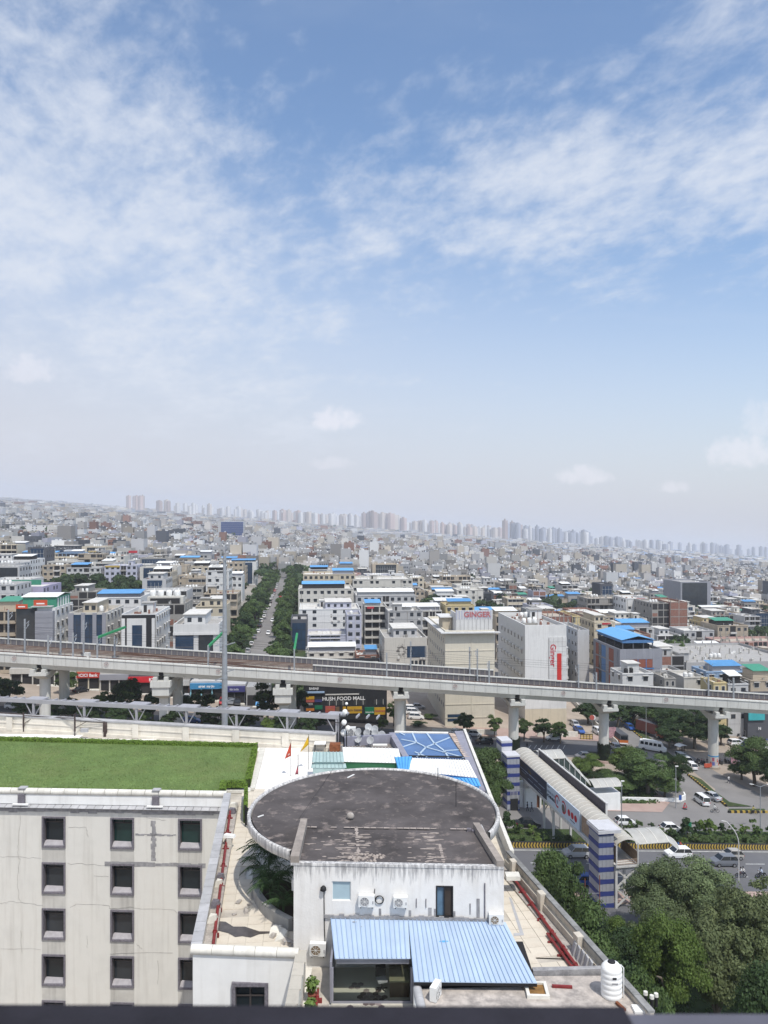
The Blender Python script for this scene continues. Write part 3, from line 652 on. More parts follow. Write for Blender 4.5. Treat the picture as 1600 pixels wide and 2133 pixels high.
# puddle stain, a dark damp film on the tiles
mb=MB(); pts=[(432,1928),(447,1918),(470,1920),(486,1930),(510,1930),(540,1940),(566,1940),(566,1944),(540,1946),(522,1953),(505,1950),(490,1952),(476,1944),(452,1938)]
mb.add([tuple(lv(px,py,ZF+.016))for px,py in pts],[tuple(range(len(pts)))]); o=mb.build('puddle',mat('damp_stain',(0.085,0.075,0.07),0.25,var=0.3,scale=2))
if o.data.polygons[0].normal.z<0:o.data.flip_normals()
tag(o,'dark damp puddle spread over the cream terrace tiles by the red pipe','puddle')
# left parapet of the terrace wing, seen from above: grey capping tiles, inner ledge, stones
pa,pb=Vector((-12.15,58.9,0)),Vector((-9.35,37.6,0)); L=(pb-pa).length; dv=(pb-pa)/L; nv=Vector((-dv.y,dv.x,0))  # nv points to the terrace (east)
mb=MB(); mb.prism([tuple((pa-nv*.02)[:2]),tuple((pb-nv*.02)[:2]),tuple((pb+nv*.36)[:2]),tuple((pa+nv*.36)[:2])],-3,ZC-.06); obp(mb,'parapet',m_cop)
k=0.0
while k<L-.3:
    e=min(k+.95,L); mb=MB(); q=[pa+dv*k-nv*.12,pa+dv*(e-.02)-nv*.12,pa+dv*(e-.02)+nv*.42,pa+dv*k+nv*.42]
    mb.prism([tuple(p[:2])for p in q],ZC-.06,ZC+.02); obp(mb,'coping_tile',m_copg); k+=.96
mb=MB(); q=[pa+nv*.37,pb+nv*.37,pb+nv*.95,pa+nv*.95]; mb.prism([tuple(p[:2])for p in q],ZF-.1,ZF+.28); obp(mb,'inner_ledge',m_brk)
rs=random.Random(12)
for i,kk in enumerate((.5,1.6,6.5,12.3,13.1,15.6,17.2)):
    c=pa+dv*(kk+.6)+nv*.62; mb=MB(); s=rs.uniform(.22,.34)
    mb.hexa([(c.x-s,c.y-s,ZF+.28),(c.x+s,c.y-s*.8,ZF+.28),(c.x+s,c.y+s,ZF+.28),(c.x-s*.9,c.y+s,ZF+.28)],[(c.x-s*.7,c.y-s*.8,ZF+.6),(c.x+s*.8,c.y-s*.6,ZF+.66),(c.x+s*.7,c.y+s*.8,ZF+.58),(c.x-s*.6,c.y+s*.8,ZF+.63)])
    o=mb.build('concrete_block',m_stone if i%2 else m_cop); tag(o,['grey block at the head of the red pipe','second block beside the head of the red pipe','pale block on the ledge above the flood lamp','dark block on the ledge beside the lower half of the red pipe','pale block next to the dark one on the pipe ledge','block on the ledge opposite the damp puddle','last block on the ledge before the front coping'][i],'block','rough blocks lying along the pipe ledge')
    # red pipe of the left terrace with brackets
def pipe(p,q,r,label,nbr=7,name='red_pipe'):
    t=empty(name,p,0,label,'pipe'); p,q=Vector(p),Vector(q); mb=MB(); mb.cyl((0,0,0),q-p,r,n=12); mb.build('tube',m_redp,t)
    for k in range(nbr):
        c=(q-p)*((k+.5)/nbr); d=(q-p).normalized(); m2=MB(); m2.cyl(c-d*.06,c+d*.06,r*1.45,n=12); m2.box(c.x-.22,c.x+.22,c.y-.05,c.y+.05,c.z-.30,c.z-r); m2.build('clamp',m_redp,t)
    return t
P0,P1=lv(480,1686,28.78),lv(444,1969,28.62)
pipe(P0,P1,.085,'dark red pipe running along the inside of the western terrace ledge');
# red pipes of the right terrace
pipe(lv(1062,1818,28.55),lv(1212,2028,28.5),.085,'dark red pipe along the foot of the eastern terrace parapet')
pipe(lv(1140,1945,28.45),lv(1203,2030,28.42),.07,'shorter brown red pipe lying beside the long one on the eastern terrace',3)
# ---- front block with silver-cream rolled coping
ya,yb=37.45,37.1
def bx(x):return ya+(yb-ya)*(x+9.3)/5.0
mb=MB(); wx0,wx1=-7.30,-5.68
for(x0,x1,z0,z1)in((-9.32,wx0,15,ZC-.3),(wx1,-4.22,15,ZC-.3),(wx0,wx1,27.72,ZC-.3),(wx0,wx1,15,25.4)):
    mb.hexa([(x0,bx(x0),z0),(x1,bx(x1),z0),(x1,bx(x1)+.3,z0),(x0,bx(x0)+.3,z0)],[(x0,bx(x0),z1),(x1,bx(x1),z1),(x1,bx(x1)+.3,z1),(x0,bx(x0)+.3,z1)])
obp(mb,'front_wall',m_white)
mb=MB()
for(x0,x1,z0,z1)in((wx0-.08,wx1+.08,27.56,27.74),(wx0-.08,wx0+.1,25.4,27.56),(wx1-.1,wx1+.08,25.4,27.56)):mb.box(x0,x1,bx(-6.5)-.10,bx(-6.5)+.26,z0,z1)
fo=obp(mb,'window',m_stone)
MB().box(wx0+.1,wx1-.1,bx(-6.5)+.2,bx(-6.5)+.22,25.4,27.56).build('pane',m_wing,fo)
mb=MB(); mb.box(-6.55,-6.47,bx(-6.5)+.14,bx(-6.5)+.195,25.4,27.56); mb.box(wx0+.1,wx1-.1,bx(-6.5)+.13,bx(-6.5)+.139,26.98,27.06); mb.build('frame',m_fr,fo)
for k in range(5):
    x0,x1=-9.4+k*1.06,-9.4+(k+1)*1.06-.02; mb=MB(); mb.cyl((x0,bx(x0)+.1,ZC-.12),(x1,bx(x1)+.1,ZC-.12),.24,n=16); obp(mb,'coping_tile',m_cop)
    # side coping running towards the viewer at the alley
mb=MB(); mb.prism([(-4.21,31),(-3.72,31),(-3.80,37.2),(-4.21,37.25)],15,ZC-.1); obp(mb,'alley_wall',m_cop)
for k in range(6):
    mb=MB(); y0=37.3-k*1.05; mb.prism([(-4.26,y0-1.03),(-3.70,y0-1.03),(-3.76,y0),(-4.26,y0)],ZC-.1,ZC-.02); obp(mb,'coping_tile',mat('coping_tan',(.46,.43,.37),.8,var=.12,scale=2,grime=.5,grime_col=(.3,.28,.25),grime_scale=2,jit=.08))
    # ---- rooftop room and the round roof
ZR=32.75
cx,cyy,rad=-.62,46.5,7.55
def fr(x):return 38.75-.042*(x+4.55)  # front plane of the room
mb=MB(); x0,x1=-4.56,5.98; xs_=[(-4.56,-2.62,27.6,ZR),(-2.62,-1.66,27.6,31.0),(-2.62,-1.66,31.98,ZR),(-1.66,2.60,27.6,ZR),(2.60,3.46,27.6,30.28),(2.60,3.46,31.86,ZR),(3.46,5.98,27.6,ZR)]
for(a,b,z0,z1)in xs_:
    mb.hexa([(a,fr(a),z0),(b,fr(b),z0),(b,fr(b)+.28,z0),(a,fr(a)+.28,z0)],[(a,fr(a),z1),(b,fr(b),z1),(b,fr(b)+.28,z1),(a,fr(a)+.28,z1)])
obp(mb,'room_wall',m_mild)
mb=MB(); mb.prism([(-4.56,fr(-4.56)+.281),(-4.3,fr(-4.3)+.281),(-4.4,44),(-4.66,44)],27.6,ZR-.01); mb.prism([(5.7,fr(5.7)+.281),(5.98,fr(5.98)+.281),(5.6,44),(5.3,44)],27.6,ZR-.01); obp(mb,'room_side_wall',m_mild)
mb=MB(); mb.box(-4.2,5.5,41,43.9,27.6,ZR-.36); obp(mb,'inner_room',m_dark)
mb=MB(); mb.cyl((cx,cyy,ZF-.1),(cx,cyy,ZR-.34),4.6,4.6,40); obp(mb,'drum_wall',m_mild)
# roof slab: the front block and the disc
mb=MB(); n=72; ring=[(cx+rad*math.cos(2*math.pi*i/n),cyy+rad*math.sin(2*math.pi*i/n))for i in range(n)]
mb.prism([(cx+(rad-.28)*math.cos(2*math.pi*i/n),cyy+(rad-.28)*math.sin(2*math.pi*i/n))for i in range(n)],ZR-.35,ZR-.02); o=obp(mb,'round_roof',m_tar)
mb=MB(); mb.lathe([(rad-.20,-.45),(rad,-.45),(rad,.02),(rad-.03,.06),(rad-.15,.06),(rad-.2,-.03),(rad-.20,-.45)],n,(cx,cyy,ZR))
mb.f=[f for f in mb.f if len(f)==4 and not 236.5<math.degrees(math.atan2(sum(mb.v[i][1]for i in f)/4-cyy,sum(mb.v[i][0]for i in f)/4-cx))%360<329]; mb.m=[0]*len(mb.f); mb.sm=[True]*len(mb.f); obp(mb,'roof_rim',m_mild)
mb=MB(); mb.prism([(-4.3,fr(-4.3)+.285),(5.68,fr(5.68)+.285),(5.35,42.8),(-4.35,43.2)],ZR-.34,ZR+.045); obp(mb,'front_roof',m_tar)
mb=MB(); mb.prism([(-4.72,fr(-4.7)-.02),(-4.28,fr(-4.3)-.02),(-4.36,43.7),(-4.74,43.7)],ZR+.046,ZR+.46); obp(mb,'roof_curb',mat('curb_tan',(.30,.265,.235),.95,var=.2,scale=2,grime=.5,grime_col=(.18,.16,.15)))
mb=MB(); mb.prism([(5.62,fr(5.6)-.02),(5.98,fr(6)-.02),(5.36,43.2),(5.0,43.2)],ZR+.046,ZR+.42); obp(mb,'roof_curb',MATS['curb_tan'])
mb=MB(); a_=-4.72; mb.hexa([(a_,fr(a_)-.03,ZR+.001),(5.98,fr(5.98)-.03,ZR+.001),(5.98,fr(5.98)+.3,ZR+.001),(a_,fr(a_)+.3,ZR+.001)],[(a_,fr(a_)-.03,ZR+.13),(5.98,fr(5.98)-.03,ZR+.13),(5.98,fr(5.98)+.3,ZR+.10),(a_,fr(a_)+.3,ZR+.10)]); obp(mb,'roof_edge',m_mild)
# joints and screed patches on the front roof
rs=random.Random(3); m_scr=mat('screed_patch',(.33,.285,.255),.95,var=.25,scale=3,bump=.3)
for(px0,py0,px1,py1)in((620,1722,980,1727),(742,1722,748,1786),(915,1755,925,1797)):
    a,b=lv(px0,py0,ZR+.055),lv(px1,py1,ZR+.055); mb=MB(); N_=26
    for k in range(N_):
        if rs.random()<.3:continue
        p,q=a.lerp(b,k/N_),a.lerp(b,(k+.9)/N_); mb.bar(p,q,rs.uniform(.06,.2),.012)
    obp(mb,'screed_joint',m_scr)
S_=MB()
for k in range(150):
    bx_,wx=rs.choice([(735,34),(735,34),(880,30),(905,18),(700,60)]); px,py=bx_+rs.uniform(-wx,wx),rs.choice([1737,1744,1751,1759,1768,1777,1786,1794])+rs.uniform(-2.5,2.5); p=lv(px,py,ZR+.052); a_,b_=rs.uniform(.06,.34),rs.uniform(.02,.07)
    S_.prism([(p.x+a_*math.cos(t)*rs.uniform(.6,1.1),p.y+b_*math.sin(t)*rs.uniform(.6,1.1))for t in np.linspace(0,6.283,8)[:-1]],ZR+.045,ZR+.056+.0001*k)
o=obp(S_,'screed_patch',m_scr); o['kind']='stuff'
mb=MB(); cpt=lv(765,1787,ZR+.05)
for k in range(60):
    a=rs.uniform(0,6.28); r_=math.sqrt(rs.random()); p=cpt+Vector((1.05*r_*math.cos(a),.5*r_*math.sin(a),0)); s=rs.uniform(.03,.10); mb.lathe([(s,0),(s*.8,s*.5),(s*.3,s*.8)],6,p)
o=mb.build('gravel',m_scr); tag(o,kind='stuff')
# a loose boulder, a plank and fallen bits on the round roof
mb=MB(); mb.lathe([(.12,0),(.21,.08),(.23,.19),(.17,.32),(.06,.37)],10,lv(730,1706,ZR-.01)); tag(mb.build('round_stone',m_brk),'pale round stone lying in the middle of the dark roof','stone')
a=lv(724,1620,ZR+.02); mb=MB(); mb.bar(a,a+Vector((.42,.6,.02)),.07,.05); tag(mb.build('white_stick',m_white),'short white stick lying near the far side of the dark round roof','stick')
a=lv(537,1702,ZR+.02); mb=MB(); mb.bar(a,a+Vector((.3,.25,.02)),.06,.05); tag(mb.build('white_stick',m_white),'small pale stick near the western rim of the round roof','stick')
a=lv(978,1732,ZR+.02); mb=MB(); mb.box(a.x-.14,a.x+.10,a.y-.1,a.y+.12,a.z,a.z+.16); mb.box(a.x+.12,a.x+.32,a.y-.22,a.y-.02,a.z,a.z+.13); tag(mb.build('stone_lump',m_stone),'two dark stone lumps beside the eastern roof curb','stone')
for(px,py,h,lab)in((912,1624,.8,'short thin rod standing at the far rim of the round roof'),(950,1680,1.5,'tall thin aerial rod on the eastern half of the round roof')):
    p=lv(px,py,ZR-.02); tag(MB().cyl(p,p+Vector((0,0,h)),.02,n=5).build('aerial_rod',m_dark),lab,'aerial')
p=lv(618,1713,33.2); q=lv(695,1600,ZR+.02); tag(MB().cyl(p,q,.012,n=4).build('slack_wire',m_dark),'thin wire stretched over the round roof from the western curb','wire')
# blue-grey gutter shadow line inside the western rim
# ---- room front: frosted window, sliding door
def frbox(mbx,x0,x1,z0,z1,d0,d1,mi=0):
    mbx.hexa([(x0,fr(x0)+d0,z0),(x1,fr(x1)+d0,z0),(x1,fr(x1)+d1,z0),(x0,fr(x0)+d1,z0)],[(x0,fr(x0)+d0,z1),(x1,fr(x1)+d0,z1),(x1,fr(x1)+d1,z1),(x0,fr(x0)+d1,z1)],mi); return mbx
w=obp(frbox(frbox(frbox(frbox(MB(),-2.62,-2.58,31.0,31.98,.05,.2),-1.70,-1.66,31.0,31.98,.05,.2),-2.58,-1.70,31.0,31.04,.05,.2),-2.58,-1.70,31.94,31.98,.05,.2),'frosted_window',m_ac)
frbox(MB(),-2.58,-1.70,31.04,31.94,.10,.13).build('pane',mat('frosted_pane',(.36,.47,.52),.35,var=.06),w)
w=MB()
for(a,b,z0,z1)in((2.60,2.66,30.28,31.86),(3.40,3.46,30.28,31.86),(2.66,3.40,30.28,30.34),(2.66,3.40,31.80,31.86),(2.99,3.05,30.34,31.80)):frbox(w,a,b,z0,z1,-.03,.15)
w=obp(w,'sliding_door',m_black)
frbox(MB(),2.66,2.99,30.34,31.80,.08,.10).build('glass_leaf',mat('door_glass_reflection',(.10,.17,.24),.12,var=.35,scale=1.2),w)  # bluish reflection put into the base colour of the glass leaf
frbox(MB(),3.05,3.40,30.34,31.80,.08,.10).build('mesh_leaf',mat('door_mesh_brown',(.055,.043,.036),.7,var=.2,scale=2),w)
def ac_unit(c,ang,label,w=.80,h=.56,d=.30,dirt=False):
    t=empty('air_conditioner',c,ang,label,'air conditioner','outdoor air conditioner units')
    MB().box(-w/2,w/2,-d,0,0,h).build('casing',m_ac,t)
    g=MB(); g.cyl((-w*.12,-d-.001,h/2),(-w*.12,-d-.02,h/2),h*.40,n=20,smooth=False); g.build('fan_grille',m_acf if not dirt else mat('ac_fan_rust',(.2,.15,.1),.7,var=.4,scale=8),t)
    r_=MB()
    for k in range(8):
        a=k*math.pi/4; r_.bar((-w*.12,-d-.028,h/2),(-w*.12+h*.4*math.cos(a),-d-.028,h/2+h*.4*math.sin(a)),.012)
    r_.tube([(-w*.12+h*.41*math.cos(a),-d-.028,h/2+h*.41*math.sin(a))for a in np.linspace(0,6.283,17)],.012,4); r_.build('fan_guard',m_ac,t)
    MB().box(w*.36,w*.44,-d-.015,-d-.001,h*.3,h*.55).build('service_cover',m_copg,t)
    for sx in(-1,1):MB().bar((sx*w*.36,.0,-.03),(sx*w*.36,-d,-.03),.05).build('bracket',m_black,t)
    return t
ang=math.atan(-.042)
ac_unit((-.86,fr(-.86)-.02,30.86),ang,'white air conditioner on the stained wall beside the frosted window'); ac_unit((.83,fr(.83)-.02,30.86),ang,'white air conditioner on the stained wall midway to the sliding door',.70,.52)
ac_unit((5.58,fr(5.6)-.02,30.12),ang,'rusty fanned air conditioner at the corner above the blue roof edge',.72,.5,dirt=True)
ac_unit((-3.30,fr(-3.3)-.02,28.35),ang,'air conditioner low on the wall above the narrow potted plant alley',.82,.62,dirt=True)
t=ac_unit((2.15,34.1,28.98),1.15,'white air conditioner standing on the roof corner below the blue sheets',.72,.62)
MB().box(-.3,.3,-.25,-.03,-.03,-.002).build('pedestal',m_black,t)
ac_unit((-4.75,42.4,29.9),math.pi/2*-1,'white air conditioner seen edge on by the shaded palms',.8,.6)
# cable coil, pipe and plaster scars on the wall
c=Vector((-.24,fr(-.24)-.05,31.12)); mb=MB()
for k in range(2):mb.tube([c+Vector((.2*math.cos(a)+.02*k,-.02*k,.2*math.sin(a)))for a in np.linspace(0,6.283,15)],.02,5)
mb.tube([c+Vector((-.2,0,.02)),c+Vector((-.24,0,.3)),c+Vector((-.22,0,.55))],.02,5); tag(mb.build('cable_coil',m_black),'black cable coil hanging beside the first wall air conditioner','cable')
mb=MB(); mb.tube([(-3.02,fr(-3)-.03,31.55),(-3.0,fr(-3)-.03,29.6),(-2.96,fr(-3)-.05,28.9)],.022,5); mb.lathe([(.05,0),(.16,.05),(.14,.2),(.05,.28)],8,(-3.05,fr(-3)-.08,31.5)); tag(mb.build('service_pipe',m_black),'thin pipe with a dark clump at its head on the stained wall','pipe')
obp(MB().cyl((5.03,fr(5)-.04,32.05),(5.03,fr(5)-.04,30.3),.03,n=6),'wall_pipe',m_stone); obp(MB().cyl((2.1,fr(2.1)-.03,31.2),(2.1,fr(2.1)-.03,30.75),.02,n=5),'wall_pipe',m_stone); mb=MB(); mb.cyl((1.62,fr(1.6)-.03,31.2),(1.62,fr(1.6)-.03,30.75),.02,n=5); obp(mb,'wall_pipe',m_stone)
mb=MB(); rs=random.Random(9)
for(x,z0,z1,w_)in((4.70,30.25,31.25,.16),(2.30,30.3,30.75,.17),(2.56,30.3,30.7,.12),(3.52,30.3,30.6,.1),(-.2,30.3,30.65,.12),(1.3,30.3,30.6,.13),(4.3,30.45,31.0,.07)):frbox(mb,x-w_/2,x+w_/2,z0,z1,-.012,-.003)
obp(mb,'plaster_scar',m_cem)
mb=MB(); k=-3.0
while k<5.3:frbox(mb,k,k+.25,30.16,30.16+rs.uniform(.10,.22),-.10,-.004); k+=.25
obp(mb,'flashing',m_cem)
# ---- blue sheet roof over the annexe
m_blue=mat('blue_sheet',(0.385,0.48,0.615),0.55,var=0.07,scale=0.8,grime=0.30,grime_col=(0.40,0.49,0.62),grime_scale=0.7,jit=0.05)
m_blued=mat('blue_rib',(0.30,0.40,0.55),0.55,var=0.05)
def sheet_roof(par,a,b,c,d,n,m,mr,name='roof_sheet',off=Vector((0,0,0)),th=.03,rib=.05):
    """n corrugated strips between the top edge a-b and the eave d-c; each strip is a piece with its raised rib"""
    a,b,c,d=map(Vector,(a,b,c,d))
    for i in range(n):
        p,q,r_,s=a.lerp(b,i/n),a.lerp(b,(i+1)/n),d.lerp(c,(i+1)/n),d.lerp(c,i/n)
        mb=MB(); up=Vector((0,0,th)); g=(q-p).normalized()*rib
        mb.hexa([s,r_,q,p],[s+up,r_+up,q+up,p+up],0)
        u2=Vector((0,0,th+rib*1.1)); mb.hexa([s+up,s+g+up,p+g+up,p+up],[s+u2+g*.2,s+g*.8+u2,p+g*.8+u2,p+u2+g*.2],1)
        inst(mb.mesh(name,[m,mr]),name,par,off)
an=empty('annexe',(0,36,27.7),0,'glass fronted rooftop annexe under a pale blue corrugated sheet roof','annexe')
A0=-Vector(an.location)
zA,zB,zD=30.12,29.6,29.35
la,lb,lc,ld=lv(688,1912,zA),lv(850,1917,zA),lv(855,1998,zB),lv(697,1998,zB)
ra,rb,rc,rdd=lv(850,1917,zA),lv(1053,1922,zA),lv(1119,2049,zD),lv(862,2046,zD)
sheet_roof(an,la,lb,lc,ld,16,m_blue,m_blued,off=A0); sheet_roof(an,ra,rb,rc,rdd,24,m_blue,m_blued,off=A0)
for(px,py,rx,ry,m_)in((925,1961,.26,.07,m_bsh0:=mat('fresh_blue',(.10,.33,.62),.5)),(738,1920,.14,.03,m_cem),(752,1930,.05,.04,m_cem),(998,1935,.06,.2,m_cem),(1030,1985,.05,.05,m_cem)):
    t_=(py-1914)/84; p=lv(px,py,zA+(zB-zA)*t_+.045); q=[Vector((p.x+rx*math.cos(a)*rng.uniform(.7,1.1),p.y+ry*math.sin(a)*rng.uniform(.7,1.1),p.z+.17*ry*math.sin(a)))for a in np.linspace(0,6.283,11)[:-1]]; mb=MB(); mb.add(q,[tuple(range(10))]); mb.build('stain',m_,an).location=A0
def anp(mb,name,m):o=mb.build(name,m,an); o.location=A0; return o
m_alu=mat('aluminium_grey',(.27,.27,.31),.45,metal=.3,var=.08)
e0,e1=ld+Vector((.1,.12,-.02)),lc+Vector((-.05,.12,-.02))
mb=MB(); mb.hexa([e0+Vector((0,0,-.27)),e1+Vector((0,0,-.27)),e1+Vector((0,.12,-.27)),e0+Vector((0,.12,-.27))],[e0,e1,e1+Vector((0,.12,0)),e0+Vector((0,.12,0))]); anp(mb,'fascia',m_alu)
mb=MB(); mb.bar(rdd+Vector((0,.05,-.08)),rc+Vector((0,.05,-.08)),.08,.14); anp(mb,'eave_trim',m_black)
fz=27.7
mb=MB(); mb.box(-2.45,1.35,35.2,38.6,27.601,fz); anp(mb,'floor',mat('annexe_floor',(.55,.52,.44),.5,var=.05,scale=1))
rs=random.Random(4); hexm=MB(); hexm.prism([(.16*math.cos(a+.52),.16*math.sin(a+.52))for a in np.arange(6)*math.pi/3],0,.006); hme=hexm.mesh('hexagon_tile',mat('hex_dark',(.10,.075,.07),.5,var=.3,scale=3)); hme2=hexm.mesh('hexagon_tile',mat('hex_mid',(.24,.20,.19),.5,var=.2,scale=3))
hx=[(q,r)for q in range(-2,3)for r in range(-2,3)if abs(q+r)<=2 and rs.random()<.85]+[(-4,3),(-5,3),(-5,4),(-4,4),(3,-3),(2,-4),(3,-4),(-1,-4),(-2,-3),(4,1)]
for(q,r)in hx:inst(hme if rs.random()<.55 else hme2,'hexagon_tile',an,Vector((-.55+.29*(q+r/2),36.15+.25*r,fz+.001))+A0)
mb=MB()
for x in(-2.40,1.28):mb.box(x-.05,x+.05,35.66,35.76,fz,29.34)
mb.box(-2.35,1.23,35.66,35.76,fz,fz+.10); anp(mb,'window_frame',m_alu)
anp(MB().box(-2.52,-2.42,35.7,38.4,fz,29.6),'side_wall',m_alu); anp(MB().box(1.36,1.46,35.0,38.4,27.602,29.3),'side_wall',m_alu)
mb=MB(); mb.box(1.47,6.9,35.2,38.2,27.602,29.2); anp(mb,'eave_shade_block',m_dark)  # block coloured near black to paint the shade under the blue eave
gm=bpy.data.materials.new('clear_glass'); gm.use_nodes=True; g_=gm.node_tree; g_.nodes.clear()
go=g_.nodes.new('ShaderNodeOutputMaterial'); gx=g_.nodes.new('ShaderNodeMixShader'); gt=g_.nodes.new('ShaderNodeBsdfTransparent'); gg=g_.nodes.new('ShaderNodeBsdfGlossy'); gl=g_.nodes.new('ShaderNodeLayerWeight'); gl.inputs[0].default_value=.16
gt.inputs[0].default_value=(.78,.81,.79,1); gg.inputs['Roughness'].default_value=.03; g_.links.new(gl.outputs['Fresnel'],gx.inputs[0]); g_.links.new(gt.outputs[0],gx.inputs[1]); g_.links.new(gg.outputs[0],gx.inputs[2]); g_.links.new(gx.outputs[0],go.inputs[0])
for(x0,x1)in((-2.35,1.23),):anp(MB().box(x0,x1,35.70,35.715,fz+.1,29.33),'glass_pane',gm)
t=empty('office_desk',(.75,37.0,fz),0,'dark wooden desk inside the shaded glass annexe','desk')
mw=mat('desk_wood',(.10,.065,.04),.5,var=.2,scale=3); MB().box(-.5,.45,-.9,.5,.7,.75).build('desktop',mat('desk_top',(.2,.19,.12),.4),t); MB().box(-.48,.43,-.88,-.82,.0,.699).build('front_panel',mw,t); MB().box(-.48,-.42,-.80,.48,0,.699).build('side_panel',mw,t)
t=empty('office_chair',(-.1,36.75,fz),.3,'dark swivel chair in front of the annexe desk','chair')
MB().box(-.24,.24,-.24,.24,.42,.5).build('seat',m_copg,t); MB().box(-.24,.24,.2,.27,.52,1.05).build('backrest',m_black,t); MB().cyl((0,0,.05),(0,0,.42),.03,n=8).build('column',m_black,t)
for k in range(5):MB().bar((0,0,.06),(.27*math.cos(k*1.257),.27*math.sin(k*1.257),.03),.04).build('leg',m_black,t)
# alley with potted plants, red pipe
mb=MB(); mb.box(-3.6,-2.55,31.5,38.6,27.601,27.68); obp(mb,'alley_floor',m_joint)
mb=MB(); mb.prism([(1.42,31.4),(2.02,31.4),(1.62,34.7),(1.32,34.7)],24,28.9); obp(mb,'annexe_side_wall',m_white)
for k in range(4):mb=MB(); y0=34.7-k*.9; mb.cyl((1.50+.08*k,y0,28.98),(1.58+.08*k,y0-.88,28.98),.2,n=12); obp(mb,'coping_tile',m_copg)
m_leaf=mat('shrub_leaf',(.10,.155,.035),.7,var=.4,scale=4); m_pot=mat('terracotta',(.23,.075,.05),.8,var=.2)
def pot_plant(c,label,s=1.0):
    t=empty('potted_plant',c,0,label,'potted plant','potted plants in the alley'); MB().lathe([(.13*s,0),(.2*s,.3*s),(.22*s,.34*s),(.18*s,.34*s)],12).build('pot',m_pot,t)
    r=np.random.default_rng(int(s*100)); n=220; d=r.normal(0,1,(n,3)); d/=np.linalg.norm(d,axis=1,keepdims=True); P=d*np.array([.3,.3,.38])*s*r.uniform(.5,1,(n,1))+np.array([0,0,.72*s])
    v,f=leaf_cloud(P,d,.13*s,2); inst(np_mesh('leaves',v,f,m_leaf),'leaves',t); MB().cyl((0,0,.3*s),(0,0,.7*s),.02,n=5).build('stem',m_pot,t)
pot_plant((-3.36,35.9,27.68),'bushy potted plant farther down the narrow alley',1.05); pot_plant((-3.30,34.5,27.68),'nearer potted plant in the narrow alley by the dark ledge',.95)
pipe((-3.12,36.4,27.95),(-3.02,32.5,27.95),.06,'red pipe standing along the narrow alley beside the potted plants',3)
# ---- front-right lower roof with curb, hatch, water tank, vent pipes
zl=28.95
mb=MB(); mb.prism([(2.05,31.2),(11.9,31.2),(10.6,35.74),(6.9,35.7),(6.7,34.9),(1.7,34.75)],27.602,zl); obp(mb,'lower_roof',mat('rough_screed',(.44,.395,.355),.95,var=.28,scale=1.6,grime=.8,grime_col=(.24,.22,.205),grime_scale=1.5,glo=.46,bump=.5,bscale=8))
mb=MB(); mb.prism([(6.95,35.75),(10.45,35.95),(10.45,36.2),(6.95,36.05)],28.2,29.16); obp(mb,'roof_kerb',m_cem)
hp=lv(1118,2066,zl); t=empty('roof_hatch',hp,-.04,'square hatch frame with a rusty cover on the lower roof by the blue eave','hatch')
mb=MB()
for(x0,x1,y0,y1)in((-.5,.5,-.55,-.42),(-.5,.5,.42,.55),(-.5,-.36,-.42,.42),(.36,.5,-.42,.42)):mb.box(x0,x1,y0,y1,0,.16)
mb.build('frame',m_cop,t); MB().box(-.36,.36,-.42,.42,0,.07).build('cover',mat('rust_cover',(.22,.12,.04),.8,var=.3,scale=3),t)
tp=lv(1274,2074,zl); t=empty('water_tank',tp,0,'tall white plastic water tank with ribbed sides and black lid','water tank')
m_tank=mat('tank_white',(.80,.80,.78),.45,var=.04,grime=.12,grime_col=(.6,.58,.52))
prof=[(.50,0)]
for k in range(5):prof+=[(.53,.06+k*.24),(.53,.17+k*.24),(.505,.20+k*.24),(.505,.24+k*.24)]
prof+=[(.53,1.28),(.50,1.38),(.36,1.52),(.22,1.57)]
MB().lathe(prof,28).build('body',m_tank,t); MB().lathe([(.19,1.572),(.19,1.62),(.16,1.64)],18).build('lid',m_black,t)
MB().box(-.10,.10,-.537,-.531,1.02,1.12).build('printed_mark',m_black,t); MB().box(-.13,.17,-.537,-.531,.80,.86).build('printed_mark',m_acf,t)
mb=MB(); mb.cyl((.56,-.2,0),(.56,-.2,1.4),.025,n=6); mb.cyl((.5,.1,1.4),(.56,-.2,1.4),.025,n=6); mb.build('outlet_pipe',m_ac,t); t.scale=(.87,.87,.95)
a=lv(1160,2043,28.3);
a,b=lv(1150,2054,zl+.06),lv(1192,2056,zl+.06); tag(MB().bar(a,b,.12,.1).build('red_beam',m_redp),'short red beam lying along the kerb near the hatch','beam')
a,b=lv(1284,2088,zl+.08),lv(1302,2104,zl+.08); tag(MB().bar(a,b,.12,.1).build('rusty_angle',mat('rust',(.20,.07,.03),.85,var=.4,scale=5)),'rusty steel angle on the roof in front of the water tank','scrap')
for i,(px,py)in enumerate(((1345,2092),(1358,2100),(1367,2096))):
    p=lv(px,py,zl); t=empty('vent_pipe',p,0,['black vent pipe with a white cap, the farthest left of three','middle black vent pipe with a cream cap at the roof corner','black vent pipe with a white cap nearest the trees'][i],'vent pipe','capped vent pipes at the roof corner')
    MB().cyl((0,0,0),(0,0,.42),.075,n=12).build('pipe',m_black,t); MB().cyl((0,0,.421),(0,0,.56),.10,.09,12).build('cap',m_cop,t)
p=lv(1335,2104,zl); tag(MB().box(p.x-.35,p.x+.2,p.y-.3,p.y+.2,zl,zl+.12).build('white_slab',m_white),'low white slab beside the vent pipes','slab')
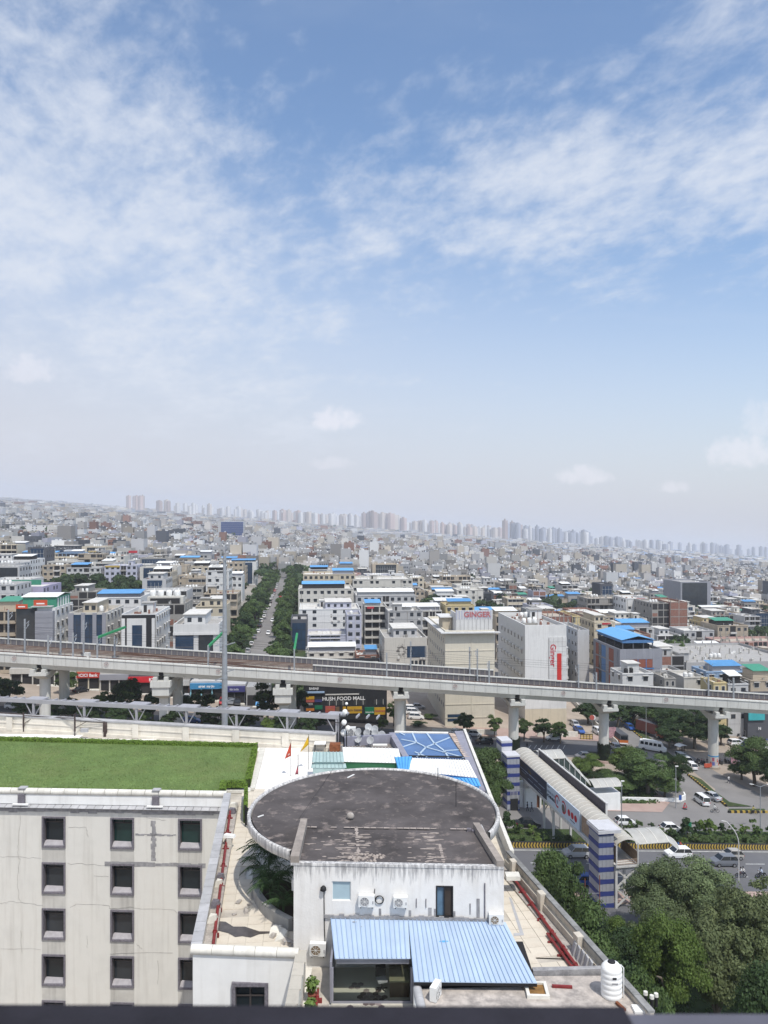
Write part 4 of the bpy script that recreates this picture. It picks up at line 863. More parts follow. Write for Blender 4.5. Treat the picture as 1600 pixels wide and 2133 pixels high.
# eastern parapet with pillars
qa,qb=Vector((7.95,48.6,0)),Vector((11.45,32.6,0)); L=(qb-qa).length; dq=(qb-qa)/L; nq=Vector((dq.y,-dq.x,0))  # towards the terrace (west)
if nq.x>0:nq=-nq
def strip(o0,o1,z0,z1,k0=0.0,k1=None):
    k1=L if k1 is None else k1; q=[qa+dq*k0+nq*o0,qa+dq*k1+nq*o0,qa+dq*k1+nq*o1,qa+dq*k0+nq*o1]; return MB().prism([tuple(p[:2])for p in q],z0,z1)
m_copd=mat('coping_dark',(.23,.23,.225),.9,var=.25,scale=2,grime=.6,grime_col=(.11,.11,.105),grime_scale=1.5,jit=.1); m_cin=mat('stained_cream',(.56,.51,.43),.9,var=.1,streak=.6,streak_col=(.27,.24,.2),grime=.4,grime_col=(.36,.32,.27),grime_scale=.8)
obp(strip(-.02,.18,-3,ZC-.10),'parapet',m_cin)
k=0
while k<L-.2:obp(strip(-.07,.24,ZC-.10,ZC,k,min(k+1.15,L)),'coping_tile',m_copd); k+=1.17
obp(strip(.18,.36,ZF,ZF+.5),'parapet_plinth',m_cin)
obp(strip(.36,.95,ZF-.08,ZF+.10),'gutter_ledge',m_brk)
for kk in(1.2,5.4,9.9,13.6):obp(strip(.18,.52,ZF+.001,ZC+.04,kk,kk+.5),'parapet_pillar',m_cin)
mb=MB(); mb.prism([(8.0,48.7),(8.25,48.7),(8.25,77.6),(8.0,77.6)],-3,ZC-.05); obp(mb,'parapet',m_cop)
for i in range(5):
    c=qa+dq*(10.4+i*.42)+nq*.75; mb=MB(); mb.hexa([c+Vector((-.05,0,0)),c+Vector((.05,0,0)),c+Vector((.05,.38,0)),c+Vector((-.05,.38,0))],[c+Vector((.12,0,.62)),c+Vector((.2,0,.62)),c+Vector((.2,.38,.6)),c+Vector((.12,.38,.6))]); o=mb.build('stone_slab',m_copg); o.location.z=ZF+.1; tag(o,['farthest loose grey slab leaning on the eastern parapet','second loose slab leaning on the eastern parapet','third loose slab leaning on the eastern parapet','fourth loose slab leaning on the eastern parapet','nearest loose slab leaning on the eastern parapet'][i],'slab','loose slabs leaning on the eastern parapet')
def lump(c,s,m,name,label,cat,seed=1,sq=.7):
    bm=bmesh.new(); bmesh.ops.create_icosphere(bm,subdivisions=2,radius=1)
    for v in bm.verts:v.co*=1+.28*mnoise.noise(v.co*1.7+Vector((seed*3.1,0,0))); v.co.x*=s; v.co.y*=s; v.co.z=max(v.co.z,-.5)*s*sq
    me=bpy.data.meshes.new(name); bm.to_mesh(me); bm.free(); me.materials.append(m); return tag(inst(me,name,None,Vector(c)+Vector((0,0,s*sq*.45))),label,cat)
lump(lv(1178,2031,ZF),.2,mat('yellow_bag',(.62,.42,.03),.6),'yellow_bag','small yellow bag at the near end of the eastern terrace','bag')
lump(lv(1199,2031,ZF),.22,m_white,'white_sack','crumpled white sack beside the yellow bag','sack',3,.5)
lump(lv(1185,2020,ZF),.12,m_ac,'white_rag','small white rag behind the yellow bag','rag',5,.5)
mb=MB(); a,b=lv(1060,1800,29.9),lv(1075,1812,29.9); mb.box(a.x-.2,a.x+.62,a.y-.4,a.y+.25,29.1,29.34); tag(mb.build('white_canopy_block',m_cop),'weathered white concrete block at the head of the eastern red pipe','block')
mb=MB(); pts=[(1060,1868),(1066,1872),(1092,1948),(1070,1950),(1070,1944),(1083,1943)]; mb.add([tuple(lv(px,py,ZF+.014))for px,py in pts],[tuple(range(6))]); o=mb.build('cement_strip',m_copg)
if o.data.polygons[0].normal.z<0:o.data.flip_normals()
tag(o,'grey cement strip marking on the eastern terrace tiles','floor marking')
# ---- shaded garden under the rim: curved planter wall and palms, rubble, grille fence
mb=MB(); N_=20; A0_,A1_=math.radians(176),math.radians(232)
for i in range(N_):
    a,b=A0_+(A1_-A0_)*i/N_,A0_+(A1_-A0_)*(i+1)/N_; r1,r0=7.25,6.9
    c0=[(cx+r*math.cos(t),cyy+r*math.sin(t))for(r,t)in((r1,a),(r1,b),(r0,b),(r0,a))]; mb.hexa([(*p,ZF-.1)for p in c0],[(*p,28.95)for p in c0])
obp(mb,'planter_wall',mat('planter_stone',(.33,.33,.32),.85,var=.15,scale=1.5,streak=.3))
m_soil2=mat('planter_soil',(.05,.04,.03),.95); mb=MB(); pl=[(cx+6.95*math.cos(A0_+(A1_-A0_)*i/12),cyy+6.95*math.sin(A0_+(A1_-A0_)*i/12))for i in range(13)]+[(-3.5,41),(-5,45)]
mb.add([(p[0],p[1],28.75)for p in pl],[tuple(range(len(pl)))]); o=obp(mb,'planter_soil',m_soil2)
if o.data.polygons[0].normal.z<0:o.data.flip_normals()
m_palm=mat('palm_leaf',(.045,.085,.03),.6,var=.35,scale=2)
def palm(seed,h=2.2,nf=16):
    r=random.Random(seed); mb=MB()
    for k in range(nf):
        a=k*2.4+r.uniform(-.3,.3); L=r.uniform(1.1,1.7); rise=r.uniform(.5,1.3); base=Vector((.1*math.cos(a),.1*math.sin(a),h*r.uniform(.25,.55))); prev=base; dirv=Vector((math.cos(a),math.sin(a),0)); side=Vector((-dirv.y,dirv.x,0))
        for s in range(1,9):
            t=s/8; p=base+dirv*L*t+Vector((0,0,rise*(t-t*t*.95)*1.6)); wv=.34*math.sin(math.pi*min(1,t*.9+.1))
            for sg in(-1,1):
                for o_ in(0,.5):
                    b0=prev.lerp(p,o_); tip=b0+side*sg*wv+dirv*.16+Vector((0,0,-.10)); b1=b0+dirv*.05
                    mb.quad(b0,b1,tip,tip-dirv*.02)
            mb.bar(prev,p,.025); prev=p
    return mb.mesh('fronds',m_palm)
pms=[palm(1),palm(2,2.6,20),palm(3,1.8,18)]
for i,(px,py,s,lab)in enumerate(((540,1775,1.0,'shaded palm at the upper end of the curved planter'),(560,1800,1.15,'tall bushy palm in the middle of the shaded planter'),(540,1812,.95,'palm leaning over the rim of the curved planter'),(580,1835,1.0,'palm deep in the shade near the room wall'),(563,1856,.9,'lower palm near the foot of the curved planter'),(590,1880,.7,'small palm at the lower end of the planter'))):
    p=lv(px,py+20,28.75); p=Vector((cx,cyy,28.75))+(p-Vector((cx,cyy,28.75)))*min(1,6.7/(p-Vector((cx,cyy,28.75))).length)
    t=empty('areca_palm',p,i*1.3,lab,'palm','palms in the shaded curved planter'); inst(pms[i%3],'fronds',t,(0,0,0),(0,0,0),(s,s,s)); MB().cyl((0,0,-.1),(0,0,.9*s),.06,.04,7).build('stem',m_palm,t)
rs=random.Random(21)
for i,(px,py,s)in enumerate(((578,1945,.42),(596,1930,.38),(588,1955,.4),(600,1966,.3),(570,1950,.25),(497,1880,.2),(512,1900,.18),(488,1905,.13),(520,1885,.14))):
    p=lv(px,py,ZF); mb=MB(); c=[Vector((rs.uniform(-.2,.2)*s,rs.uniform(-.2,.2)*s,0))for _ in range(8)]
    mb.hexa([Vector((-s,-s*.6,0))+c[0],Vector((s,-s*.5,0))+c[1],Vector((s,s*.6,0))+c[2],Vector((-s,s*.6,0))+c[3]],[Vector((-s*.9,-s*.5,s*.5))+c[4],Vector((s*.8,-s*.5,s*.8))+c[5],Vector((s*.9,s*.4,s*.7))+c[6],Vector((-s*.8,s*.5,s*.4))+c[7]])
    o=mb.build('rubble_chunk',m_cop if i<3 else m_brk); o.location=p; o.rotation_euler=(rs.uniform(-.2,.3),rs.uniform(-.2,.3),rs.uniform(0,3)); tag(o,['big cream chunk on the rubble heap at the planter end','tall cream chunk against the wall on the rubble heap','grey brown slab chunk low on the rubble heap','small chunk beside the grey slats','chunk at the western side of the rubble heap','loose chunk on the tiles below the planter curve','second loose chunk nearer the planter wall','smallest broken bit on the terrace tiles','flat broken bit beside the planter wall'][i],'rubble','broken concrete chunks on the terrace')
for i in range(7):
    a=lv(594+i*2.4,1958+i*2,ZF+.05); mb=MB(); mb.bar((0,0,0),(.12+.05*i,-.55,.18+.06*(i%3)),.09,.02); o=mb.build('grey_slat',m_copg); o.location=a; o.rotation_euler=(0,.3*(i%3-1),.12*i); tag(o,'broken grey slat on the small heap against the room wall','slat','broken grey slats heaped at the wall')
t=empty('grille_fence',lv(511,1722,ZF),0,'dark slatted grille fence under the western edge of the round roof','fence')
d0=Vector((0,3.0,0)); d1=Vector((1.3,-1.7,0))
for k in range(4):mb=MB(); mb.bar((0,0,.3+k*.34),Vector((0,0,.3+k*.34))+d1,.05,.27); mb.build('slat',m_black,t)
for s in(0,.5,1):MB().bar(d1*s,d1*s+Vector((0,0,1.55)),.07).build('post',m_dark,t)
hedge([tuple((lv(511,1715,ZF))[:2]),tuple((lv(513,1665,ZF))[:2])],.22,1.3,ZF,'narrow upright plant strip behind the grille fence',11,name='creeper_strip')
# flood lamp by the pipe
p=lv(478,1768,ZF); t=empty('flood_lamp',p,0,'white boxy flood lamp standing over the red pipe','lamp')
MB().box(-.16,.16,-.18,.18,0,.75).build('stand',m_cop,t); MB().hexa([(-.42,-.16,.78),(.36,-.22,.78),(.4,.2,.78),(-.3,.22,.78)],[(-.36,-.12,.98),(.3,-.16,.9),(.34,.18,.9),(-.26,.2,.98)]).build('lamp_head',m_ac,t)
for(px,py,lab)in((465,1716,'small white box on the pipe ledge near its head'),(452,1790,'white box hung inside the parapet beside the pipe')):
    p=lv(px,py,28.75); tag(MB().box(p.x-.16,p.x+.16,p.y-.15,p.y+.15,28.58,28.95).build('junction_box',m_ac),lab,'junction box')
    # ---- back parapet, pergola, rusty rack on the far side of the lawn
ba,bb=Vector((-46,81.9,0)),Vector((-4.65,73.5,0)); BL=(bb-ba).length; db=(bb-ba)/BL; nb=Vector((-db.y,db.x,0))
def bstrip(k0,k1,o0,o1,z0,z1):q=[ba+db*k0+nb*o0,ba+db*k1+nb*o0,ba+db*k1+nb*o1,ba+db*k0+nb*o1]; return MB().prism([tuple(p[:2])for p in q],z0,z1)
m_bw=mat('rear_parapet',(.72,.68,.60),.9,var=.06,scale=.6,streak=.35,streak_col=(.42,.38,.32),grime=.35,grime_col=(.52,.47,.40),grime_scale=.9)
obp(bstrip(0,BL,0,.3,-3,29.72),'parapet',m_bw); obp(bstrip(0,BL,-.14,-.001,ZF-.05,28.55),'parapet_plinth',m_bw); obp(bstrip(0,BL,-.06,-.002,29.06,29.16),'parapet_ledge',m_bw)
k=.0
while k<BL:obp(bstrip(k,min(k+1.9,BL)-.02,-.06,.75,29.72,29.86),'coping_tile',m_copg); k+=1.9
for px in(20,160,283,387,492,595):
    k=None
    for s in np.linspace(0,BL,400):
        p=ba+db*s
        if p.x/p.y*1600+800>=px:k=s; break
    obp(bstrip(k-.35,k+.35,-.20,-.141+.0,ZF+.01,29.7),'parapet_pillar',m_bw)
pg=empty('pergola',ba+nb*1.2,0,'long grey white metal pergola frame running along the rear roof edge','pergola'); PGo=-Vector(pg.location)
m_pg=mat('pergola_metal',(.37,.365,.385),.5,metal=.15,var=.08,scale=.8,grime=.25,grime_col=(.36,.35,.35))
def pgs(k0,k1,o0,o1,z0,z1,name):o=bstrip(k0,k1,o0,o1,z0,z1).build(name,m_pg,pg); o.location=PGo
pgs(0,BL+.3,.55,.75,31.1,31.5,'beam'); pgs(0,BL+.3,1.95,2.1,31.02,31.26,'beam')
POSTS=[]
for px in(68,175,283,388,492,597,700):
    for s in np.linspace(0,BL+.5,600):
        p=ba+db*s+nb*.65
        if p.x/p.y*1600+800>=px:POSTS.append(s); break
k=POSTS[0]-3*(POSTS[1]-POSTS[0]); sp=(POSTS[1]-POSTS[0]); i=0
allp=sorted([POSTS[0]-sp*j for j in(1,2,3)if POSTS[0]-sp*j>0]+POSTS)
for s in allp:
    pgs(s-.10,s+.10,.6,.8,29.86,31.1,'post')
    for sg in(-1,1):
        p=ba+db*(s+sg*.25)+nb*.7+Vector((0,0,29.9)); q=ba+db*(s+sg*.95)+nb*.7+Vector((0,0,31.09)); MB().bar(p,q,.075).build('brace',m_pg,pg).location=PGo
    pgs(s-.98,s-.02,.76,1.94,31.38,31.51,'top_panel'); pgs(s,s+.96,.76,1.94,31.38,31.51,'top_panel')
    nxt=s+sp
    for j in range(1,4):u_=s+.96+(sp-1.92)*j/4; pgs(u_-.07,u_+.07,.751,1.949,31.24,31.42,'slat')
p=ba+db*(BL+.2)+nb*.65; MB().box(p.x-.1,p.x+.1,p.y-.1,p.y+.1,ZF,31.1).build('post',m_pg,pg).location=PGo
rk=empty('rusty_rack',lv(150,1545,ZF),0,'rusty old sign rack of four dark posts and thin rods before the rear parapet','rack'); RO=-Vector(rk.location)
m_rust=mat('dark_rust',(.065,.048,.045),.9,var=.4,scale=4)
tops=[]
for i,(px,py,h,w_)in enumerate(((49,1524,2.0,.14),(111,1525,1.55,.32),(156,1533,2.25,.14),(219,1534,1.45,.42))):
    b=lv(px,py,ZF); mb=MB(); mb.bar(b,b+Vector((0,0,.45)),w_*.6); mb.hexa([b+Vector((-w_/2,-.05,.45)),b+Vector((w_/2,-.05,.45)),b+Vector((w_/2,.05,.45)),b+Vector((-w_/2,.05,.45))],[b+Vector((-w_/2,-.05,h)),b+Vector((w_*.4,-.05,h)),b+Vector((w_*.4,.05,h)),b+Vector((-w_/2,.05,h))])
    mb.build('post',m_rust,rk).location=RO; tops.append(b+Vector((0,0,h*.85)))
mb=MB(); mb.bar(tops[0]+Vector((-8,1.2,.25)),tops[0]+Vector((0,0,.1)),.09); mb.bar(tops[0],tops[1]+Vector((0,0,.2)),.07); mb.bar(tops[1]+Vector((0,0,.2)),tops[2]+Vector((0,0,-.1)),.08); mb.bar(tops[2]+Vector((0,0,-.35)),tops[3]+Vector((0,0,.15)),.06); mb.bar(tops[0]+Vector((0,0,-.9)),tops[0]+Vector((1.2,.1,-.1)),.05); mb.bar(tops[2]+Vector((0,0,-1.1)),tops[2]+Vector((1.2,.1,-.45)),.05); mb.bar(tops[2]+Vector((0,0,.3)),tops[3]+Vector((0,0,.25)),.03); mb.bar(tops[2]+Vector((0,0,.3)),tops[1]+Vector((0,0,.2)),.03)
mb.build('rod',m_rust,rk).location=RO
p=lv(176,1522,29.1); tag(MB().box(p.x-.35,p.x+.35,p.y-.15,p.y+.15,28.95,29.3).build('vent_box',m_copg),'small grey box on the rear parapet beside the rusty rack','box')
# ---- tin sheds, skylight, dishes on the rear right of the roof
m_wht=mat('white_sheet',(.80,.80,.78),.5,var=.05,scale=.8,grime=.25,grime_col=(.48,.33,.2),grime_scale=.8,jit=.05); m_whr=mat('white_rib',(.62,.62,.61),.5)
m_gsh=mat('greygreen_sheet',(.36,.47,.46),.55,var=.08,jit=.05); m_gshr=mat('greygreen_rib',(.26,.35,.35),.55)
m_bsh=mat('bright_blue_sheet',(.10,.36,.72),.5,var=.08,jit=.06); m_bshr=mat('bright_blue_rib',(.06,.24,.5),.5)
def shed(name,label,pts,z,n,m,mr,wall_m,zw):
    """sheet roof over four corner points given on level z (back-left, back-right, front-right, front-left), walls below"""
    a,b,c,d=[lv(px,py,zz_)for(px,py,zz_)in pts]; t=empty(name,(d.x,d.y,zw),0,label,'shed'); O=-Vector(t.location)
    sheet_roof(t,a,b,c,d,n,m,mr,off=O,th=.03,rib=.06)
    mb=MB(); s=.15; cen=(a+b+c+d)/4; q=[p+(cen-p).normalized()*s for p in(d,c,b,a)]
    mb.hexa([(p.x,p.y,zw)for p in q],[(p.x,p.y,p.z-.02)for p in q]); mb.build('wall',wall_m,t).location=O
    return t
shed('tin_shed','small shed with grey green ribbed roof sheets by the yellow flag',[(652,1567,30.3),(714,1567,30.3),(717,1588,30.1),(650,1588,30.1)],0,9,m_gsh,m_gshr,m_gsh,ZF)
shed('tin_shed','low lean-to of grey green sheets under the small shed roof',[(650,1590,29.9),(720,1591,29.9),(722,1600,29.8),(648,1600,29.8)],0,9,m_gsh,m_gshr,m_gsh,ZF)
shed('tin_shed','shed with bright white ribbed roof and green side beside the dishes',[(713,1557,30.3),(830,1560,30.3),(838,1590,30.0),(716,1587,30.0)],0,17,m_wht,m_whr,mat('green_sheet',(.03,.13,.06),.6,var=.15),ZF)
shed('tin_shed','narrow bright blue sheet shed between the white roofs',[(822,1578,30.2),(858,1576,30.2),(852,1606,29.9),(830,1606,29.9)],0,5,m_bsh,m_bshr,m_bsh,ZF)
shed('tin_shed','large rust stained white ribbed shed roof behind the round roof',[(859,1580,30.1),(975,1584,30.1),(994,1621,29.8),(848,1605,29.8)],0,22,m_wht,m_whr,m_bsh,ZF)
shed('tin_shed','bright blue sheet lean-to at the rear right roof corner',[(905,1619,29.8),(995,1622,29.8),(1002,1638,29.6),(925,1636,29.6)],0,12,m_bsh,m_bshr,m_bsh,ZF)
# skylight: blue panes under a web of bars, stone kerbs
sk=empty('skylight',lv(890,1555,29.0),0,'large blue glass skylight crossed by a web of pale bars','skylight'); SO=-Vector(sk.location); zs=29.0
ca,cb,cc,cd=lv(822,1527,zs),lv(934,1529,zs),lv(966,1579,zs),lv(852,1577,zs)
mb=MB(); mb.hexa([p-Vector((0,0,.1))for p in(cd,cc,cb,ca)],[cd,cc,cb,ca]); mb.build('pane',mat('skylight_glass',(.055,.125,.28),.12,var=.35,scale=.35,spec=.5),sk).location=SO
def sq(u,v):return(ca.lerp(cb,u)).lerp(cd.lerp(cc,u),v)+Vector((0,0,.04))
web=[((.33,0),(.30,.42)),((.30,.42),(0,.62)),((.30,.42),(.42,.62)),((.42,.62),(.98,.18)),((.42,.62),(.15,1)),((.42,.62),(1,1)),((.62,.44),(.60,0)),((.62,.44),(.72,.75)),((.72,.75),(.72,1)),((.30,.42),(.05,.3)),((.1,0),(.16,.1)),((.72,.75),(1,.7)),((.16,.82),(.33,1))]
for(a,b)in web:MB().bar(sq(*a),sq(*b),.16,.06).build('bar',mat('skylight_bar',(.42,.52,.62),.5,var=.1),sk).location=SO
def kerb(a,b,w_,m,off,name='kerb'):
    d=(b-a).normalized(); n_=Vector((-d.y,d.x,0)); q=[a+n_*off,b+n_*off,b+n_*(off+w_),a+n_*(off+w_)]; MB().prism([tuple(p[:2])for p in q],ZF-.05,zs+.08).build(name,m,sk).location=SO
kerb(ca,cd,.55,mat('kerb_lavender',(.25,.25,.30),.8,var=.12),-.57); kerb(cb,ca,.5,m_cop,-.52)
m_pink=mat('pink_stone',(.46,.37,.31),.9,var=.35,scale=2.5,grime=.5,grime_col=(.25,.17,.12),grime_scale=2,jit=.2)
for k in range(12):
    a,b=cb.lerp(cc,k/12),cb.lerp(cc,(k+.92)/12); MB().hexa([a+Vector((.03,0,-.7)),a+Vector((.62,0,-.7)),b+Vector((.62,0,-.7)),b+Vector((.03,0,-.7))],[a+Vector((.03,0,.1)),a+Vector((.6,0,.06)),b+Vector((.62,0,.1)),b+Vector((.05,0,.12))]).build('kerb_stone',m_pink,sk).location=SO
kerb(cc,cd,.3,m_black,-.32)
mb=MB(); mb.prism([(7.3,60),(7.95,60),(7.95,77.3),(7.1,77.3)],ZF,29.1); obp(mb,'roof_kerb',MATS['kerb_lavender'])
mb=MB(); mb.prism([(-3.9,74.6),(.8,75.6),(.8,75.95),(-3.9,74.95)],ZF,29.2); obp(mb,'roof_kerb',MATS['kerb_lavender'])
mb=MB(); mb.prism([(-4.4,68.5),(1.6,68.5),(.6,75.4),(-4.2,74.4)],ZF-.03,ZF+.05); obp(mb,'dish_roof',mat('dish_floor',(.20,.18,.165),.95,var=.25,scale=.8,grime=.5,grime_col=(.11,.1,.1)))
m_dish=mat('dish_grey',(.40,.41,.42),.5,var=.12,jit=.12)
def dish(p,rz,tilt,s,label,pole=.5,m=None):
    t=empty('satellite_dish',p,rz,label,'satellite dish','satellite dishes on the rear roof'); dd=MB()
    dd.lathe([(.02,0),(.12,.012),(.22,.045),(.30,.09),(.31,.10),(.29,.10),(.2,.06),(.1,.03),(.02,.02)],16); o=dd.build('reflector',m or m_dish,t); o.location=(0,0,pole); o.rotation_euler=(tilt,0,0); o.scale=(s,s,s)
    MB().cyl((0,0,0),(0,0,pole),.03,n=7).build('pole',m_steel,t); e=Euler((tilt,0,0)).to_matrix(); q=Vector((0,0,pole))+e@Vector((0,-.28*s,.05)); h=Vector((0,0,pole))+e@Vector((0,-.1*s,.38*s)); MB().bar(q,h,.02).build('feed_arm',m_steel,t)
    for sg in(-1,1):MB().bar((0,0,pole*.6),(sg*.3,-.2,0),.03).build('strut',m_steel,t)
rs=random.Random(31)
DL=['dish at the near end of the rear dish roof','dish beside the outdoor unit on the dish roof','grey dish standing apart toward the skylight kerb','dish tilted to the sky in the middle of the roof','dish lowest in the tangle by the white shed','dish half hidden behind its neighbour','dish standing on a long strut near the skylight','pale dish close to the rear kerb','dish next to the fallen white panel']
for i,(px,py)in enumerate(((747,1538),(765,1540),(782,1541),(795,1544),(747,1553),(764,1549),(781,1532),(767,1528),(772,1556))):dish(lv(px,py,ZF+.05),rs.uniform(-.6,.6),R(62),1.25,DL[i],.62)
for i in range(9):
    a=lv(742+rs.uniform(0,46),1530+rs.uniform(0,26),ZF+.1); an_=rs.uniform(0,3); MB_=MB().bar(a,a+Vector((math.cos(an_)*.9,math.sin(an_)*.9,rs.uniform(.02,.5))),.05); tag(MB_.build('loose_strut',m_steel),'loose metal strut lying in the tangle of dishes','strut','loose struts among the dishes')
p=lv(794,1553,ZF+.05); tag(MB().box(p.x-.8,p.x+.6,p.y-.2,p.y+.2,ZF+.05,ZF+.17).build('fallen_sheet',m_white),'fallen white panel lying in front of the dishes','panel')
ac_unit((lv(731,1536,ZF).x,lv(731,1536,ZF).y,ZF+.06),0,'large white outdoor unit beside the mast with dishes',1.0,1.05,.4)
# mast with round dishes
p=lv(722,1560,ZF); t=empty('dish_mast',p,0,'thin dark mast carrying three white round dishes at the roof edge','mast'); MB().cyl((0,0,0),(0,0,4.6),.05,n=8).build('pole',m_dark,t)
for(z,s,dx_)in((4.4,.14,0),(3.6,.27,-.16),(2.6,.27,-.24),(2.05,.26,.12)):
    d_=MB(); d_.lathe([(s*.3,-.12),(s,-.06),(s,.0),(s*.9,.05),(s*.2,.08)],18); o=d_.build('round_dish',m_white,t); o.location=(dx_,-.2,z); o.rotation_euler=(R(75),0,R(-25))
p=lv(715,1583,ZF);
p2=lv(716,1558,ZF); t=empty('dish_mast',p2,0,'short dark post with one white dish near the white shed','mast'); MB().cyl((0,0,0),(0,0,1.6),.05,n=8).build('pole',m_dark,t); d_=MB(); d_.lathe([(.1,-.1),(.36,-.04),(.36,.0),(.1,.06)],18); o=d_.build('round_dish',m_white,t); o.location=(.05,-.15,1.5); o.rotation_euler=(R(75),0,.2)
mb=MB(); p=lv(708,1560,ZF); mb.cyl(p,p+Vector((0,0,3.4)),.05,n=7); mb.cyl(p+Vector((-.5,.2,0)),p+Vector((-.5,.2,2.6)),.04,n=6); mb.bar(p+Vector((-.5,.2,2.5)),p+Vector((0,0,2.5)),.05); tag(mb.build('pipe_stand',m_dark),'dark pipe stand at the end of the pergola','pipe stand')
p=lv(698,1565,ZF); tag(MB().box(p.x-.5,p.x+.5,p.y-.4,p.y+.4,ZF,ZF+.75).build('rusty_box',MATS['rust']),'rusty brown metal box behind the grey green shed','box')
p=lv(667,1564,ZF); t=empty('low_table',p,0,'low white topped stand behind the grey green shed','stand'); MB().box(-.55,.55,-.45,.45,.72,.78).build('top',m_white,t)
for sx in(-.5,.5):
    for sy in(-.4,.4):MB().bar((sx,sy,0),(sx,sy,.72),.05).build('leg',m_black,t)
    # pennant flags at the rim
def flag(p,h,pts,m,label,mk=None):
    t=empty('pennant_flag',p,0,label,'flag'); MB().cyl((0,0,0),(0,0,h),.02,n=6).build('pole',m_dark,t); mb=MB(); n=6
    V=[]
    for i in range(n+1):
        s=i/n; a=Vector(pts[0]).lerp(Vector(pts[1]),s); b=Vector(pts[0]).lerp(Vector(pts[2]),s); wv=Vector((0,.06*math.sin(s*6),0)); V+=[a+wv,b+wv]
    mb.add(V,[(2*i,2*i+1,2*i+3,2*i+2)for i in range(n)]); mb.build('cloth',m,t)
    if mk:MB().quad(*[Vector(q)for q in mk]).build('mark',mat('flag_white',(.7,.55,.5),.8),t)
m_or=mat('flag_orange',(.50,.07,.035),.8,var=.2,scale=3)
flag(lv(606,1617,ZF),3.0,[(0,0,2.95),(0,0,1.75),(-.55,.1,1.45)],m_or,'orange red triangular pennant hanging from a thin pole beside the round roof',[(-.12,-.08,2.0),(-.26,-.08,1.85),(-.22,-.08,1.78),(-.08,-.08,1.92)])
flag(lv(643,1603,ZF),3.1,[(0,0,3.0),(0,0,2.2),(-.75,.1,1.5)],mat('flag_yellow',(.62,.38,.02),.8,var=.15,scale=3),'yellow pennant hanging by the grey green shed')
flag(lv(621,1614,ZR-.05),1.4,[(0,0,.75),(0,0,.05),(-.22,.05,.0)],mat('flag_pink',(.45,.13,.15),.8,var=.2),'small faded pink pennant on the rim of the round roof')
# ---- the parapet of the tower the view is taken from
tw=empty('tower_parapet',(0,0,49.5),0,'dark parapet ledge with painted shade running close along the bottom of the view','parapet')
mb=MB(); mb.hexa([(-6,.30,49.2),(.235,.30,49.2),(.235,.752,49.2),(-6,.79,49.2)],[(-6,.30,49.5265),(.235,.30,49.5265),(.235,.752,49.5265),(-6,.79,49.5265)]); o=mb.build('coping_painted_shade',mat('coping_painted_shade',(.017,.016,.022),.95,var=.5,scale=6,bump=.4),tw); o.location=-tw.location  # shaded stretch of the ledge, its shade painted as a near-black colour
mb=MB(); mb.box(.2355,6,.30,.748,49.2,49.522); o=mb.build('coping_painted_light',mat('coping_painted_light',(.10,.10,.125),.85,var=.25,scale=6),tw); o.location=-tw.location  # lit stretch of the same ledge, the light painted as a paler grey
mb=MB(); mb.box(-12,12,-14,.70,-3,49.19); o=mb.build('wall',m_fac,tw); o.location=-tw.location
# ================================================================== trees and shrubs
ORD=['first','second','third','fourth','fifth','sixth','seventh','eighth','ninth','tenth','eleventh','twelfth','thirteenth','fourteenth','fifteenth','sixteenth','seventeenth','eighteenth','nineteenth','twentieth']
def leafmat(name,col,trans=0.35,var=0.35):
    m=bpy.data.materials.new(name); m.use_nodes=True; n=m.node_tree; n.nodes.clear(); L=n.links.new
    out=n.nodes.new('ShaderNodeOutputMaterial'); d=n.nodes.new('ShaderNodeBsdfPrincipled'); d.inputs['Roughness'].default_value=.62; d.inputs['Specular IOR Level'].default_value=.25
    t=n.nodes.new('ShaderNodeBsdfTranslucent'); mx=n.nodes.new('ShaderNodeMixShader'); mx.inputs[0].default_value=trans
    tc=n.nodes.new('ShaderNodeTexCoord'); k=n.nodes.new('ShaderNodeTexNoise'); k.inputs['Scale'].default_value=3.2; k.inputs['Detail'].default_value=5; L(tc.outputs['Object'],k.inputs['Vector'])
    oi=n.nodes.new('ShaderNodeObjectInfo')
    a=n.nodes.new('ShaderNodeMapRange'); a.inputs[1].default_value=.3; a.inputs[2].default_value=.7; a.inputs[3].default_value=1-var; a.inputs[4].default_value=1+var; L(k.outputs[0],a.inputs[0])
    b=n.nodes.new('ShaderNodeMapRange'); b.inputs[3].default_value=.78; b.inputs[4].default_value=1.22; L(oi.outputs['Random'],b.inputs[0])
    c=n.nodes.new('ShaderNodeMath'); c.operation='MULTIPLY'; L(a.outputs[0],c.inputs[0]); L(b.outputs[0],c.inputs[1])
    s=n.nodes.new('ShaderNodeVectorMath'); s.operation='SCALE'; s.inputs[0].default_value=col; L(c.outputs[0],s.inputs[3])
    L(s.outputs[0],d.inputs['Base Color']); L(s.outputs[0],t.inputs['Color']); L(d.outputs[0],mx.inputs[1]); L(t.outputs[0],mx.inputs[2]); L(mx.outputs[0],out.inputs[0])
    return m
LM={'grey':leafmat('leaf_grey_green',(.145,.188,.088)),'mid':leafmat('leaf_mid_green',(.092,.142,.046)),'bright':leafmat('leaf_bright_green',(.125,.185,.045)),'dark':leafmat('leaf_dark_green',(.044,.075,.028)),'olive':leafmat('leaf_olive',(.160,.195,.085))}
m_bark=mat('bark',(.105,.082,.062),.95,var=.3,scale=3)
m_barkp=mat('bark_pale',(.19,.165,.135),.95,var=.3,scale=3)
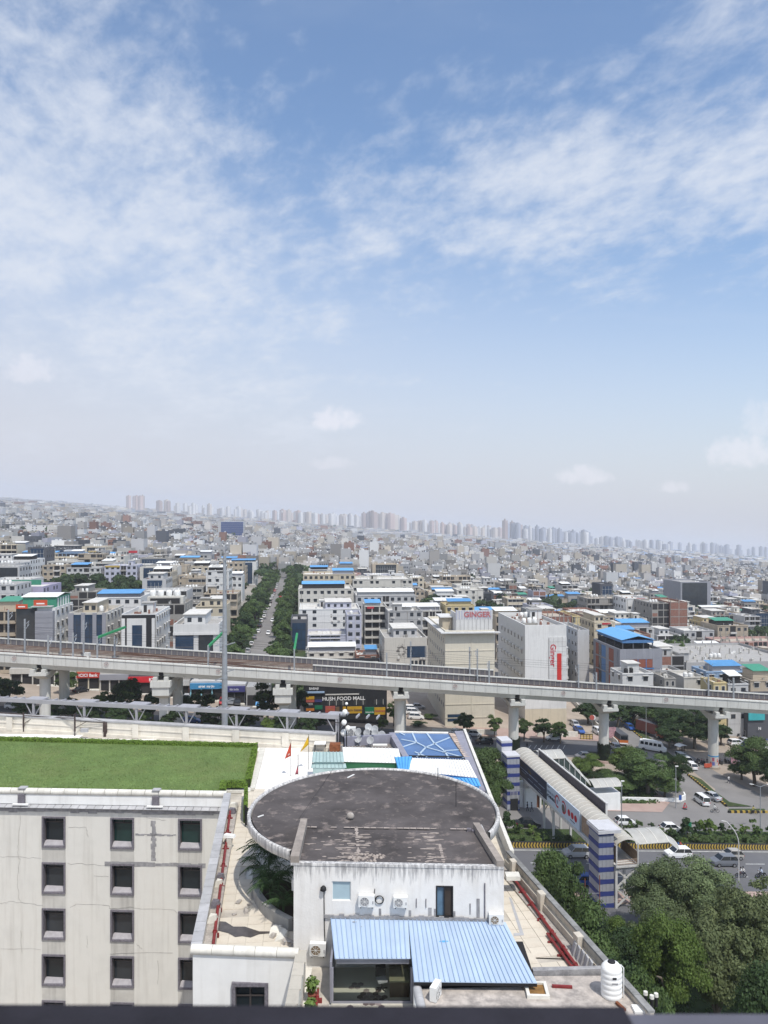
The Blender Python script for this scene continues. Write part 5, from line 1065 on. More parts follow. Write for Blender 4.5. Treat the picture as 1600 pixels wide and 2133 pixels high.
def crown_mesh(seed,leaves,size,nb=22,sq=.8,ragged=.32,m=None,droop=0.1):
    """a crown of unit radius: leaf-sized faces on many uneven clumps, with gaps between them"""
    r=np.random.default_rng(seed); C=r.normal(0,1,(nb,3)); C/=np.linalg.norm(C,axis=1,keepdims=True); C*=(r.random((nb,1))**.40)*.80; C[:,2]=C[:,2]*sq+.05
    Rb=r.uniform(.13,.36,nb)*(1.0 if nb<50 else .86); w=Rb**2; w/=w.sum(); idx=r.choice(nb,leaves,p=w)
    d=r.normal(0,1,(leaves,3)); d[:,2]=np.abs(d[:,2])*.8+d[:,2]*.2; d/=np.linalg.norm(d,axis=1,keepdims=True)
    rad=Rb[idx][:,None]*(1-ragged*r.random((leaves,1))**1.5)*(1+.15*r.normal(0,1,(leaves,1)))
    P=C[idx]+d*rad*np.array([1,1,.82]); P[:,2]-=droop*(P[:,0]**2+P[:,1]**2)
    v,f=leaf_cloud(P,d+P*.4,size,seed+50,.2)
    return np_mesh('crown',v,f,m or LM['mid'])
def trunk_mesh(seed,h=1.0,m=None,limbs=6):
    r=random.Random(seed); mb=MB(); p=Vector((0,0,-.15)); w=.055
    pts=[(p,.062),(Vector((.01,.0,.12)),.045),(Vector((r.uniform(-.04,.04),r.uniform(-.04,.04),.42)),.034)]
    for(a,ra),(b,rb)in zip(pts[:-1],pts[1:]):mb.cyl(a,b,ra,rb,8)
    top=pts[-1][0]
    for k in range(limbs):
        a=k*6.283/limbs+r.uniform(-.4,.4); q=top+Vector((math.cos(a)*r.uniform(.12,.25),math.sin(a)*r.uniform(.12,.25),r.uniform(.12,.3))); mb.cyl(top-Vector((0,0,.08*(k%3))),q,.022,.013,6); e=q+Vector((math.cos(a)*.16,math.sin(a)*.16,r.uniform(.02,.18))); mb.cyl(q,e,.013,.005,5)
    return mb.mesh('trunk',m or m_bark)
TR=[trunk_mesh(1),trunk_mesh(2,m=m_barkp),trunk_mesh(3)]
CR={}
def get_crown(lod,leaf,v):
    k=(lod,leaf,v)
    if k not in CR:
        n,s,nb={'near':(19000,.050,42),'big':(36000,.036,64),'mid':(4800,.095,24),'far':(1300,.17,15),'tiny':(320,.34,11)}[lod]
        CR[k]=crown_mesh(100+hash((lod,v))%50+v*7+len(lod),n,s,nb,.85 if v%2 else .72,.4,LM[leaf])
    return CR[k]
def tree(x,y,h,rad,label,lod='mid',leaf='mid',v=0,group=None,name='tree',crown_h=None,trunk=0.36,z=None,rz=None):
    """h: total height, rad: crown radius; the crown fills the part above the bare trunk"""
    zb=zg(x)if z is None else z; t=empty(name,(x,y,zb),0,label,'tree',group)
    rr=random.Random(int(x*13+y*7)); ch=h*(1-trunk)if crown_h is None else crown_h
    inst(TR[v%3],'trunk',t,(0,0,0),(0,0,rr.uniform(0,6)),(rad*1.5,rad*1.5,h*.92))
    inst(get_crown(lod,leaf,v),'crown',t,(0,0,h-ch*.47),(0,0,rr.uniform(0,6.28)if rz is None else rz),(rad,rad,ch*.62))
    return t
def tpx(px,pyb,Y=None):return gp(px,pyb)
# ================================================================== footbridge over the main road
m_tower=mat('tower_grey_panel',(.30,.31,.345),.5,var=.08,scale=1.0,grime=.2,grime_col=(.22,.22,.24)); m_tblue=mat('tower_blue_band',(.035,.05,.19),.5,var=.1)
m_fbw=mat('bridge_white_steel',(.55,.545,.53),.6,var=.1,streak=.4,streak_col=(.33,.29,.25)); m_poly=mat('translucent_roof',(.43,.41,.365),.6,var=.10,scale=.6,streak=.2,grime=.45,grime_col=(.33,.285,.23),grime_scale=.6)
m_polyg=mat('grey_roof',(.40,.395,.37),.6,var=.08,grime=.3,grime_col=(.3,.28,.25)); m_poly_rib=mat('roof_rib',(.62,.60,.55),.6)
m_mesh=mat('dark_screen',(.075,.068,.08),.8,var=.3,scale=3)
m_slab=mat('tower_top',(.52,.52,.54),.6,var=.08,grime=.2,grime_col=(.4,.38,.36))
fb=empty('footbridge',rd(8.7,2,0),0,'roofed steel footbridge with hoardings crossing the main road between two blue striped lift towers','footbridge'); FO=-Vector(fb.location)
def fbp(mb,name,m,par=None):o=mb.build(name,m,fb if par is None else par); o.location=FO if par is None else-Vector(par.location); return o
def rbox(mb,u0,u1,v0,v1,w0,w1,mi=0):
    lo=[rd(u0,v0,0),rd(u1,v0,0),rd(u1,v1,0),rd(u0,v1,0)]; zb=rd((u0+u1)/2,0,0).z
    return mb.hexa([Vector((p.x,p.y,zb+w0))for p in lo],[Vector((p.x,p.y,zb+w1))for p in lo],mi)
def R3(u,v,w,uref=8.7):p=rd(u,v,0); return Vector((p.x,p.y,zg(rd(uref,v,0).x)+w))
def lift_tower(u0,u1,v0,v1,h,label,extra=None):
    t=empty('lift_tower',rd((u0+u1)/2,v0,0),0,label,'lift tower','lift towers of the footbridge')
    n=6; bh=.62; fh=h/n
    for k in range(n+1):
        zb=k*fh
        mb=MB(); rbox(mb,u0-.02,u1+.02,v0-.02,v1+.02,max(zb-bh/2,-1.5),min(zb+bh/2,h)if k else bh/2); fbp(mb,'blue_band',m_tblue,t)
        if k<n:
            w=(u1-u0)/4
            for j in range(4):mb=MB(); rbox(mb,u0+j*w,u0+(j+1)*w-.03,v0,v0+.06,zb+bh/2,zb+fh-bh/2); fbp(mb,'front_panel',m_tower,t)
            w=(v1-v0)/4
            for j in range(4):mb=MB(); rbox(mb,u0,u0+.06,v0+.061+j*w*.95,v0+.061+(j+1)*w*.95-.03,zb+bh/2,zb+fh-bh/2); fbp(mb,'side_panel',m_tower,t)
    mb=MB(); rbox(mb,u0+.07,u1-.02,v0+.07,v1-.02,-1.5,h-.05); fbp(mb,'core',m_tower,t)
    return t
t=lift_tower(4.75,6.95,-19.1,-15.9,9.9,'nearer blue striped lift tower rising out of the trees by the roofed bridge')
mb=MB(); rbox(mb,4.6,7.9,-19.35,-15.5,9.92,10.35); fbp(mb,'roof_cap',m_slab,t)
for j in range(3):mb=MB(); rbox(mb,4.7+j*.78,4.7+j*.78+.74,-19.2,-15.6,10.352,10.42); fbp(mb,'roof_panel',m_slab,t)
t=lift_tower(3.4,5.75,15.6,18.4,9.8,'farther blue striped lift tower beside the shaded road under the viaduct')
mb=MB(); rbox(mb,3.3,5.85,15.5,18.45,9.82,10.1); rbox(mb,3.3,5.3,18.5,21.5,8,11.6); rbox(mb,3.25,5.35,18.47,21.55,11.602,11.95); fbp(mb,'roof_cap',m_slab,t)
mb=MB(); rbox(mb,3.28,5.32,18.46,21.52,10.9,11.5); fbp(mb,'blue_band',m_tblue,t)
mb=MB(); rbox(mb,4.0,5.4,15.50,15.575,.0,2.3); fbp(mb,'entrance',m_dark,t)
for j in range(6):mb=MB(); rbox(mb,4.0+j*.25,4.06+j*.25,15.44,15.49,2.5,3.6); fbp(mb,'vent_fin',m_fbw,t)
U0,U1,V0,V1=7.05,10.35,-19.6,22.0
mb=MB(); rbox(mb,U0,U1,V0,V1,5.45,5.7); fbp(mb,'deck',m_fbw)
def barrel(u0,u1,v0,v1,we,wc,par,name,m,axis='v',n=10,step=1.25,wslope=None):
    """barrel vault; one sheet per bay with a light rib between"""
    L=(v1-v0)if axis=='v' else(u1-u0); nb=max(1,int(L/step))
    for b in range(nb):
        s0,s1=b/nb,(b+1)/nb; mb=MB()
        for i in range(n):
            a0,a1=i/n,(i+1)/n; f=lambda a:we+(wc-we)*math.sin(math.pi*a)**.8
            if axis=='v':
                q=[R3(u0+(u1-u0)*a0,v0+L*s0,f(a0)),R3(u0+(u1-u0)*a1,v0+L*s0,f(a1)),R3(u0+(u1-u0)*a1,v0+L*s1-.06,f(a1)),R3(u0+(u1-u0)*a0,v0+L*s1-.06,f(a0))]
            else:
                d0,d1=(wslope*s0 if wslope else 0),(wslope*s1 if wslope else 0)
                q=[R3(u0+L*s0,v0+(v1-v0)*a0,f(a0)+d0),R3(u0+L*s1-.06,v0+(v1-v0)*a0,f(a0)+d1),R3(u0+L*s1-.06,v0+(v1-v0)*a1,f(a1)+d1),R3(u0+L*s0,v0+(v1-v0)*a1,f(a1)+d0)]
            mb.hexa([p-Vector((0,0,.05))for p in q],q)
        fbp(mb,name,m,par)
        mb=MB(); pr=None
        for i in range(n+1):
            a=i/n; w=we+(wc-we)*math.sin(math.pi*a)**.8
            p=R3(u0+(u1-u0)*a,v0+L*s1-.03,w+.03)if axis=='v' else R3(u0+L*s1-.03,v0+(v1-v0)*a,w+.03+(wslope*s1 if wslope else 0))
            if pr is not None:mb.bar(pr,p,.09,.05)
            pr=p
        fbp(mb,'roof_rib',m_poly_rib,par)
barrel(U0-.1,U1+.1,V0,V1,8.75,9.55,None,'roof_sheet',m_poly)
barrel(10.5,15.2,17.3,21.9,8.7,9.5,None,'roof_sheet',m_polyg,'u')
barrel(15.25,20.2,17.3,21.0,8.6,9.3,None,'roof_sheet',m_polyg,'u',wslope=-5.3)
barrel(20.25,25.8,16.0,20.2,3.35,4.1,None,'roof_sheet',m_polyg,'u')
barrel(10.5,15.4,-18.6,-13.6,8.3,9.1,None,'roof_sheet',m_polyg,'u')
barrel(15.45,17.2,-18.3,-14.2,8.2,8.9,None,'roof_sheet',m_polyg,'u',wslope=-1.2)
mb=MB(); rbox(mb,19.6,25.6,16.4,19.9,-1,3.3); fbp(mb,'stair_house',m_white)
mb=MB(); rbox(mb,5.9,9.6,17.2,21.8,-1,3.7); fbp(mb,'base_wall',m_white)
mb=MB(); rbox(mb,9.65,10.5,17.3,17.5,-.2,2.3); fbp(mb,'door',mat('door_rust',(.22,.09,.05),.8,var=.2))
mb=MB(); rbox(mb,13.6,19.5,18.0,21.0,-1,2.6); fbp(mb,'stair_base',m_white)
for k in range(9):  # glazed side of the far stair
    u=10.8+k*1.05; w=8.6 if u<15.2 else 8.6-(u-15.2)*1.05; wb=6.0 if u<14.5 else 6.0-(u-14.5)*1.0
    MB().bar(R3(u,17.4,wb),R3(u,17.4,w),.10).build('window_post',m_fbw,fb).location=FO
    if k<8:
        u2=u+1.05; w2=8.6 if u2<15.2 else 8.6-(u2-15.2)*1.05; wb2=6.0 if u2<14.5 else 6.0-(u2-14.5)*1.0
        MB().hexa([R3(u+.06,17.42,wb),R3(u2-.06,17.42,wb2),R3(u2-.06,17.46,wb2),R3(u+.06,17.46,wb)],[R3(u+.06,17.42,w-.05),R3(u2-.06,17.42,w2-.05),R3(u2-.06,17.46,w2-.05),R3(u+.06,17.46,w-.05)]).build('stair_pane',mat('stair_glass',(.055,.075,.070),.3,var=.2),fb).location=FO
        MB().bar(R3(u,17.38,(wb+w)/2),R3(u2,17.38,(wb2+w2)/2),.06).build('window_rail',m_fbw,fb).location=FO
MB().bar(R3(10.6,17.6,5.6),R3(14.5,17.6,5.6),.2).build('stair_stringer',m_fbw,fb).location=FO; MB().bar(R3(14.5,17.6,5.6),R3(19.6,17.6,.6),.3,.4).build('stair_stringer',m_fbw,fb).location=FO
# billboards on the west side, dark screen on the east side
def board(v0,v1,w0,w1,m,name):mb=MB(); rbox(mb,U0-.24,U0-.12,v0,v1,w0,w1); return fbp(mb,name,m)
board(5.25,19.0,5.75,8.72,mat('hoarding_navy',(.018,.024,.05),.45,var=.12),'navy_hoarding'); lb=board(-8.0,5.15,5.75,8.72,mat('hoarding_pale_blue',(.50,.58,.68),.5,var=.04),'pale_hoarding')
bm_red=mat('print_red',(.42,.03,.045),.6); bm_ink=mat('print_ink',(.03,.04,.08),.6); bm_pale=mat('print_pale',(.22,.27,.36),.6)
def onboard(v,w):p=rd(U0-.25,v,0); return Vector((p.x,p.y,zg(rd(U0,0,0).x)+w))
def ring(vc,wc,r0,r1,a0,a1,m,name,n=20,lift=0.0):
    mb=MB()
    for i in range(n):
        a,b=a0+(a1-a0)*i/n,a0+(a1-a0)*(i+1)/n; q=[(r0,a),(r1,a),(r1,b),(r0,b)]if r0>0 else[(0.001,a),(r1,a),(r1,b),(.001,b)]
        mb.quad(*[onboard(vc-r*math.cos(t),wc+r*1.0*math.sin(t))-Vector((lift,0,0))for r,t in q])
    fbp(mb,name,m)
ring(.55,7.25,.72,1.02,R(20),R(300),bm_red,'red_arc'); ring(.55,7.2,0,.35,0,6.283,bm_pale,'pale_disc'); ring(-2.0,7.2,.72,1.02,R(-120),R(130),bm_red,'red_arc'); ring(-1.9,7.0,0,.66,0,6.283,mat('print_brown',(.13,.10,.09),.6,var=.4,scale=2),'portrait_disc')
for k in range(3):ring(-4.1-k*1.28,7.15,0,.52,0,6.283,bm_red,'red_disc')
FONT=None
def text(body,size,parent,p,ex,ey,m,name='lettering',depth=.01,align='CENTER',bold=0.0):
    """raised letters: p centre, ex direction of reading, ey up"""
    cu=bpy.data.curves.new(name,'FONT'); cu.body=body; cu.size=size; cu.extrude=depth; cu.align_x=align; cu.align_y='CENTER'; cu.offset=bold; cu.resolution_u=3
    o=bpy.data.objects.new(name,cu); COL.objects.link(o); dg=bpy.context.evaluated_depsgraph_get(); me=bpy.data.meshes.new_from_object(o.evaluated_get(dg)); bpy.data.objects.remove(o); me.name=name
    me.materials.clear(); me.materials.append(m)
    ex,ey=Vector(ex).normalized(),Vector(ey).normalized(); M_=Matrix((ex,ey,ex.cross(ey))).transposed().to_4x4(); M_.translation=Vector(p); me.transform(M_)
    o=inst(me,name,parent,-Vector(parent.matrix_basis.translation)if parent is not None else(0,0,0)); return o
ub=-RV
text('NEVER STOP',.62,fb,onboard(3.25,7.55)-Vector((.02,0,0)),ub,(0,0,1),bm_pale,bold=.012); text('ACHIEVING',.68,fb,onboard(3.25,6.85)-Vector((.02,0,0)),ub,(0,0,1),bm_ink,bold=.018)
for(v0,v1,w)in((4.9,3.9,8.35),(-4.6,-6.3,6.3)):MB().bar(onboard(v0,w),onboard(v1,w),.02,.12).build('print_line',bm_ink,fb).location=FO
for k,(v0,v1,w)in enumerate(((18.2,14.0,7.35),(13.6,9.4,7.4),(9.0,6.2,7.35),(17.5,15.2,6.9),(14.2,11.6,6.5),(11.2,7.8,6.5),(9,7,6.1))):MB().bar(onboard(v0,w),onboard(v1,w),.02,.10 if k>2 else .16).build('print_line',bm_pale,fb).location=FO
MB().bar(onboard(14.0,8.1),onboard(12.6,7.7),.02,.5).build('print_patch',mat('print_gold',(.10,.075,.03),.6),fb).location=FO
mb=MB(); rbox(mb,U1+.12,U1+.24,-9.5,18.6,8.3,10.5); fbp(mb,'east_screen',m_mesh); mb=MB(); rbox(mb,U1+.05,U1+.32,-9.6,18.7,10.5,10.66); fbp(mb,'screen_rail',m_fbw)
for v in(-9.4,18.5):mb=MB(); rbox(mb,U1+.02,U1+.28,v-.12,v+.12,5.6,10.5); fbp(mb,'screen_post',m_fbw)
mb=MB(); rbox(mb,U0-.3,U0-.1,V0+.5,V1-1,5.25,5.7); rbox(mb,U1+.02,U1+.2,V0+.5,V1-1,5.25,5.68); fbp(mb,'edge_girder',m_fbw)
for k in range(24):
    v=-19+k*1.7; mb=MB(); rbox(mb,U0-.36,U0-.30,v,v+.1,5.3,5.72); fbp(mb,'girder_stiffener',m_fbw)
for v in(7.4,3.2,17.0,-15.6,-19.2):
    for u in(U0+.15,U1-.15):mb=MB(); rbox(mb,u-.16,u+.16,v-.16,v+.16,-1.0,5.44); fbp(mb,'column',m_fbw)
for(u0,v0,w0,u1,v1,w1)in((U0+.15,7.4,3.2,U0+.15,5.2,5.4),(U0+.15,3.2,3.2,U0+.15,5.0,5.4),(U1-.15,7.4,3.2,U1-.15,5.2,5.4),(U0+.15,17,3.6,U0+.15,14.6,5.4)):MB().bar(R3(u0,v0,w0),R3(u1,v1,w1),.14).build('brace',m_fbw,fb).location=FO
for k in range(2):
    w0,w1=.2+k*2.6,2.8+k*2.6
    MB().bar(R3(U0+.15,-19.2,w0),R3(U1-.15,-19.2,w1),.18).build('brace',m_fbw,fb).location=FO; MB().bar(R3(U1-.15,-19.22,w0),R3(U0+.15,-19.22,w1),.18).build('brace',m_fbw,fb).location=FO
    MB().bar(R3(U0+.32,-19.21,w1),R3(U1-.32,-19.21,w1),.18).build('cross_beam',m_fbw,fb).location=FO
for u in(U0+.1,U1-.1):MB().bar(R3(u,V0+.1,5.7),R3(u,V0+.1,8.8),.16).build('portal_post',m_fbw,fb).location=FO
for k in range(4):MB().bar(R3(U0+.2,V0+.1,5.9+k*.28),R3(U1-.2,V0+.1,5.9+k*.28),.07).build('end_rail',mat('rail_tan',(.3,.22,.17),.7,var=.2),fb).location=FO
mb=MB(); rbox(mb,U0+.02,U0+.06,V0+.2,-8.2,5.9,8.6); fbp(mb,'side_screen',mat('tan_screen',(.30,.22,.16),.8,var=.25,scale=2))
mb=MB(); rbox(mb,U1-.06,U1-.02,V0+.3,-14.6,5.9,7.5); fbp(mb,'side_screen',MATS['tan_screen'])
# ================================================================== road furniture
m_yel=mat('barrier_yellow',(.42,.29,.06),.7,var=.2,scale=3,grime=.3,grime_col=(.25,.2,.1)); m_blk=mat('barrier_black',(.022,.022,.024),.7)
bw=empty('median_barrier',rd(20,0,0),0,'long low concrete road barrier painted in slanted yellow and black stripes','barrier'); BO=-Vector(bw.location)
q=[rd(-110,-.22)[:2],rd(110,-.22)[:2],rd(110,.22)[:2],rd(-110,.22)[:2]]
lo=[Vector((p[0],p[1],zg(p[0])-.2))for p in q]; hi=[Vector((p[0],p[1],zg(p[0])+.88))for p in q]; MB().hexa(lo,hi).build('wall',m_blk,bw).location=BO
mb=MB(); k=-60.0
while k<110:
    a,w_=k,.26
    for(z0,z1,s0,s1)in((.02,.42,.10,-.04),(.42,.86,-.04,.10)):
        A=[rd(a+s0,-.235,z0),rd(a+s0+w_,-.235,z0),rd(a+s1+w_,-.235,z1),rd(a+s1,-.235,z1)]; Bk=[p+RV*.012 for p in A]; mb.hexa([A[0],A[1],Bk[1],Bk[0]],[A[3],A[2],Bk[2],Bk[3]])
    k+=.50
o=mb.build('yellow_stripe',m_yel,bw); o.location=BO; o['kind']='stuff'
def kerb_line(pts,h,w,seg,name,label,z0=0.0):
    t=empty(name,(pts[0][0],pts[0][1],zg(pts[0][0])),0,label,'kerb'); O=-Vector(t.location); i=0; A=MB(); B=MB()
    for a,b in zip(pts[:-1],pts[1:]):
        a,b=Vector((*a,0)),Vector((*b,0)); L=(b-a).length; n=max(1,round(L/seg)); d=(b-a)/n; nn=Vector((-d.y,d.x,0)).normalized()*w
        for k in range(n):
            p,q=a+d*k,a+d*(k+.97); r_=[p,q,q+nn,p+nn]; (A if i%2 else B).hexa([Vector((x.x,x.y,zg(x.x)-.1))for x in r_],[Vector((x.x,x.y,zg(x.x)+h))for x in r_]); i+=1
    o=A.build('yellow_block',m_yel,t); o.location=O; o['kind']='stuff'; o=B.build('black_block',m_blk,t); o.location=O; o['kind']='stuff'; return t
g_=lambda px,py:tuple(gp(px,py)[:2])
sheet('traffic_island',[g_(1436,1614),g_(1462,1625),g_(1490,1650),g_(1520,1672),g_(1568,1681),g_(1520,1681),g_(1514,1680),g_(1490,1660)],.14,m_under)
sheet('traffic_island',[g_(1518,1686),g_(1592,1686),g_(1598,1693),g_(1518,1692)],.14,m_under)
kerb_line([g_(1515,1681),g_(1497,1665),g_(1470,1644),g_(1434,1615)],.42,.3,.55,'road_kerb','yellow and black kerb curving along the grassy traffic island')
kerb_line([g_(1518,1694),g_(1600,1694)],.42,.3,.6,'road_kerb','short straight yellow and black kerb at the island tip')
kerb_line([(66.2,185),(66.2,238)],.3,.3,.9,'road_kerb','distant yellow and black kerb dividing the side road')
sheet('traffic_island',[(66.4,178),(68.6,178),(68.6,240),(66.4,240)],.12,m_under)
kerb_line([tuple(rd(30,-17.9)[:2]),tuple(rd(90,-17.9)[:2])],.2,.25,.8,'road_kerb','dark patched kerb between the footpath and the near service road')
def ribbon_wall(pts,h,w,m,name,label,cat='wall'):
    mb=MB()
    for a,b in zip(pts[:-1],pts[1:]):
        a,b=Vector((*a,0)),Vector((*b,0)); d=(b-a).normalized(); nn=Vector((-d.y,d.x,0))*w; r_=[a,b,b+nn,a+nn]; mb.hexa([Vector((x.x,x.y,zg(x.x)-.3))for x in r_],[Vector((x.x,x.y,zg(x.x)+h))for x in r_])
    return tag(mb.build(name,m),label,cat)
ribbon_wall([g_(1296,1669),g_(1360,1670),g_(1418,1671)],.75,.3,m_white,'low_wall','low white wall edging the scrub beside the stair house'); ribbon_wall([g_(1418,1671),g_(1429,1666),g_(1426,1660)],1.0,.3,m_white,'low_wall','curved white wall end beside the blue sign')
ribbon_wall([(57.2,236),(56.6,206),(57.0,188),(56.2,184)],1.3,.3,m_cop,'boundary_wall','cream boundary wall slanting down to the pier with creeper')
ribbon_wall([tuple(gp(900,1530)[:2]),tuple(gp(1035,1531)[:2])],1.3,.3,m_cop,'boundary_wall','cream boundary wall in front of the hotel with two young trees')
ribbon_wall([tuple(gp(1120,1535)[:2]),tuple(gp(1204,1536)[:2])],1.4,.3,m_cop,'boundary_wall','cream boundary wall behind the parked white hatchback')
mb=MB(); r0=rd(34,-14.6); t=empty('road_railing',r0,0,'dark low railing with posts along the footpath edge','railing')
for k in range(28):p=rd(34+k*1.85,-14.8); MB().bar(p-Vector((0,0,.1)),p+Vector((0,0,1.0)),.08).build('post',m_dark,t).location=-Vector(r0)
MB().bar(rd(34,-14.8,.95),rd(84,-14.8,.95),.05).build('rail',m_dark,t).location=-Vector(r0); MB().bar(rd(34,-14.8,.5),rd(84,-14.8,.5),.04).build('rail',m_dark,t).location=-Vector(r0)
# street lamps
def lamp(p,h,label,kind='plain',rz=0):
    t=empty('street_lamp',p,rz,label,'street lamp','street lamps beside the roads'); mb=MB()
    if kind=='curved':
        pts=[Vector((0,0,-.2)),Vector((0,0,h*.62))]+[Vector((-1.9*(a**2),0,h*.62+h*.38*a))for a in(.2,.4,.6,.8,1.0)]
        for a,b in zip(pts[:-1],pts[1:]):mb.cyl(a,b,.085,.075,8)
        mb.build('pole',m_fbw,t); MB().bar(pts[-1],pts[-1]+Vector((-.7,0,.12)),.2,.09).build('lamp_head',m_fbw,t)
    else:
        mb.cyl((0,0,-.2),(0,0,h),.10,.06,8); mb.build('pole',m_steel,t)
        for sg in((-1,1)if kind=='double' else(1,)):
            if kind=='knob':MB().box(-.12,.45,-.1,.1,h-.05,h+.12).build('lamp_head',m_ac,t)
            else:MB().bar((0,0,h-.1),(sg*1.3,0,h+.35),.06).build('arm',m_steel,t); MB().bar((sg*1.2,0,h+.32),(sg*1.9,0,h+.42),.2,.08).build('lamp_head',m_ac,t)
    return t
lamp(gp(1295,1740),9.2,'grey lamp post standing in the median beside the bridge screen','knob'); lamp(gp(1408,1684),8.0,'grey pole before the scrub beside the blue sign','plain0' if False else 'knob'); lamp(gp(1584,1736),8.4,'double armed lamp post in the median at the east edge','double'); lamp(gp(1539,1835),9.0,'white curved lamp post on the footpath beside the motorbikes','curved'); lamp(gp(1346,1547),10.5,'tall pole beside the white minibus on the side road','knob')
t=empty('road_pole',gp(1033,1678),0,'slim white pole standing near the farther lift tower','pole'); MB().cyl((0,0,0),(0,0,7.5),.07,.05,8).build('shaft',m_fbw,t); MB().cyl((0,0,-.1),(0,0,.5),.35,.3,10).build('plinth',m_white,t)
# signs
t=empty('road_sign',gp(1434,1742),.2,'green and white road sign on two posts in the median shrubs','sign')
for sx in(-.45,.5):MB().cyl((sx,0,-.1),(sx,0,2.3),.04,n=6).build('post',m_steel,t)
MB().box(-.55,.6,-.06,-.02,1.35,2.45).build('green_panel',mat('sign_green',(.02,.17,.09),.5),t); MB().box(-.55,.6,-.06,-.02,.6,1.34).build('white_panel',mat('sign_print',(.42,.42,.46),.5,var=.4,scale=4),t)
t=empty('road_sign',gp(1417,1676),.1,'small blue road sign before the curved white wall end','sign'); MB().cyl((0,0,-.1),(0,0,1.9),.04,n=6).build('post',m_steel,t); MB().box(-.28,.28,-.06,-.02,.9,1.85).build('panel',mat('sign_blue',(.03,.09,.32),.5),t)
t=empty('warning_stand',gp(1427,1686),.3,'small red triangular warning stand on the pink verge','sign'); mb=MB()
for a,b in(((-.45,0,.35),(.45,0,.35)),((.45,0,.35),(0,0,1.25)),((0,0,1.25),(-.45,0,.35))):mb.bar(a,b,.1)
mb.build('triangle',bm_red,t); MB().box(-.35,.35,-.25,.25,-.05,.12).build('base',m_blk,t); MB().bar((0,.1,.1),(0,.05,.8),.06).build('stay',m_blk,t)
t=empty('round_sign',gp(1234,1532),0,'round red and white sign on a tall thin pole by the yellow gate','sign'); MB().cyl((0,0,-.1),(0,0,4.4),.06,n=7).build('post',m_steel,t); MB().cyl((-.1,-.12,4.6),(-.1,-.02,4.6),.62,n=20).build('face',mat('sign_red',(.42,.10,.08),.5),t); MB().cyl((.25,-.0,4.6),(.25,.06,4.6),.62,n=20).build('back',m_ac,t)
t=empty('barrier_gate',gp(1222,1541),.07,'yellow barred gate with black frame beside the creeper pier','gate'); mb=MB()
for k in range(3):mb.box(-1.5,1.5,-.04,.04,.25+k*.4,.5+k*.4)
mb.build('bar',m_yel,t); mb=MB(); [mb.box(x-.05,x+.05,-.06,.06,0,1.4)for x in(-1.55,-.75,0,.75,1.55)]; mb.box(-1.55,1.55,-.06,.06,1.31,1.42); mb.build('frame',m_blk,t)
t=empty('red_barricade',gp(1475,1601),.1,'orange red barricade at the foot of the pier with posters','barricade'); MB().box(-.9,.9,-.05,.05,.25,1.15).build('board',mat('barricade_red',(.48,.09,.05),.6,var=.3,scale=4),t)
for sx in(-.8,.8):MB().bar((sx,-.3,0),(sx,.0,.5),.08).build('leg',m_blk,t)
p=gp(1530,1600); t=empty('leaning_banner',p,-.2,'tilted red white and blue banner hung in the roadside trees','banner'); MB().hexa([(-.7,0,1.2),(.7,0,.4),(.7,.04,.4),(-.7,.04,1.2)],[(-.8,0,3.1),(.75,0,2.2),(.75,.04,2.2),(-.8,.04,3.1)]).build('cloth',mat('banner_print',(.34,.2,.24),.7,var=.5,scale=2.5),t); MB().cyl((-.75,.1,0),(-.75,.1,3.1),.05,n=6).build('post',m_dark,t)
p=gp(1276,1545); t=empty('hoarding',p,.1,'red and white printed board beside the creeper pier','hoarding'); MB().box(-.9,.9,-.05,.05,1.0,3.6).build('panel',mat('banner_pink',(.42,.25,.28),.7,var=.5,scale=2),t); MB().cyl((0,.1,-.1),(0,.1,1.2),.06,n=6).build('post',m_dark,t)
# small red gantry frame by the near tower
t=empty('pipe_gantry',rd(3.6,-19.5),RYAW,'thin rusty pipe frame standing before the nearer lift tower','frame'); mb=MB(); mb.cyl((-1,0,0),(-1,0,4.2),.06,n=7); mb.cyl((1,-.2,0),(1,-.2,4.6),.06,n=7); mb.build('post',MATS['rust'],t); MB().bar((-1,0,2.2),(1,-.2,2.2),.06).build('rail',m_steel,t)
# median shrubs, each a plant
m_shr=[LM['mid'],LM['bright'],LM['dark']]
SHM=[crown_mesh(300+i,420,.26,9,.9,.4,m_shr[[0,1,0,2][i]])for i in range(4)]
sr=random.Random(77)
def shrub(p,s,h,i,label,group):t=empty('shrub',p,0,label,'shrub',group); inst(SHM[i%4],'foliage',t,(0,0,h*.52),(0,0,sr.uniform(0,6)),(s,s,h*.6)); inst(TR[i%3],'stem',t,(0,0,0),(0,0,0),(h*.5,)*3); return t
n=0
for k in range(-6,30):
    u=k*2.3+sr.uniform(-.5,.5)+2; big=sr.random()<(.45 if u>28 else .2)
    if 6.0<u<11.5:continue
    i=sr.randrange(4)
    lab=('%s %s median shrub %s the footbridge'%('tall dark' if big else 'low',['leafy','bright','rounded','dense'][i],'west of' if u<7 else 'east of'))
    shrub(rd(u,sr.uniform(4.2,6.0)),sr.uniform(1.2,1.6)if big else sr.uniform(.9,1.25),sr.uniform(2.6,3.8)if big else sr.uniform(1.5,2.3),i,lab,'shrubs planted along the road median'); n+=1
for k in range(60):
    u=-30+k*1.75+sr.uniform(-.4,.4); i=sr.randrange(4)
    shrub(rd(u,sr.uniform(1.2,2.6)),sr.uniform(.95,1.3),sr.uniform(1.3,2.0),i,'low hedge shrub just behind the striped barrier','low shrubs just behind the striped barrier')
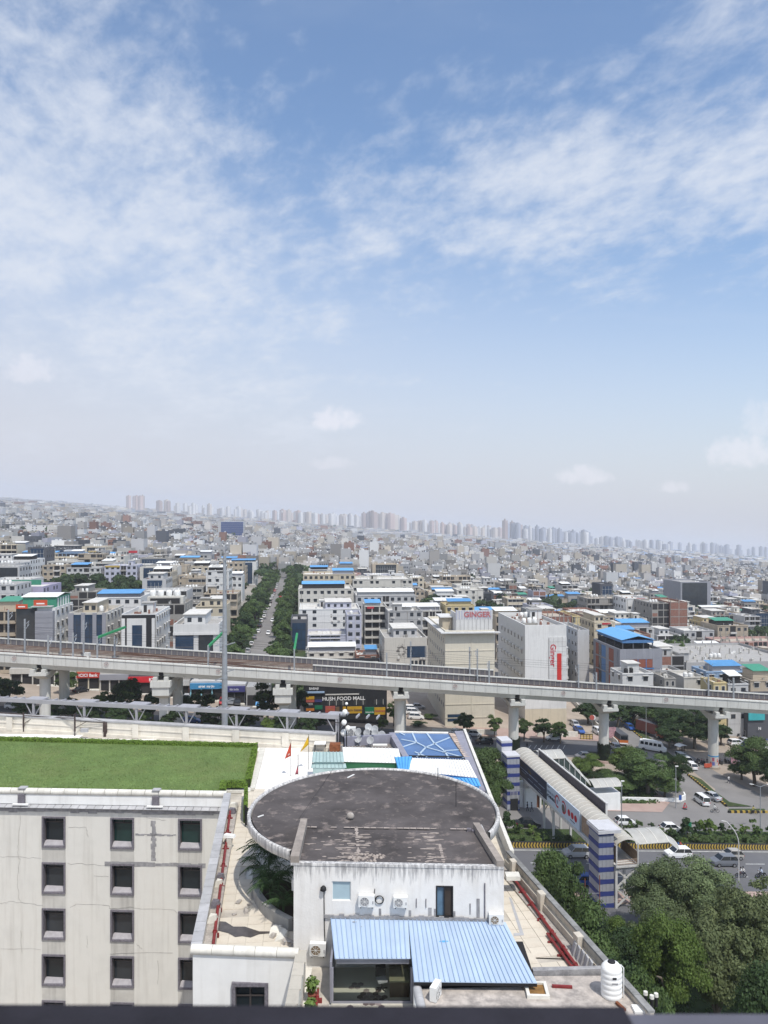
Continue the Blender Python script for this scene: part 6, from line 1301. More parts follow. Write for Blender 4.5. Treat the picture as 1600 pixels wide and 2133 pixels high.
    # ================================================================== the city beyond the viaduct
GY=R(5.2); EX=Vector((math.cos(GY),math.sin(GY),0)); EY=Vector((-math.sin(GY),math.cos(GY),0))
def plaster(n,c,s=.4,k_=.86):c=tuple(k*k_ for k in c); return mat('plaster_'+n,c,.9,var=.09,scale=.35,streak=s,streak_col=tuple(k*.52 for k in c),grime=.35,grime_col=tuple(k*.66 for k in c),grime_scale=.35,jit=.08)
WM={'white':plaster('white',(.70,.70,.69)),'offwhite':plaster('offwhite',(.62,.60,.55)),'cream':plaster('cream',(.60,.53,.41)),'grey':plaster('grey',(.40,.40,.40)),'lightgrey':plaster('lightgrey',(.52,.52,.52)),'lavender':plaster('lavender',(.50,.51,.60),.25),'beige':plaster('beige',(.47,.40,.31)),
 'concrete':plaster('concrete',(.34,.325,.30),.6),'brick':mat('brick_wall',(.235,.115,.085),.95,var=.2,scale=1.5,streak=.3,grime=.4,grime_col=(.30,.2,.16),grime_scale=.5),'pink':plaster('pink',(.50,.33,.30)),'blue':plaster('blue',(.30,.42,.58)),'dark':plaster('dark',(.10,.105,.12),.2),'black':mat('black_cladding',(.022,.023,.027),.5,var=.2),'panel':mat('grey_panel',(.255,.26,.29),.5,var=.06,scale=.5,jit=.05),'yellow':plaster('yellow',(.58,.48,.27)),'mint':plaster('mint',(.22,.48,.38)),'purple':plaster('purple',(.42,.39,.52),.2)}
WNAME={'white':'white','offwhite':'off white','cream':'cream','grey':'grey','lightgrey':'light grey','lavender':'lavender','beige':'beige','concrete':'raw concrete','brick':'red brick','pink':'pinkish','blue':'pale blue','dark':'dark grey','black':'black','panel':'grey panelled','yellow':'yellowish','mint':'mint green','purple':'pale purple'}
RM={'grey':mat('roof_grey',(.36,.35,.335),.95,var=.2,scale=.4,grime=.6,grime_col=(.20,.19,.18),grime_scale=.4),'pale':mat('roof_pale',(.58,.565,.53),.95,var=.12,scale=.4,grime=.5,grime_col=(.38,.36,.33),grime_scale=.35),'tan':mat('roof_tan',(.42,.365,.30),.95,var=.2,scale=.4,grime=.5,grime_col=(.25,.22,.19),grime_scale=.4)}
m_win=glassmat('far_window',(.030,.036,.045),.15); m_bglass=glassmat('blue_curtain_glass',(.022,.045,.085),.08,.6); m_gglass=glassmat('grey_curtain_glass',(.030,.036,.042),.1,.6); m_trim=mat('window_trim',(.50,.49,.47),.85,var=.12)
m_sheetb=mat('far_blue_sheet',(.10,.30,.58),.5,var=.12,scale=.5,jit=.2); m_sheetw=mat('far_white_sheet',(.74,.74,.72),.5,var=.06,jit=.08); m_sheetg=mat('far_green_sheet',(.05,.25,.16),.5,var=.15); m_shade=mat('painted_shade',(.028,.027,.028),.95)  # m_shade: near-black colour that paints the shade of openings and recesses
m_tankw=mat('roof_tank_white',(.74,.74,.72),.5); m_tankk=mat('roof_tank_black',(.02,.02,.022),.5)
tkp=[(.55,0),(.6,.1),(.6,1.05),(.5,1.25),(.2,1.4)]
TANKW=MB().lathe(tkp,12).mesh('water_tank',m_tankw); TANKK=MB().lathe(tkp,12).mesh('water_tank',m_tankk)
ACM=MB().box(-.45,.45,-.35,0,0,.7).mesh('outdoor_unit',m_ac)
sg_blue=mat('board_blue',(.05,.13,.35),.6); sg_gold=mat('board_gold',(.42,.30,.08),.6)
FOOT=[]  # occupied footprints in the street frame (t0, t1, s0, s1)
def ts(x,y):return(x*EX.x+y*EX.y,x*EY.x+y*EY.y)
WINC={}
def win_mesh(ww,wh,style):
    k=(round(ww,1),round(wh,1),style)
    if k not in WINC:
        mb=MB(); a=.09
        mb.box(-ww/2,ww/2,-.05,0,0,a,0); mb.box(-ww/2,ww/2,-.05,0,wh-a,wh,0); mb.box(-ww/2,-ww/2+a,-.05,0,a,wh-a,0); mb.box(ww/2-a,ww/2,-.05,0,a,wh-a,0); mb.box(-ww/2+a,ww/2-a,-.02,0,a,wh-a,1)
        if style:mb.box(-ww/2-.15,ww/2+.15,-.5,0,wh+.08,wh+.18,0)
        WINC[k]=mb.mesh('window',[m_trim,m_win])
    return WINC[k]
def wall_bits(G,r,w,d,h,fl,fh,nx):
    """what hangs on such fronts: outdoor units, drain pipes, name boards, loose patches"""
    hw=w/2
    for k in range(r.randint(2,7)):
        a=r.uniform(-hw+.5,hw-1.2); z=r.randrange(1,max(2,fl))*fh+r.uniform(-.5,.4); G.box(a,a+.8,-.42,-.002,z,z+.6,1)
    for k in range(r.randint(1,3)):a=r.uniform(-hw+.2,hw-.3); G.box(a,a+.12,-.16,-.002,0,h-.4,r.choice([1,4]))
    if r.random()<.45:z=r.choice([h-1.1,fh*.86,fh*1.9]); a=r.uniform(-hw+.2,0); e=a+r.uniform(2,max(2.2,hw)); G.box(a,min(e,hw-.1),-.22,-.002,z,z+r.uniform(.6,1.0),r.choice([5,6,7,2,8]))
    for k in range(r.randint(1,4)):a=r.uniform(-hw+.3,hw-2); z=r.uniform(.5,h-2); G.box(a,a+r.uniform(.6,2.0),-.012,-.003,z,z+r.uniform(.4,1.6),4)
def bld(x,y,w,d,h,wall='white',roof='grey',label='',near=False,front='win',fl=None,yaw=GY,feats=(),seed=0,name='building',cat='building',group=None,sidewin=True,nx=None,low=2.5,par=.9,trim=None):
    """x, y: middle of the front; h: height over the ground there; front: win, glass, balcony, frame, brick, blank"""
    r=random.Random(seed*7+int(x*11)+int(y*5)); t=empty(name,(x,y,zg(x)),yaw,label,cat,group); wm,rm=WM[wall],RM[roof]; fl=fl or max(2,round(h/3.4)); fh=h/fl
    tx,sy=ts(x,y); FOOT.append((tx-w/2,tx+w/2,sy,sy+d))
    hw=w/2; th=.3; zr=h-par; hh=h
    mb=MB(); mb.box(-hw,hw,0,th,-low,hh); mb.box(-hw,hw,d-th,d,-low,hh); mb.box(-hw,-hw+th,th+.001,d-th-.001,-low,hh); mb.box(hw-th,hw,th+.001,d-th-.001,-low,hh)
    if front in('win','balcony')and trim is not False:
        for k in range(1,fl):
            if front=='win':mb.box(-hw-.06,hw+.06,-.07,-.001,k*fh-.12,k*fh+.1)
        mb.box(-hw-.15,hw+.15,-.16,-.001,h-.35,h-.18)
    mb.build('wall',wm,t); mb=MB(); mb.box(-hw+th+.001,hw-th-.001,th+.001,d-th-.001,zr-.3,zr); mb.build('roof',rm,t)
    G=MB(); nx=nx or max(2,int(w/r.uniform(2.4,3.2))); ww,wh=min(1.5,w/nx*.55),min(1.45,fh*.45); style=r.random()<.6
    mode=r.choice(['grid','grid','pairs','ribbon','bays'])
    if front in('win','balcony','blank')and not near:wall_bits(G,r,w,d,h,fl,fh,nx)
    if front=='win' and mode=='ribbon' and not near:
        a0,a1=-hw+w*r.uniform(.03,.25),hw-w*r.uniform(.03,.25)
        for k in range(fl):
            z=k*fh+fh*.34; G.box(a0,a1,-.03,-.002,z,z+wh,0); G.box(a0-.2,a1+.2,-.5,-.002,z+wh+.02,z+wh+.16,1)
            for i in range(nx+1):xx=a0+(a1-a0)*i/nx; G.box(xx-.1,xx+.1,-.07,-.0301,z,z+wh,1)
    elif front=='win':
        for k in range(fl):
            for i in range(nx):
                if mode=='pairs' and i%3==2:continue
                if mode=='bays' and i in(nx//2,)and not near:
                    G.box(-hw+i*w/nx+.1,-hw+(i+1)*w/nx-.1,-.03,-.002,k*fh+.3,(k+1)*fh-.3,2); G.box(-hw+i*w/nx,-hw+(i+1)*w/nx,-.9,-.0301,k*fh-.1,k*fh+.7,4 if r.random()<.3 else 1); continue
                if r.random()<.06:continue
                cx_=-hw+(i+.5)*w/nx; z=k*fh+fh*.32
                if near:inst(win_mesh(ww,wh,style),'window',t,(cx_,-.002,z))
                else:
                    G.box(cx_-ww/2,cx_+ww/2,-.04,-.002,z,z+wh,0)
                    if style:G.box(cx_-ww/2-.15,cx_+ww/2+.15,-.45,-.002,z+wh+.05,z+wh+.15,1)
    elif front=='glass':
        a,b=(-hw+w*r.uniform(.04,.22),hw-w*r.uniform(.04,.22)); gm_=m_bglass if r.random()<.6 else m_gglass
        P=MB(); P.box(a,b,-.12,-.002,.4,h-r.uniform(.4,1.6)); P.build('glass_front',gm_,t)
        M_=MB(); nmul=max(2,int((b-a)/1.6))
        for i in range(nmul+1):xx=a+(b-a)*i/nmul; M_.box(xx-.04,xx+.04,-.17,-.121,.4,h-1.7)
        for k in range(1,fl):M_.box(a,b,-.16,-.1211,k*fh-.06,k*fh+.06)
        M_.build('mullion_grid',m_gglass if r.random()<.5 else m_trim,t)
    elif front in('balcony','frame'):
        for k in range(fl):
            z0,z1=k*fh+.15,(k+1)*fh-.35
            if front=='balcony':
                for i in range(nx):
                    if r.random()<.75:a=-hw+i*w/nx+.25; G.box(a,a+w/nx-.5,-.03,-.002,z0+.1,z1,2)  # flat dark panel paints the recess shade, the wall has no hole
                S=MB(); S.box(-hw+.1,hw-.1,-1.0,-.031,k*fh-.08,k*fh+.1); S.box(-hw+.1,hw-.1,-1.0,-.92,k*fh+.1,k*fh+r.uniform(.75,1.0)); S.build('balcony',trim or wm,t)
            else:
                for i in range(nx):
                    a=-hw+i*w/nx+.2; e=a+w/nx-.4
                    if r.random()<.7:G.box(a,e,-.03,-.002,z0,z1,2)
                    else:G.box(a,e,-.02,-.002,z0,z0+(z1-z0)*r.uniform(.4,1),3)
    elif front=='brick':
        for k in range(fl+1):G.box(-hw,hw,-.05,-.002,max(0,k*fh-.15),min(h,k*fh+.15),4)
        for i in range(nx+1):xx=-hw+i*w/nx; G.box(max(-hw,xx-.14),min(hw,xx+.14),-.06,-.0501,0,h,4)
    if sidewin and front!='brick':
        ny=max(2,int(d/3.2)); wd=min(1.3,d/ny*.5)
        for sx in(-1,1):
            if r.random()<.25:continue
            for k in range(fl):
                for j in range(ny):
                    if r.random()<.15:continue
                    yy=(j+.5)*d/ny; z=k*fh+fh*.34
                    if near:
                        o=inst(win_mesh(wd,wh,style),'window',t,(sx*hw,yy,z),(0,0,math.pi/2*sx))
                    else:a,b=(hw+.002,hw+.04)if sx>0 else(-hw-.04,-hw-.002); G.box(a,b,yy-wd/2,yy+wd/2,z,z+wh,0)
    if G.f:o=G.build('window_glazing',[m_win,m_trim,m_shade,WM['brick'],WM['concrete'],bm_red,sg_blue,sg_gold,m_bglass],t); o['kind']='stuff'
    # what stands on the roof
    for ft in feats:
        if ft[0]=='tank':
            n_=ft[1]; x0=r.uniform(-hw+1.2,max(-hw+1.3,hw-1.5-n_*1.5)); y0=r.uniform(1.5,max(1.6,d-2)); blk=len(ft)>2 and ft[2]=='black'
            MB().box(x0-.7,x0+n_*1.5-.8,y0-.7,y0+.7,zr+.001,zr+.5).build('tank_stand',WM['concrete'],t)
            for i in range(n_):inst(TANKK if blk else TANKW,'water_tank',t,(x0+i*1.5,y0,zr+.5),(0,0,0),(1,1,r.uniform(.9,1.1)))
        elif ft[0]=='stair':
            a=r.uniform(-hw+.5,max(-hw+.6,hw-4)); b=r.uniform(1,max(1.1,d-6)); sw,sd,sh=r.uniform(2.6,3.6),r.uniform(3.5,5),r.uniform(2.4,3.2)
            S=MB(); S.box(a,a+sw,b,b+sd,zr+.001,zr+sh); S.build('stair_head',wm,t); S=MB(); S.box(a-.3,a+sw+.3,b-.4,b+sd+.3,zr+sh+.001,zr+sh+.16); S.build('stair_head_roof',rm,t); S=MB(); S.box(a+.5,a+1.4,b-.03,b-.002,zr+.05,zr+2.05); S.build('door',m_shade,t)
        elif ft[0]=='shed':
            m_={'blue':m_sheetb,'white':m_sheetw,'green':m_sheetg}[ft[1]]; fx=ft[2]if len(ft)>2 else r.uniform(.45,.95); a=r.uniform(-hw+.2,hw-.2-(w-.4)*fx); e=a+(w-.4)*fx; b=r.uniform(.3,d*.45); f_=min(d-.3,b+d*r.uniform(.3,.55)); zh=r.uniform(2.3,3.2)
            S=MB(); S.hexa([(a-.3,b-.4,zr+zh-.5),(e+.3,b-.4,zr+zh-.5),(e+.3,f_+.3,zr+zh+.3),(a-.3,f_+.3,zr+zh+.3)],[(a-.3,b-.4,zr+zh-.42),(e+.3,b-.4,zr+zh-.42),(e+.3,f_+.3,zr+zh+.38),(a-.3,f_+.3,zr+zh+.38)]); S.build('shed_roof',m_,t)
            S=MB(); S.box(a,e,b+.2,f_,zr+.001,zr+zh-.55); S.build('shed_wall',r.choice([wm,m_shade,WM['panel']]),t)
        elif ft[0]=='floor':
            fx=ft[1]if len(ft)>1 else .6; a=r.uniform(-hw+.4,hw-.4-(w-.8)*fx); e=a+(w-.8)*fx; b=r.uniform(d*.2,d*.4); S=MB(); S.box(a,e,b,d-.5,zr+.001,zr+2.9); S.build('penthouse_wall',WM[ft[2]]if len(ft)>2 else wm,t); S=MB(); S.box(a-.3,e+.3,b-.5,d-.2,zr+2.901,zr+3.1); S.build('penthouse_roof',RM['pale'],t)
            S=MB(); n_=max(2,int((e-a)/2.4))
            for i in range(n_):xx=a+(i+.5)*(e-a)/n_; S.box(xx-.55,xx+.55,b-.04,b-.002,zr+.9,zr+2.1)
            o=S.build('penthouse_glazing',m_win,t); o['kind']='stuff'
        elif ft[0]=='ac':
            for i in range(ft[1]):inst(ACM,'outdoor_unit',t,(r.uniform(-hw+1,hw-1),r.uniform(1,d-1),zr+.001),(0,0,r.choice([0,1.57,3.14])))
        elif ft[0]=='clutter':
            S=MB()
            for i in range(ft[1]):
                a,b=r.uniform(-hw+.6,hw-1.2),r.uniform(.7,d-1.2); q=r.uniform(.2,.9); S.box(a,a+q,b,b+r.uniform(.2,1.0),zr+.001,zr+r.uniform(.2,1.3))
            for i in range(ft[1]//3):a,b=r.uniform(-hw+.6,hw-.6),r.uniform(.7,d-.7); S.box(a-.05,a+.05,b-.05,b+.05,zr+.001,zr+r.uniform(1.5,3))
            o=S.build('roof_clutter',r.choice([WM['concrete'],WM['lightgrey'],WM['brick'],WM['offwhite']]),t); o['kind']='stuff'
        elif ft[0]=='posts':
            S=MB(); n_=max(2,int(w/3.5))
            for i in range(n_+1):
                for yy in(.25,d*.5,d-.25):xx=-hw+.25+(w-.5)*i/n_; S.box(xx-.14,xx+.14,yy-.14,yy+.14,h+.001 if yy!=d*.5 else zr+.001,h+r.uniform(.6,1.3))
            o=S.build('column_stub',WM['concrete'],t); o['kind']='stuff'
    return t
def hero(px0,px1,py,Y,d,wall,roof,label,**kw):
    X0,X1=(px0-800)/1600*Y,(px1-800)/1600*Y; x=(X0+X1)/2; h=50-(py-1090)/1600*Y-zg(x)
    return bld(x,Y,(X1-X0)/math.cos(GY),d,h,wall,roof,label,**kw)
def sub(t,mb,name,m):return mb.build(name,m,t)
N=dict(near=True)
# ---- west front row
t=hero(-40,33,1272,214,22,'beige','pale','beige balconied building with a green sheet roof at the western edge',front='balcony',feats=[('shed','green',.6),('clutter',6)],**N)
t=hero(36,114,1266,206,15,'white','pale','dark glass office with a green sided rooftop hall and two orange signs',front='blank',sidewin=True,**N); hw=5.0
h_=50-(1266-1090)/1600*206-zg(-93); sub(t,MB().box(-5.0,.25,-.4,-.002,.2,h_-.1),'glass_front',m_gglass); sub(t,MB().box(.3,4.9,-1.6,-.002,-1,h_-.8),'stone_pylon',WM['panel'])
for k in range(14):sub(t,MB().box(.3,4.9,-1.66,-1.602,k*1.35,k*1.35+1.22),'pylon_panel',WM['panel'])
sub(t,MB().box(-4.2,4.6,2.2,14,h_-.8,h_+2.6),'rooftop_hall',m_sheetg)
for k in range(5):sub(t,MB().box(4.601,4.65,3.0+k*2.2,4.0+k*2.2,h_-.5,h_+2.2),'hall_panel',m_sheetw)
S=MB(); S.hexa([(-4.6,1.8,h_+2.65),(5,1.8,h_+2.65),(5,8,h_+3.3),(-4.6,8,h_+3.3)],[(-4.6,1.8,h_+2.75),(5,1.8,h_+2.75),(5,8,h_+3.4),(-4.6,8,h_+3.4)]); S.hexa([(-4.6,8.001,h_+3.3),(5,8.001,h_+3.3),(5,14.4,h_+2.65),(-4.6,14.4,h_+2.65)],[(-4.6,8.001,h_+3.4),(5,8.001,h_+3.4),(5,14.4,h_+2.75),(-4.6,14.4,h_+2.75)]); sub(t,S,'hall_roof',m_sheetw)
m_os=mat('orange_sign',(.50,.075,.03),.6)
sub(t,MB().box(-.4,3.1,-.6,-.45,h_+.6,h_+2.1),'orange_sign',m_os); sub(t,MB().box(-5,-2.0,-.6,-.45,h_-.2,h_+1.0),'orange_sign',m_os); sub(t,MB().box(.3,2.4,-.63,-.602,h_+.95,h_+1.3),'sign_script',m_ac); sub(t,MB().box(-4.4,-2.6,-.63,-.602,h_+.2,h_+.5),'sign_script',m_ac); sub(t,MB().box(-1.0,4.4,-1.2,1.0,h_+.25,h_+.45),'canopy',WM['lightgrey'])
t=hero(145,220,1276,207,19,'offwhite','tan','grey pillared glass office with one white tank and a cream flank',front='glass',feats=[('tank',1),('clutter',5),('floor',.4,'cream')],**N)
for(a,b)in((-4.9,-3.6),(-1.6,-.6),(1.4,2.4),(3.9,4.85)):sub(t,MB().box(a,b,-.5,-.18,0,19.6),'pillar',WM['panel'])
t=hero(200,292,1244,252,18,'white','pale','white stepped building topped by a long pale blue sheet roof',front='win',feats=[('shed','blue',.95)],**N)
t=hero(254,324,1279,206,20,'white','grey','black and white block with a tall blue glass panel in a white frame',front='blank',feats=[('clutter',6),('stair',)],**N); hb_=20.8
sub(t,MB().box(-4.4,4.4,-.25,-.002,-1,20.3),'black_front',WM['black']); sub(t,MB().box(-3.0,2.0,-.5,-.251,-1,19.4),'white_frame',WM['white']); sub(t,MB().box(-1.6,1.0,-.56,-.501,-1,17.6),'glass_panel',m_bglass); sub(t,MB().box(3.5,4.3,-.5,-.251,-1,19.4),'white_pilaster',WM['white']); sub(t,MB().box(-4.4,-3.5,-.5,-.251,-1,19.4),'white_pilaster',WM['white'])
for k in range(6):sub(t,MB().box(-1.6,1.0,-.60,-.561,1+k*2.8,1.1+k*2.8),'mullion',WM['dark'])
t=hero(297,384,1258,236,15,'concrete','grey','unfinished concrete frame block with four white tanks in a row',front='frame',feats=[('posts',),('clutter',6)],**N); hf_=50-(1258-1090)/1600*236-zg(-67)
sub(t,MB().box(-5.5,5.5,3,7,hf_-.9,hf_+1.9),'upper_storey',WM['offwhite']); sub(t,MB().box(-4.6,4.6,2.95,2.999,hf_-.6,hf_+1.4),'opening',m_shade)
for k in range(4):inst(TANKW,'water_tank',t,(-4.2+k*2.5,5,hf_+1.9),(0,0,0),(1.55,1.55,1.35))
t=hero(362,456,1300,204,17,'white','grey','white block with two dark blue glass bays beside the tall steel pole',front='blank',feats=[('clutter',9),('floor',.5)],**N)
sub(t,MB().box(-5.4,-.7,-.2,-.002,0,16.4),'glass_bay',m_bglass); sub(t,MB().box(.6,4.4,-.2,-.002,0,16.4),'glass_bay',m_gglass); sub(t,MB().box(-6,6,-.45,-.201,16.5,17.2),'band',WM['white'])
for k in range(4):sub(t,MB().box(-5.4,-.7,-.26,-.201,3+k*3.4,3.2+k*3.4),'mullion',WM['dark'])
t=hero(408,470,1262,258,14,'cream','grey','cream weathered building with rooftop rooms just west of the street',front='win',feats=[('floor',.5),('stair',),('tank',1),('clutter',6)],**N)
t=hero(425,494,1236,312,16,'beige','grey','beige building with a red brown flank beside the western street trees',front='balcony',feats=[('stair',),('clutter',6),('tank',2)])
t=hero(0,88,1222,303,22,'purple','pale','pale purple hall with a flat white roof and few windows',front='blank',feats=[('ac',3)],sidewin=True); sub(t,MB().box(-5,7.7,-.3,-.002,14.5,16.5),'glass_rail',m_sheetg)
t=hero(20,62,1166,402,22,'white','pale','white tower block with a big blue glass front beyond the purple hall',front='glass',feats=[('shed','white',.9)])
t=hero(146,200,1232,318,16,'concrete','grey','low raw concrete house with a blue tank behind the green roofed office',front='frame',feats=[('floor',.5,'concrete'),('tank',2),('clutter',5)])
t=hero(297,345,1206,345,16,'lightgrey','grey','light grey office with dark blue glass strips above the park trees',front='glass',feats=[('floor',.7),('clutter',5)])
t=hero(196,240,1172,452,18,'offwhite','pale','cream office with black banded glass front beyond the park',front='glass',feats=[('shed','white',.5),('clutter',5)])
t=hero(262,292,1182,452,16,'dark','grey','dark glass block with a small red roof sign beyond the park',front='glass',feats=[('clutter',3)]); sub(t,MB().box(-2.6,2.4,-.5,-.2,20.2,22.2)if False else MB().box(-2.4,2.6,-.5,-.2,21,22.4),'red_sign',bm_red)
# ---- centre, east of the street
t=hero(641,722,1322,288,16,'lavender','pale','lavender building with ribbed bays and small square windows',front='win',fl=5,nx=3,feats=[('clutter',8),('ac',4)])
t=hero(722.5,753,1280,288,15,'lavender','grey','taller lavender stair wing with a white tank on top',front='win',fl=5,nx=2,feats=[('tank',1)])
t=hero(606,640.5,1290,287,16,'dark','grey','dark blue glass wing at the street corner of the lavender building',front='glass',feats=[('tank',1,'black')])
t=hero(624,750,1268,312,22,'white','pale','white terraced building with a rounded rooftop tower',front='win',fl=5,nx=6,feats=[('floor',.45,'lavender'),('stair',),('tank',1),('clutter',6)])
t=hero(622,735,1226,352,22,'offwhite','pale','pale building carrying a wide bright blue sheet roof by the street',front='win',feats=[('shed','blue',.8)])
t=hero(632,740,1196,398,24,'cream','pale','cream building with two dark vertical windows and a blue awning',front='win',feats=[('shed','blue',.4),('clutter',5)])
t=hero(742,866,1240,342,20,'lightgrey','pale','long light grey building with a broad white roof slab and dark flank',front='win',feats=[('shed','white',.95),('ac',4)])
t=hero(760,806,1262,312,14,'offwhite','grey','narrow balconied block with a tiny blue roof sheet',front='balcony',feats=[('shed','blue',.7)])
t=hero(735,860,1206,398,24,'offwhite','pale','off white factory block with rows of dark windows behind the long white roof',front='win',feats=[('stair',),('clutter',8),('ac',4)])
t=hero(808,880,1272,300,16,'grey','pale','weathered grey block with a yellow stair behind the mural wall',front='win',feats=[('stair',),('shed','white',.4),('clutter',8)])
t=hero(801,890,1328,246,20,'offwhite','grey','stained cream building with a large painted face and a dark window',front='blank',feats=[('floor',.6,'lightgrey'),('clutter',10),('ac',4),('tank',2)]); hm_=50-(1328-1090)/1600*246-zg(7)
ms=MB(); rs=random.Random(8); m_mur=mat('mural_grey',(.20,.19,.18),.9,var=.3,scale=1.5)
for k in range(46):a=rs.uniform(0,6.28); q=rs.uniform(.9,1.7); cx_,cz_=-1.4+q*math.cos(a)*.9,hm_-4.3+q*math.sin(a)*1.3; s_=rs.uniform(.12,.4); ms.box(cx_-s_,cx_+s_,-.012,-.003,cz_-s_*.6,cz_+s_*.6)
o=sub(t,ms,'painted_patch',m_mur); o['kind']='stuff'
sub(t,MB().box(.4,6.6,-.1,-.002,hm_-6.4,hm_-2.8),'dark_window',m_bglass)
for k in range(4):sub(t,MB().box(1.6+k*1.3,2.5+k*1.3,-.06,-.002,hm_-9.2,hm_-7.4),'window',m_win)
# ---- hotel slab with the roof sign
Yh=194.6; WM['hotel']=plaster('hotel',(.68,.63,.52),.25); t=hero(927,1031,1313,Yh,30,'hotel','pale','cream hotel slab with white roof canopy and faded red roof sign letters',front='blank',sidewin=False,par=.6,**N); hh_=50-(1313-1090)/1600*Yh-zg(21.8); hw=6.33
S=MB(); S.box(-hw-1.3,hw+1.2,-1.4,-.05,hh_-.62,hh_-.35); S.box(-hw-1.3,-hw-.05,-.049,30.8,hh_-.62,hh_-.35); sub(t,S,'roof_canopy',WM['white'])
k=0
while k<14:sub(t,MB().box(-hw-1.25+k,-hw-.28+k,-1.38,-.1,hh_-.349,hh_-.29),'canopy_panel',WM['white']); k+=1
for k in range(7):sub(t,MB().box(-hw,hw,-.10,-.002,hh_-5.2-k*3.4*1.0,hh_-5.0-k*3.4),'floor_band',WM['hotel']);
sub(t,MB().box(.35,.75,-.09,-.0021,3.7,hh_-.7),'pilaster',WM['hotel'])
for k in range(6):
    for j in range(9):inst(win_mesh(1.1,1.3,False),'window',t,(-hw-.002,2.5+j*3.1,4.6+k*3.3),(0,0,-math.pi/2))
sub(t,MB().box(-hw-.01+.6,-hw+4,-.06,-.002,1.6,3.4),'ground_window',m_bglass)
S=MB(); S.box(-3.4,hw-.2,1.2,1.6,hh_-.6,hh_+4.9); S.box(-3.4,-3.1,1.6,9,hh_-.6,hh_+4.2); sub(t,S,'sign_wall',WM['white'])
for k in range(14):sub(t,MB().box(-3.35+k*.68,-3.35+k*.68+.34,1.12,1.199,hh_+2.7,hh_+4.9),'sign_stripe',WM['lavender'])
for k in range(10):sub(t,MB().box(-3.38+k*1.05,-3.33+k*1.05,1.10,1.199,hh_-.4,hh_+2.6),'panel_joint',WM['grey'])
ca_,sa_=math.cos(GY),math.sin(GY); m_faded=mat('faded_red',(.42,.13,.14),.7)
def wtext(t,body,size,lx,ly,lz,m,bold=.02,vertical=False):
    o=text(body,size,None,(0,0,0),(1,0,0)if not vertical else(0,0,-1),(0,0,1)if not vertical else(1,0,0),m,bold=bold); o.parent=t; o.location=(lx,ly,lz); return o
wtext(t,'GINGER',1.9,2.1,1.08,hh_+3.8,m_faded,.05)
sub(t,MB().box(-6,-3.6,6,12,hh_-.6,hh_+2.6),'stair_head',WM['cream']); sub(t,MB().box(-6.8,-3.2,5.4,12.6,hh_+2.601,hh_+2.85),'stair_head_roof',WM['white'])
# hotel tower with the vertical sign
Yt=206; t=hero(1093,1181,1302,Yt,30,'white','grey','white hotel tower with a vertical red script sign and a red bar',front='blank',sidewin=False,feats=[('tank',3),('tank',2),('stair',),('clutter',14),('ac',4)],**N); ht_=50-(1302-1090)/1600*Yt-zg(43.3); hw=5.69
for k in range(6):
    for j in range(7):inst(win_mesh(1.0,1.2,True),'window',t,(-hw-.002,3+j*3.7,4.4+k*3.4),(0,0,-math.pi/2));
for k in range(5):
    for j in range(6):inst(ACM,'outdoor_unit',t,(-hw-.01,4.8+j*3.7,5.0+k*3.4),(0,0,-math.pi/2))
sub(t,MB().box(-hw,hw,-.06,-.002,-1,3.6),'base_cladding',WM['cream'])
zt_=ht_-3.2
for i in range(4):
    for k in range(9):sub(t,MB().box(.85+i*1.21,.85+i*1.21+1.17,-.35,-.07,zt_-(k+1)*1.28,zt_-k*1.28-.04),'sign_tile',WM['white'])
sub(t,MB().box(-hw,.8,-.05,-.002,3.7,ht_-.1),'white_front',WM['white'])
sub(t,MB().box(3.0,4.2,-.45,-.351,zt_-12,zt_-4.4),'red_bar',mat('sign_bar_red',(.50,.035,.03),.6)); wtext(t,'Ginger',2.2,1.85,-.37,zt_-4.9,mat('sign_script_red',(.42,.035,.05),.6),.04,True)
# ---- blue and brick showroom
Yb=232; t=hero(1290,1381,1352,Yb,22,'panel','grey','grey panelled showroom with brick red windows under a bright blue roof canopy',front='blank',sidewin=False,**N); hs_=50-(1352-1090)/1600*Yb-zg(77.6); hw=6.62
for i in range(13):
    sub(t,MB().box(-hw+i*1.018,-hw+i*1.018+.99,-.12,-.002,hs_-3.0,hs_),'cladding_panel',WM['panel'])
    if not 2<i<10:sub(t,MB().box(-hw+i*1.018,-hw+i*1.018+.99,-.12,-.002,0,hs_-3.04),'cladding_panel',WM['panel'])
m_br=mat('brick_red_panel',(.25,.085,.055),.6,var=.12); m_bb=mat('blue_bar',(.07,.17,.35),.5)
for i in range(3):
    for k in range(3):sub(t,MB().box(-3.4+i*2.55,-3.4+i*2.55+2.3,-.08,-.002,hs_-5.6-k*3.0,hs_-3.15-k*3.0),'brick_red_window',m_br)
for i in range(2):sub(t,MB().box(-1.09+i*2.55,-.86+i*2.55,-.14,-.081,.5,hs_-3.05),'blue_bar',m_bb)
for k in range(3):sub(t,MB().box(-3.4,4.05,-.15,-.141,hs_-6.1-k*3,hs_-5.65-k*3),'blue_bar',m_bb)
for j,(a,b,m_)in enumerate(((1.5,4.5,WM['panel']),(4.6,8.4,m_br),(8.5,11,WM['panel']),(11.1,14.5,m_bb),(14.6,17,m_gglass),(17.1,19.5,m_br))):
    for k in range(4):sub(t,MB().box(-hw-.12,-hw-.002,a,b,1+k*4.2,1+k*4.2+3.7),'side_panel',m_)
S=MB(); zb_=hs_+1.6; S.hexa([(-5.2,1.5,zb_),(4.6,1.5,zb_),(4.6,22,zb_),(-5.2,22,zb_)],[(-5.2,1.5,zb_+.9),(4.6,1.5,zb_+.9),(4.6,22,zb_+.9),(-5.2,22,zb_+.9)]); o=sub(t,S,'blue_fascia',m_bb)
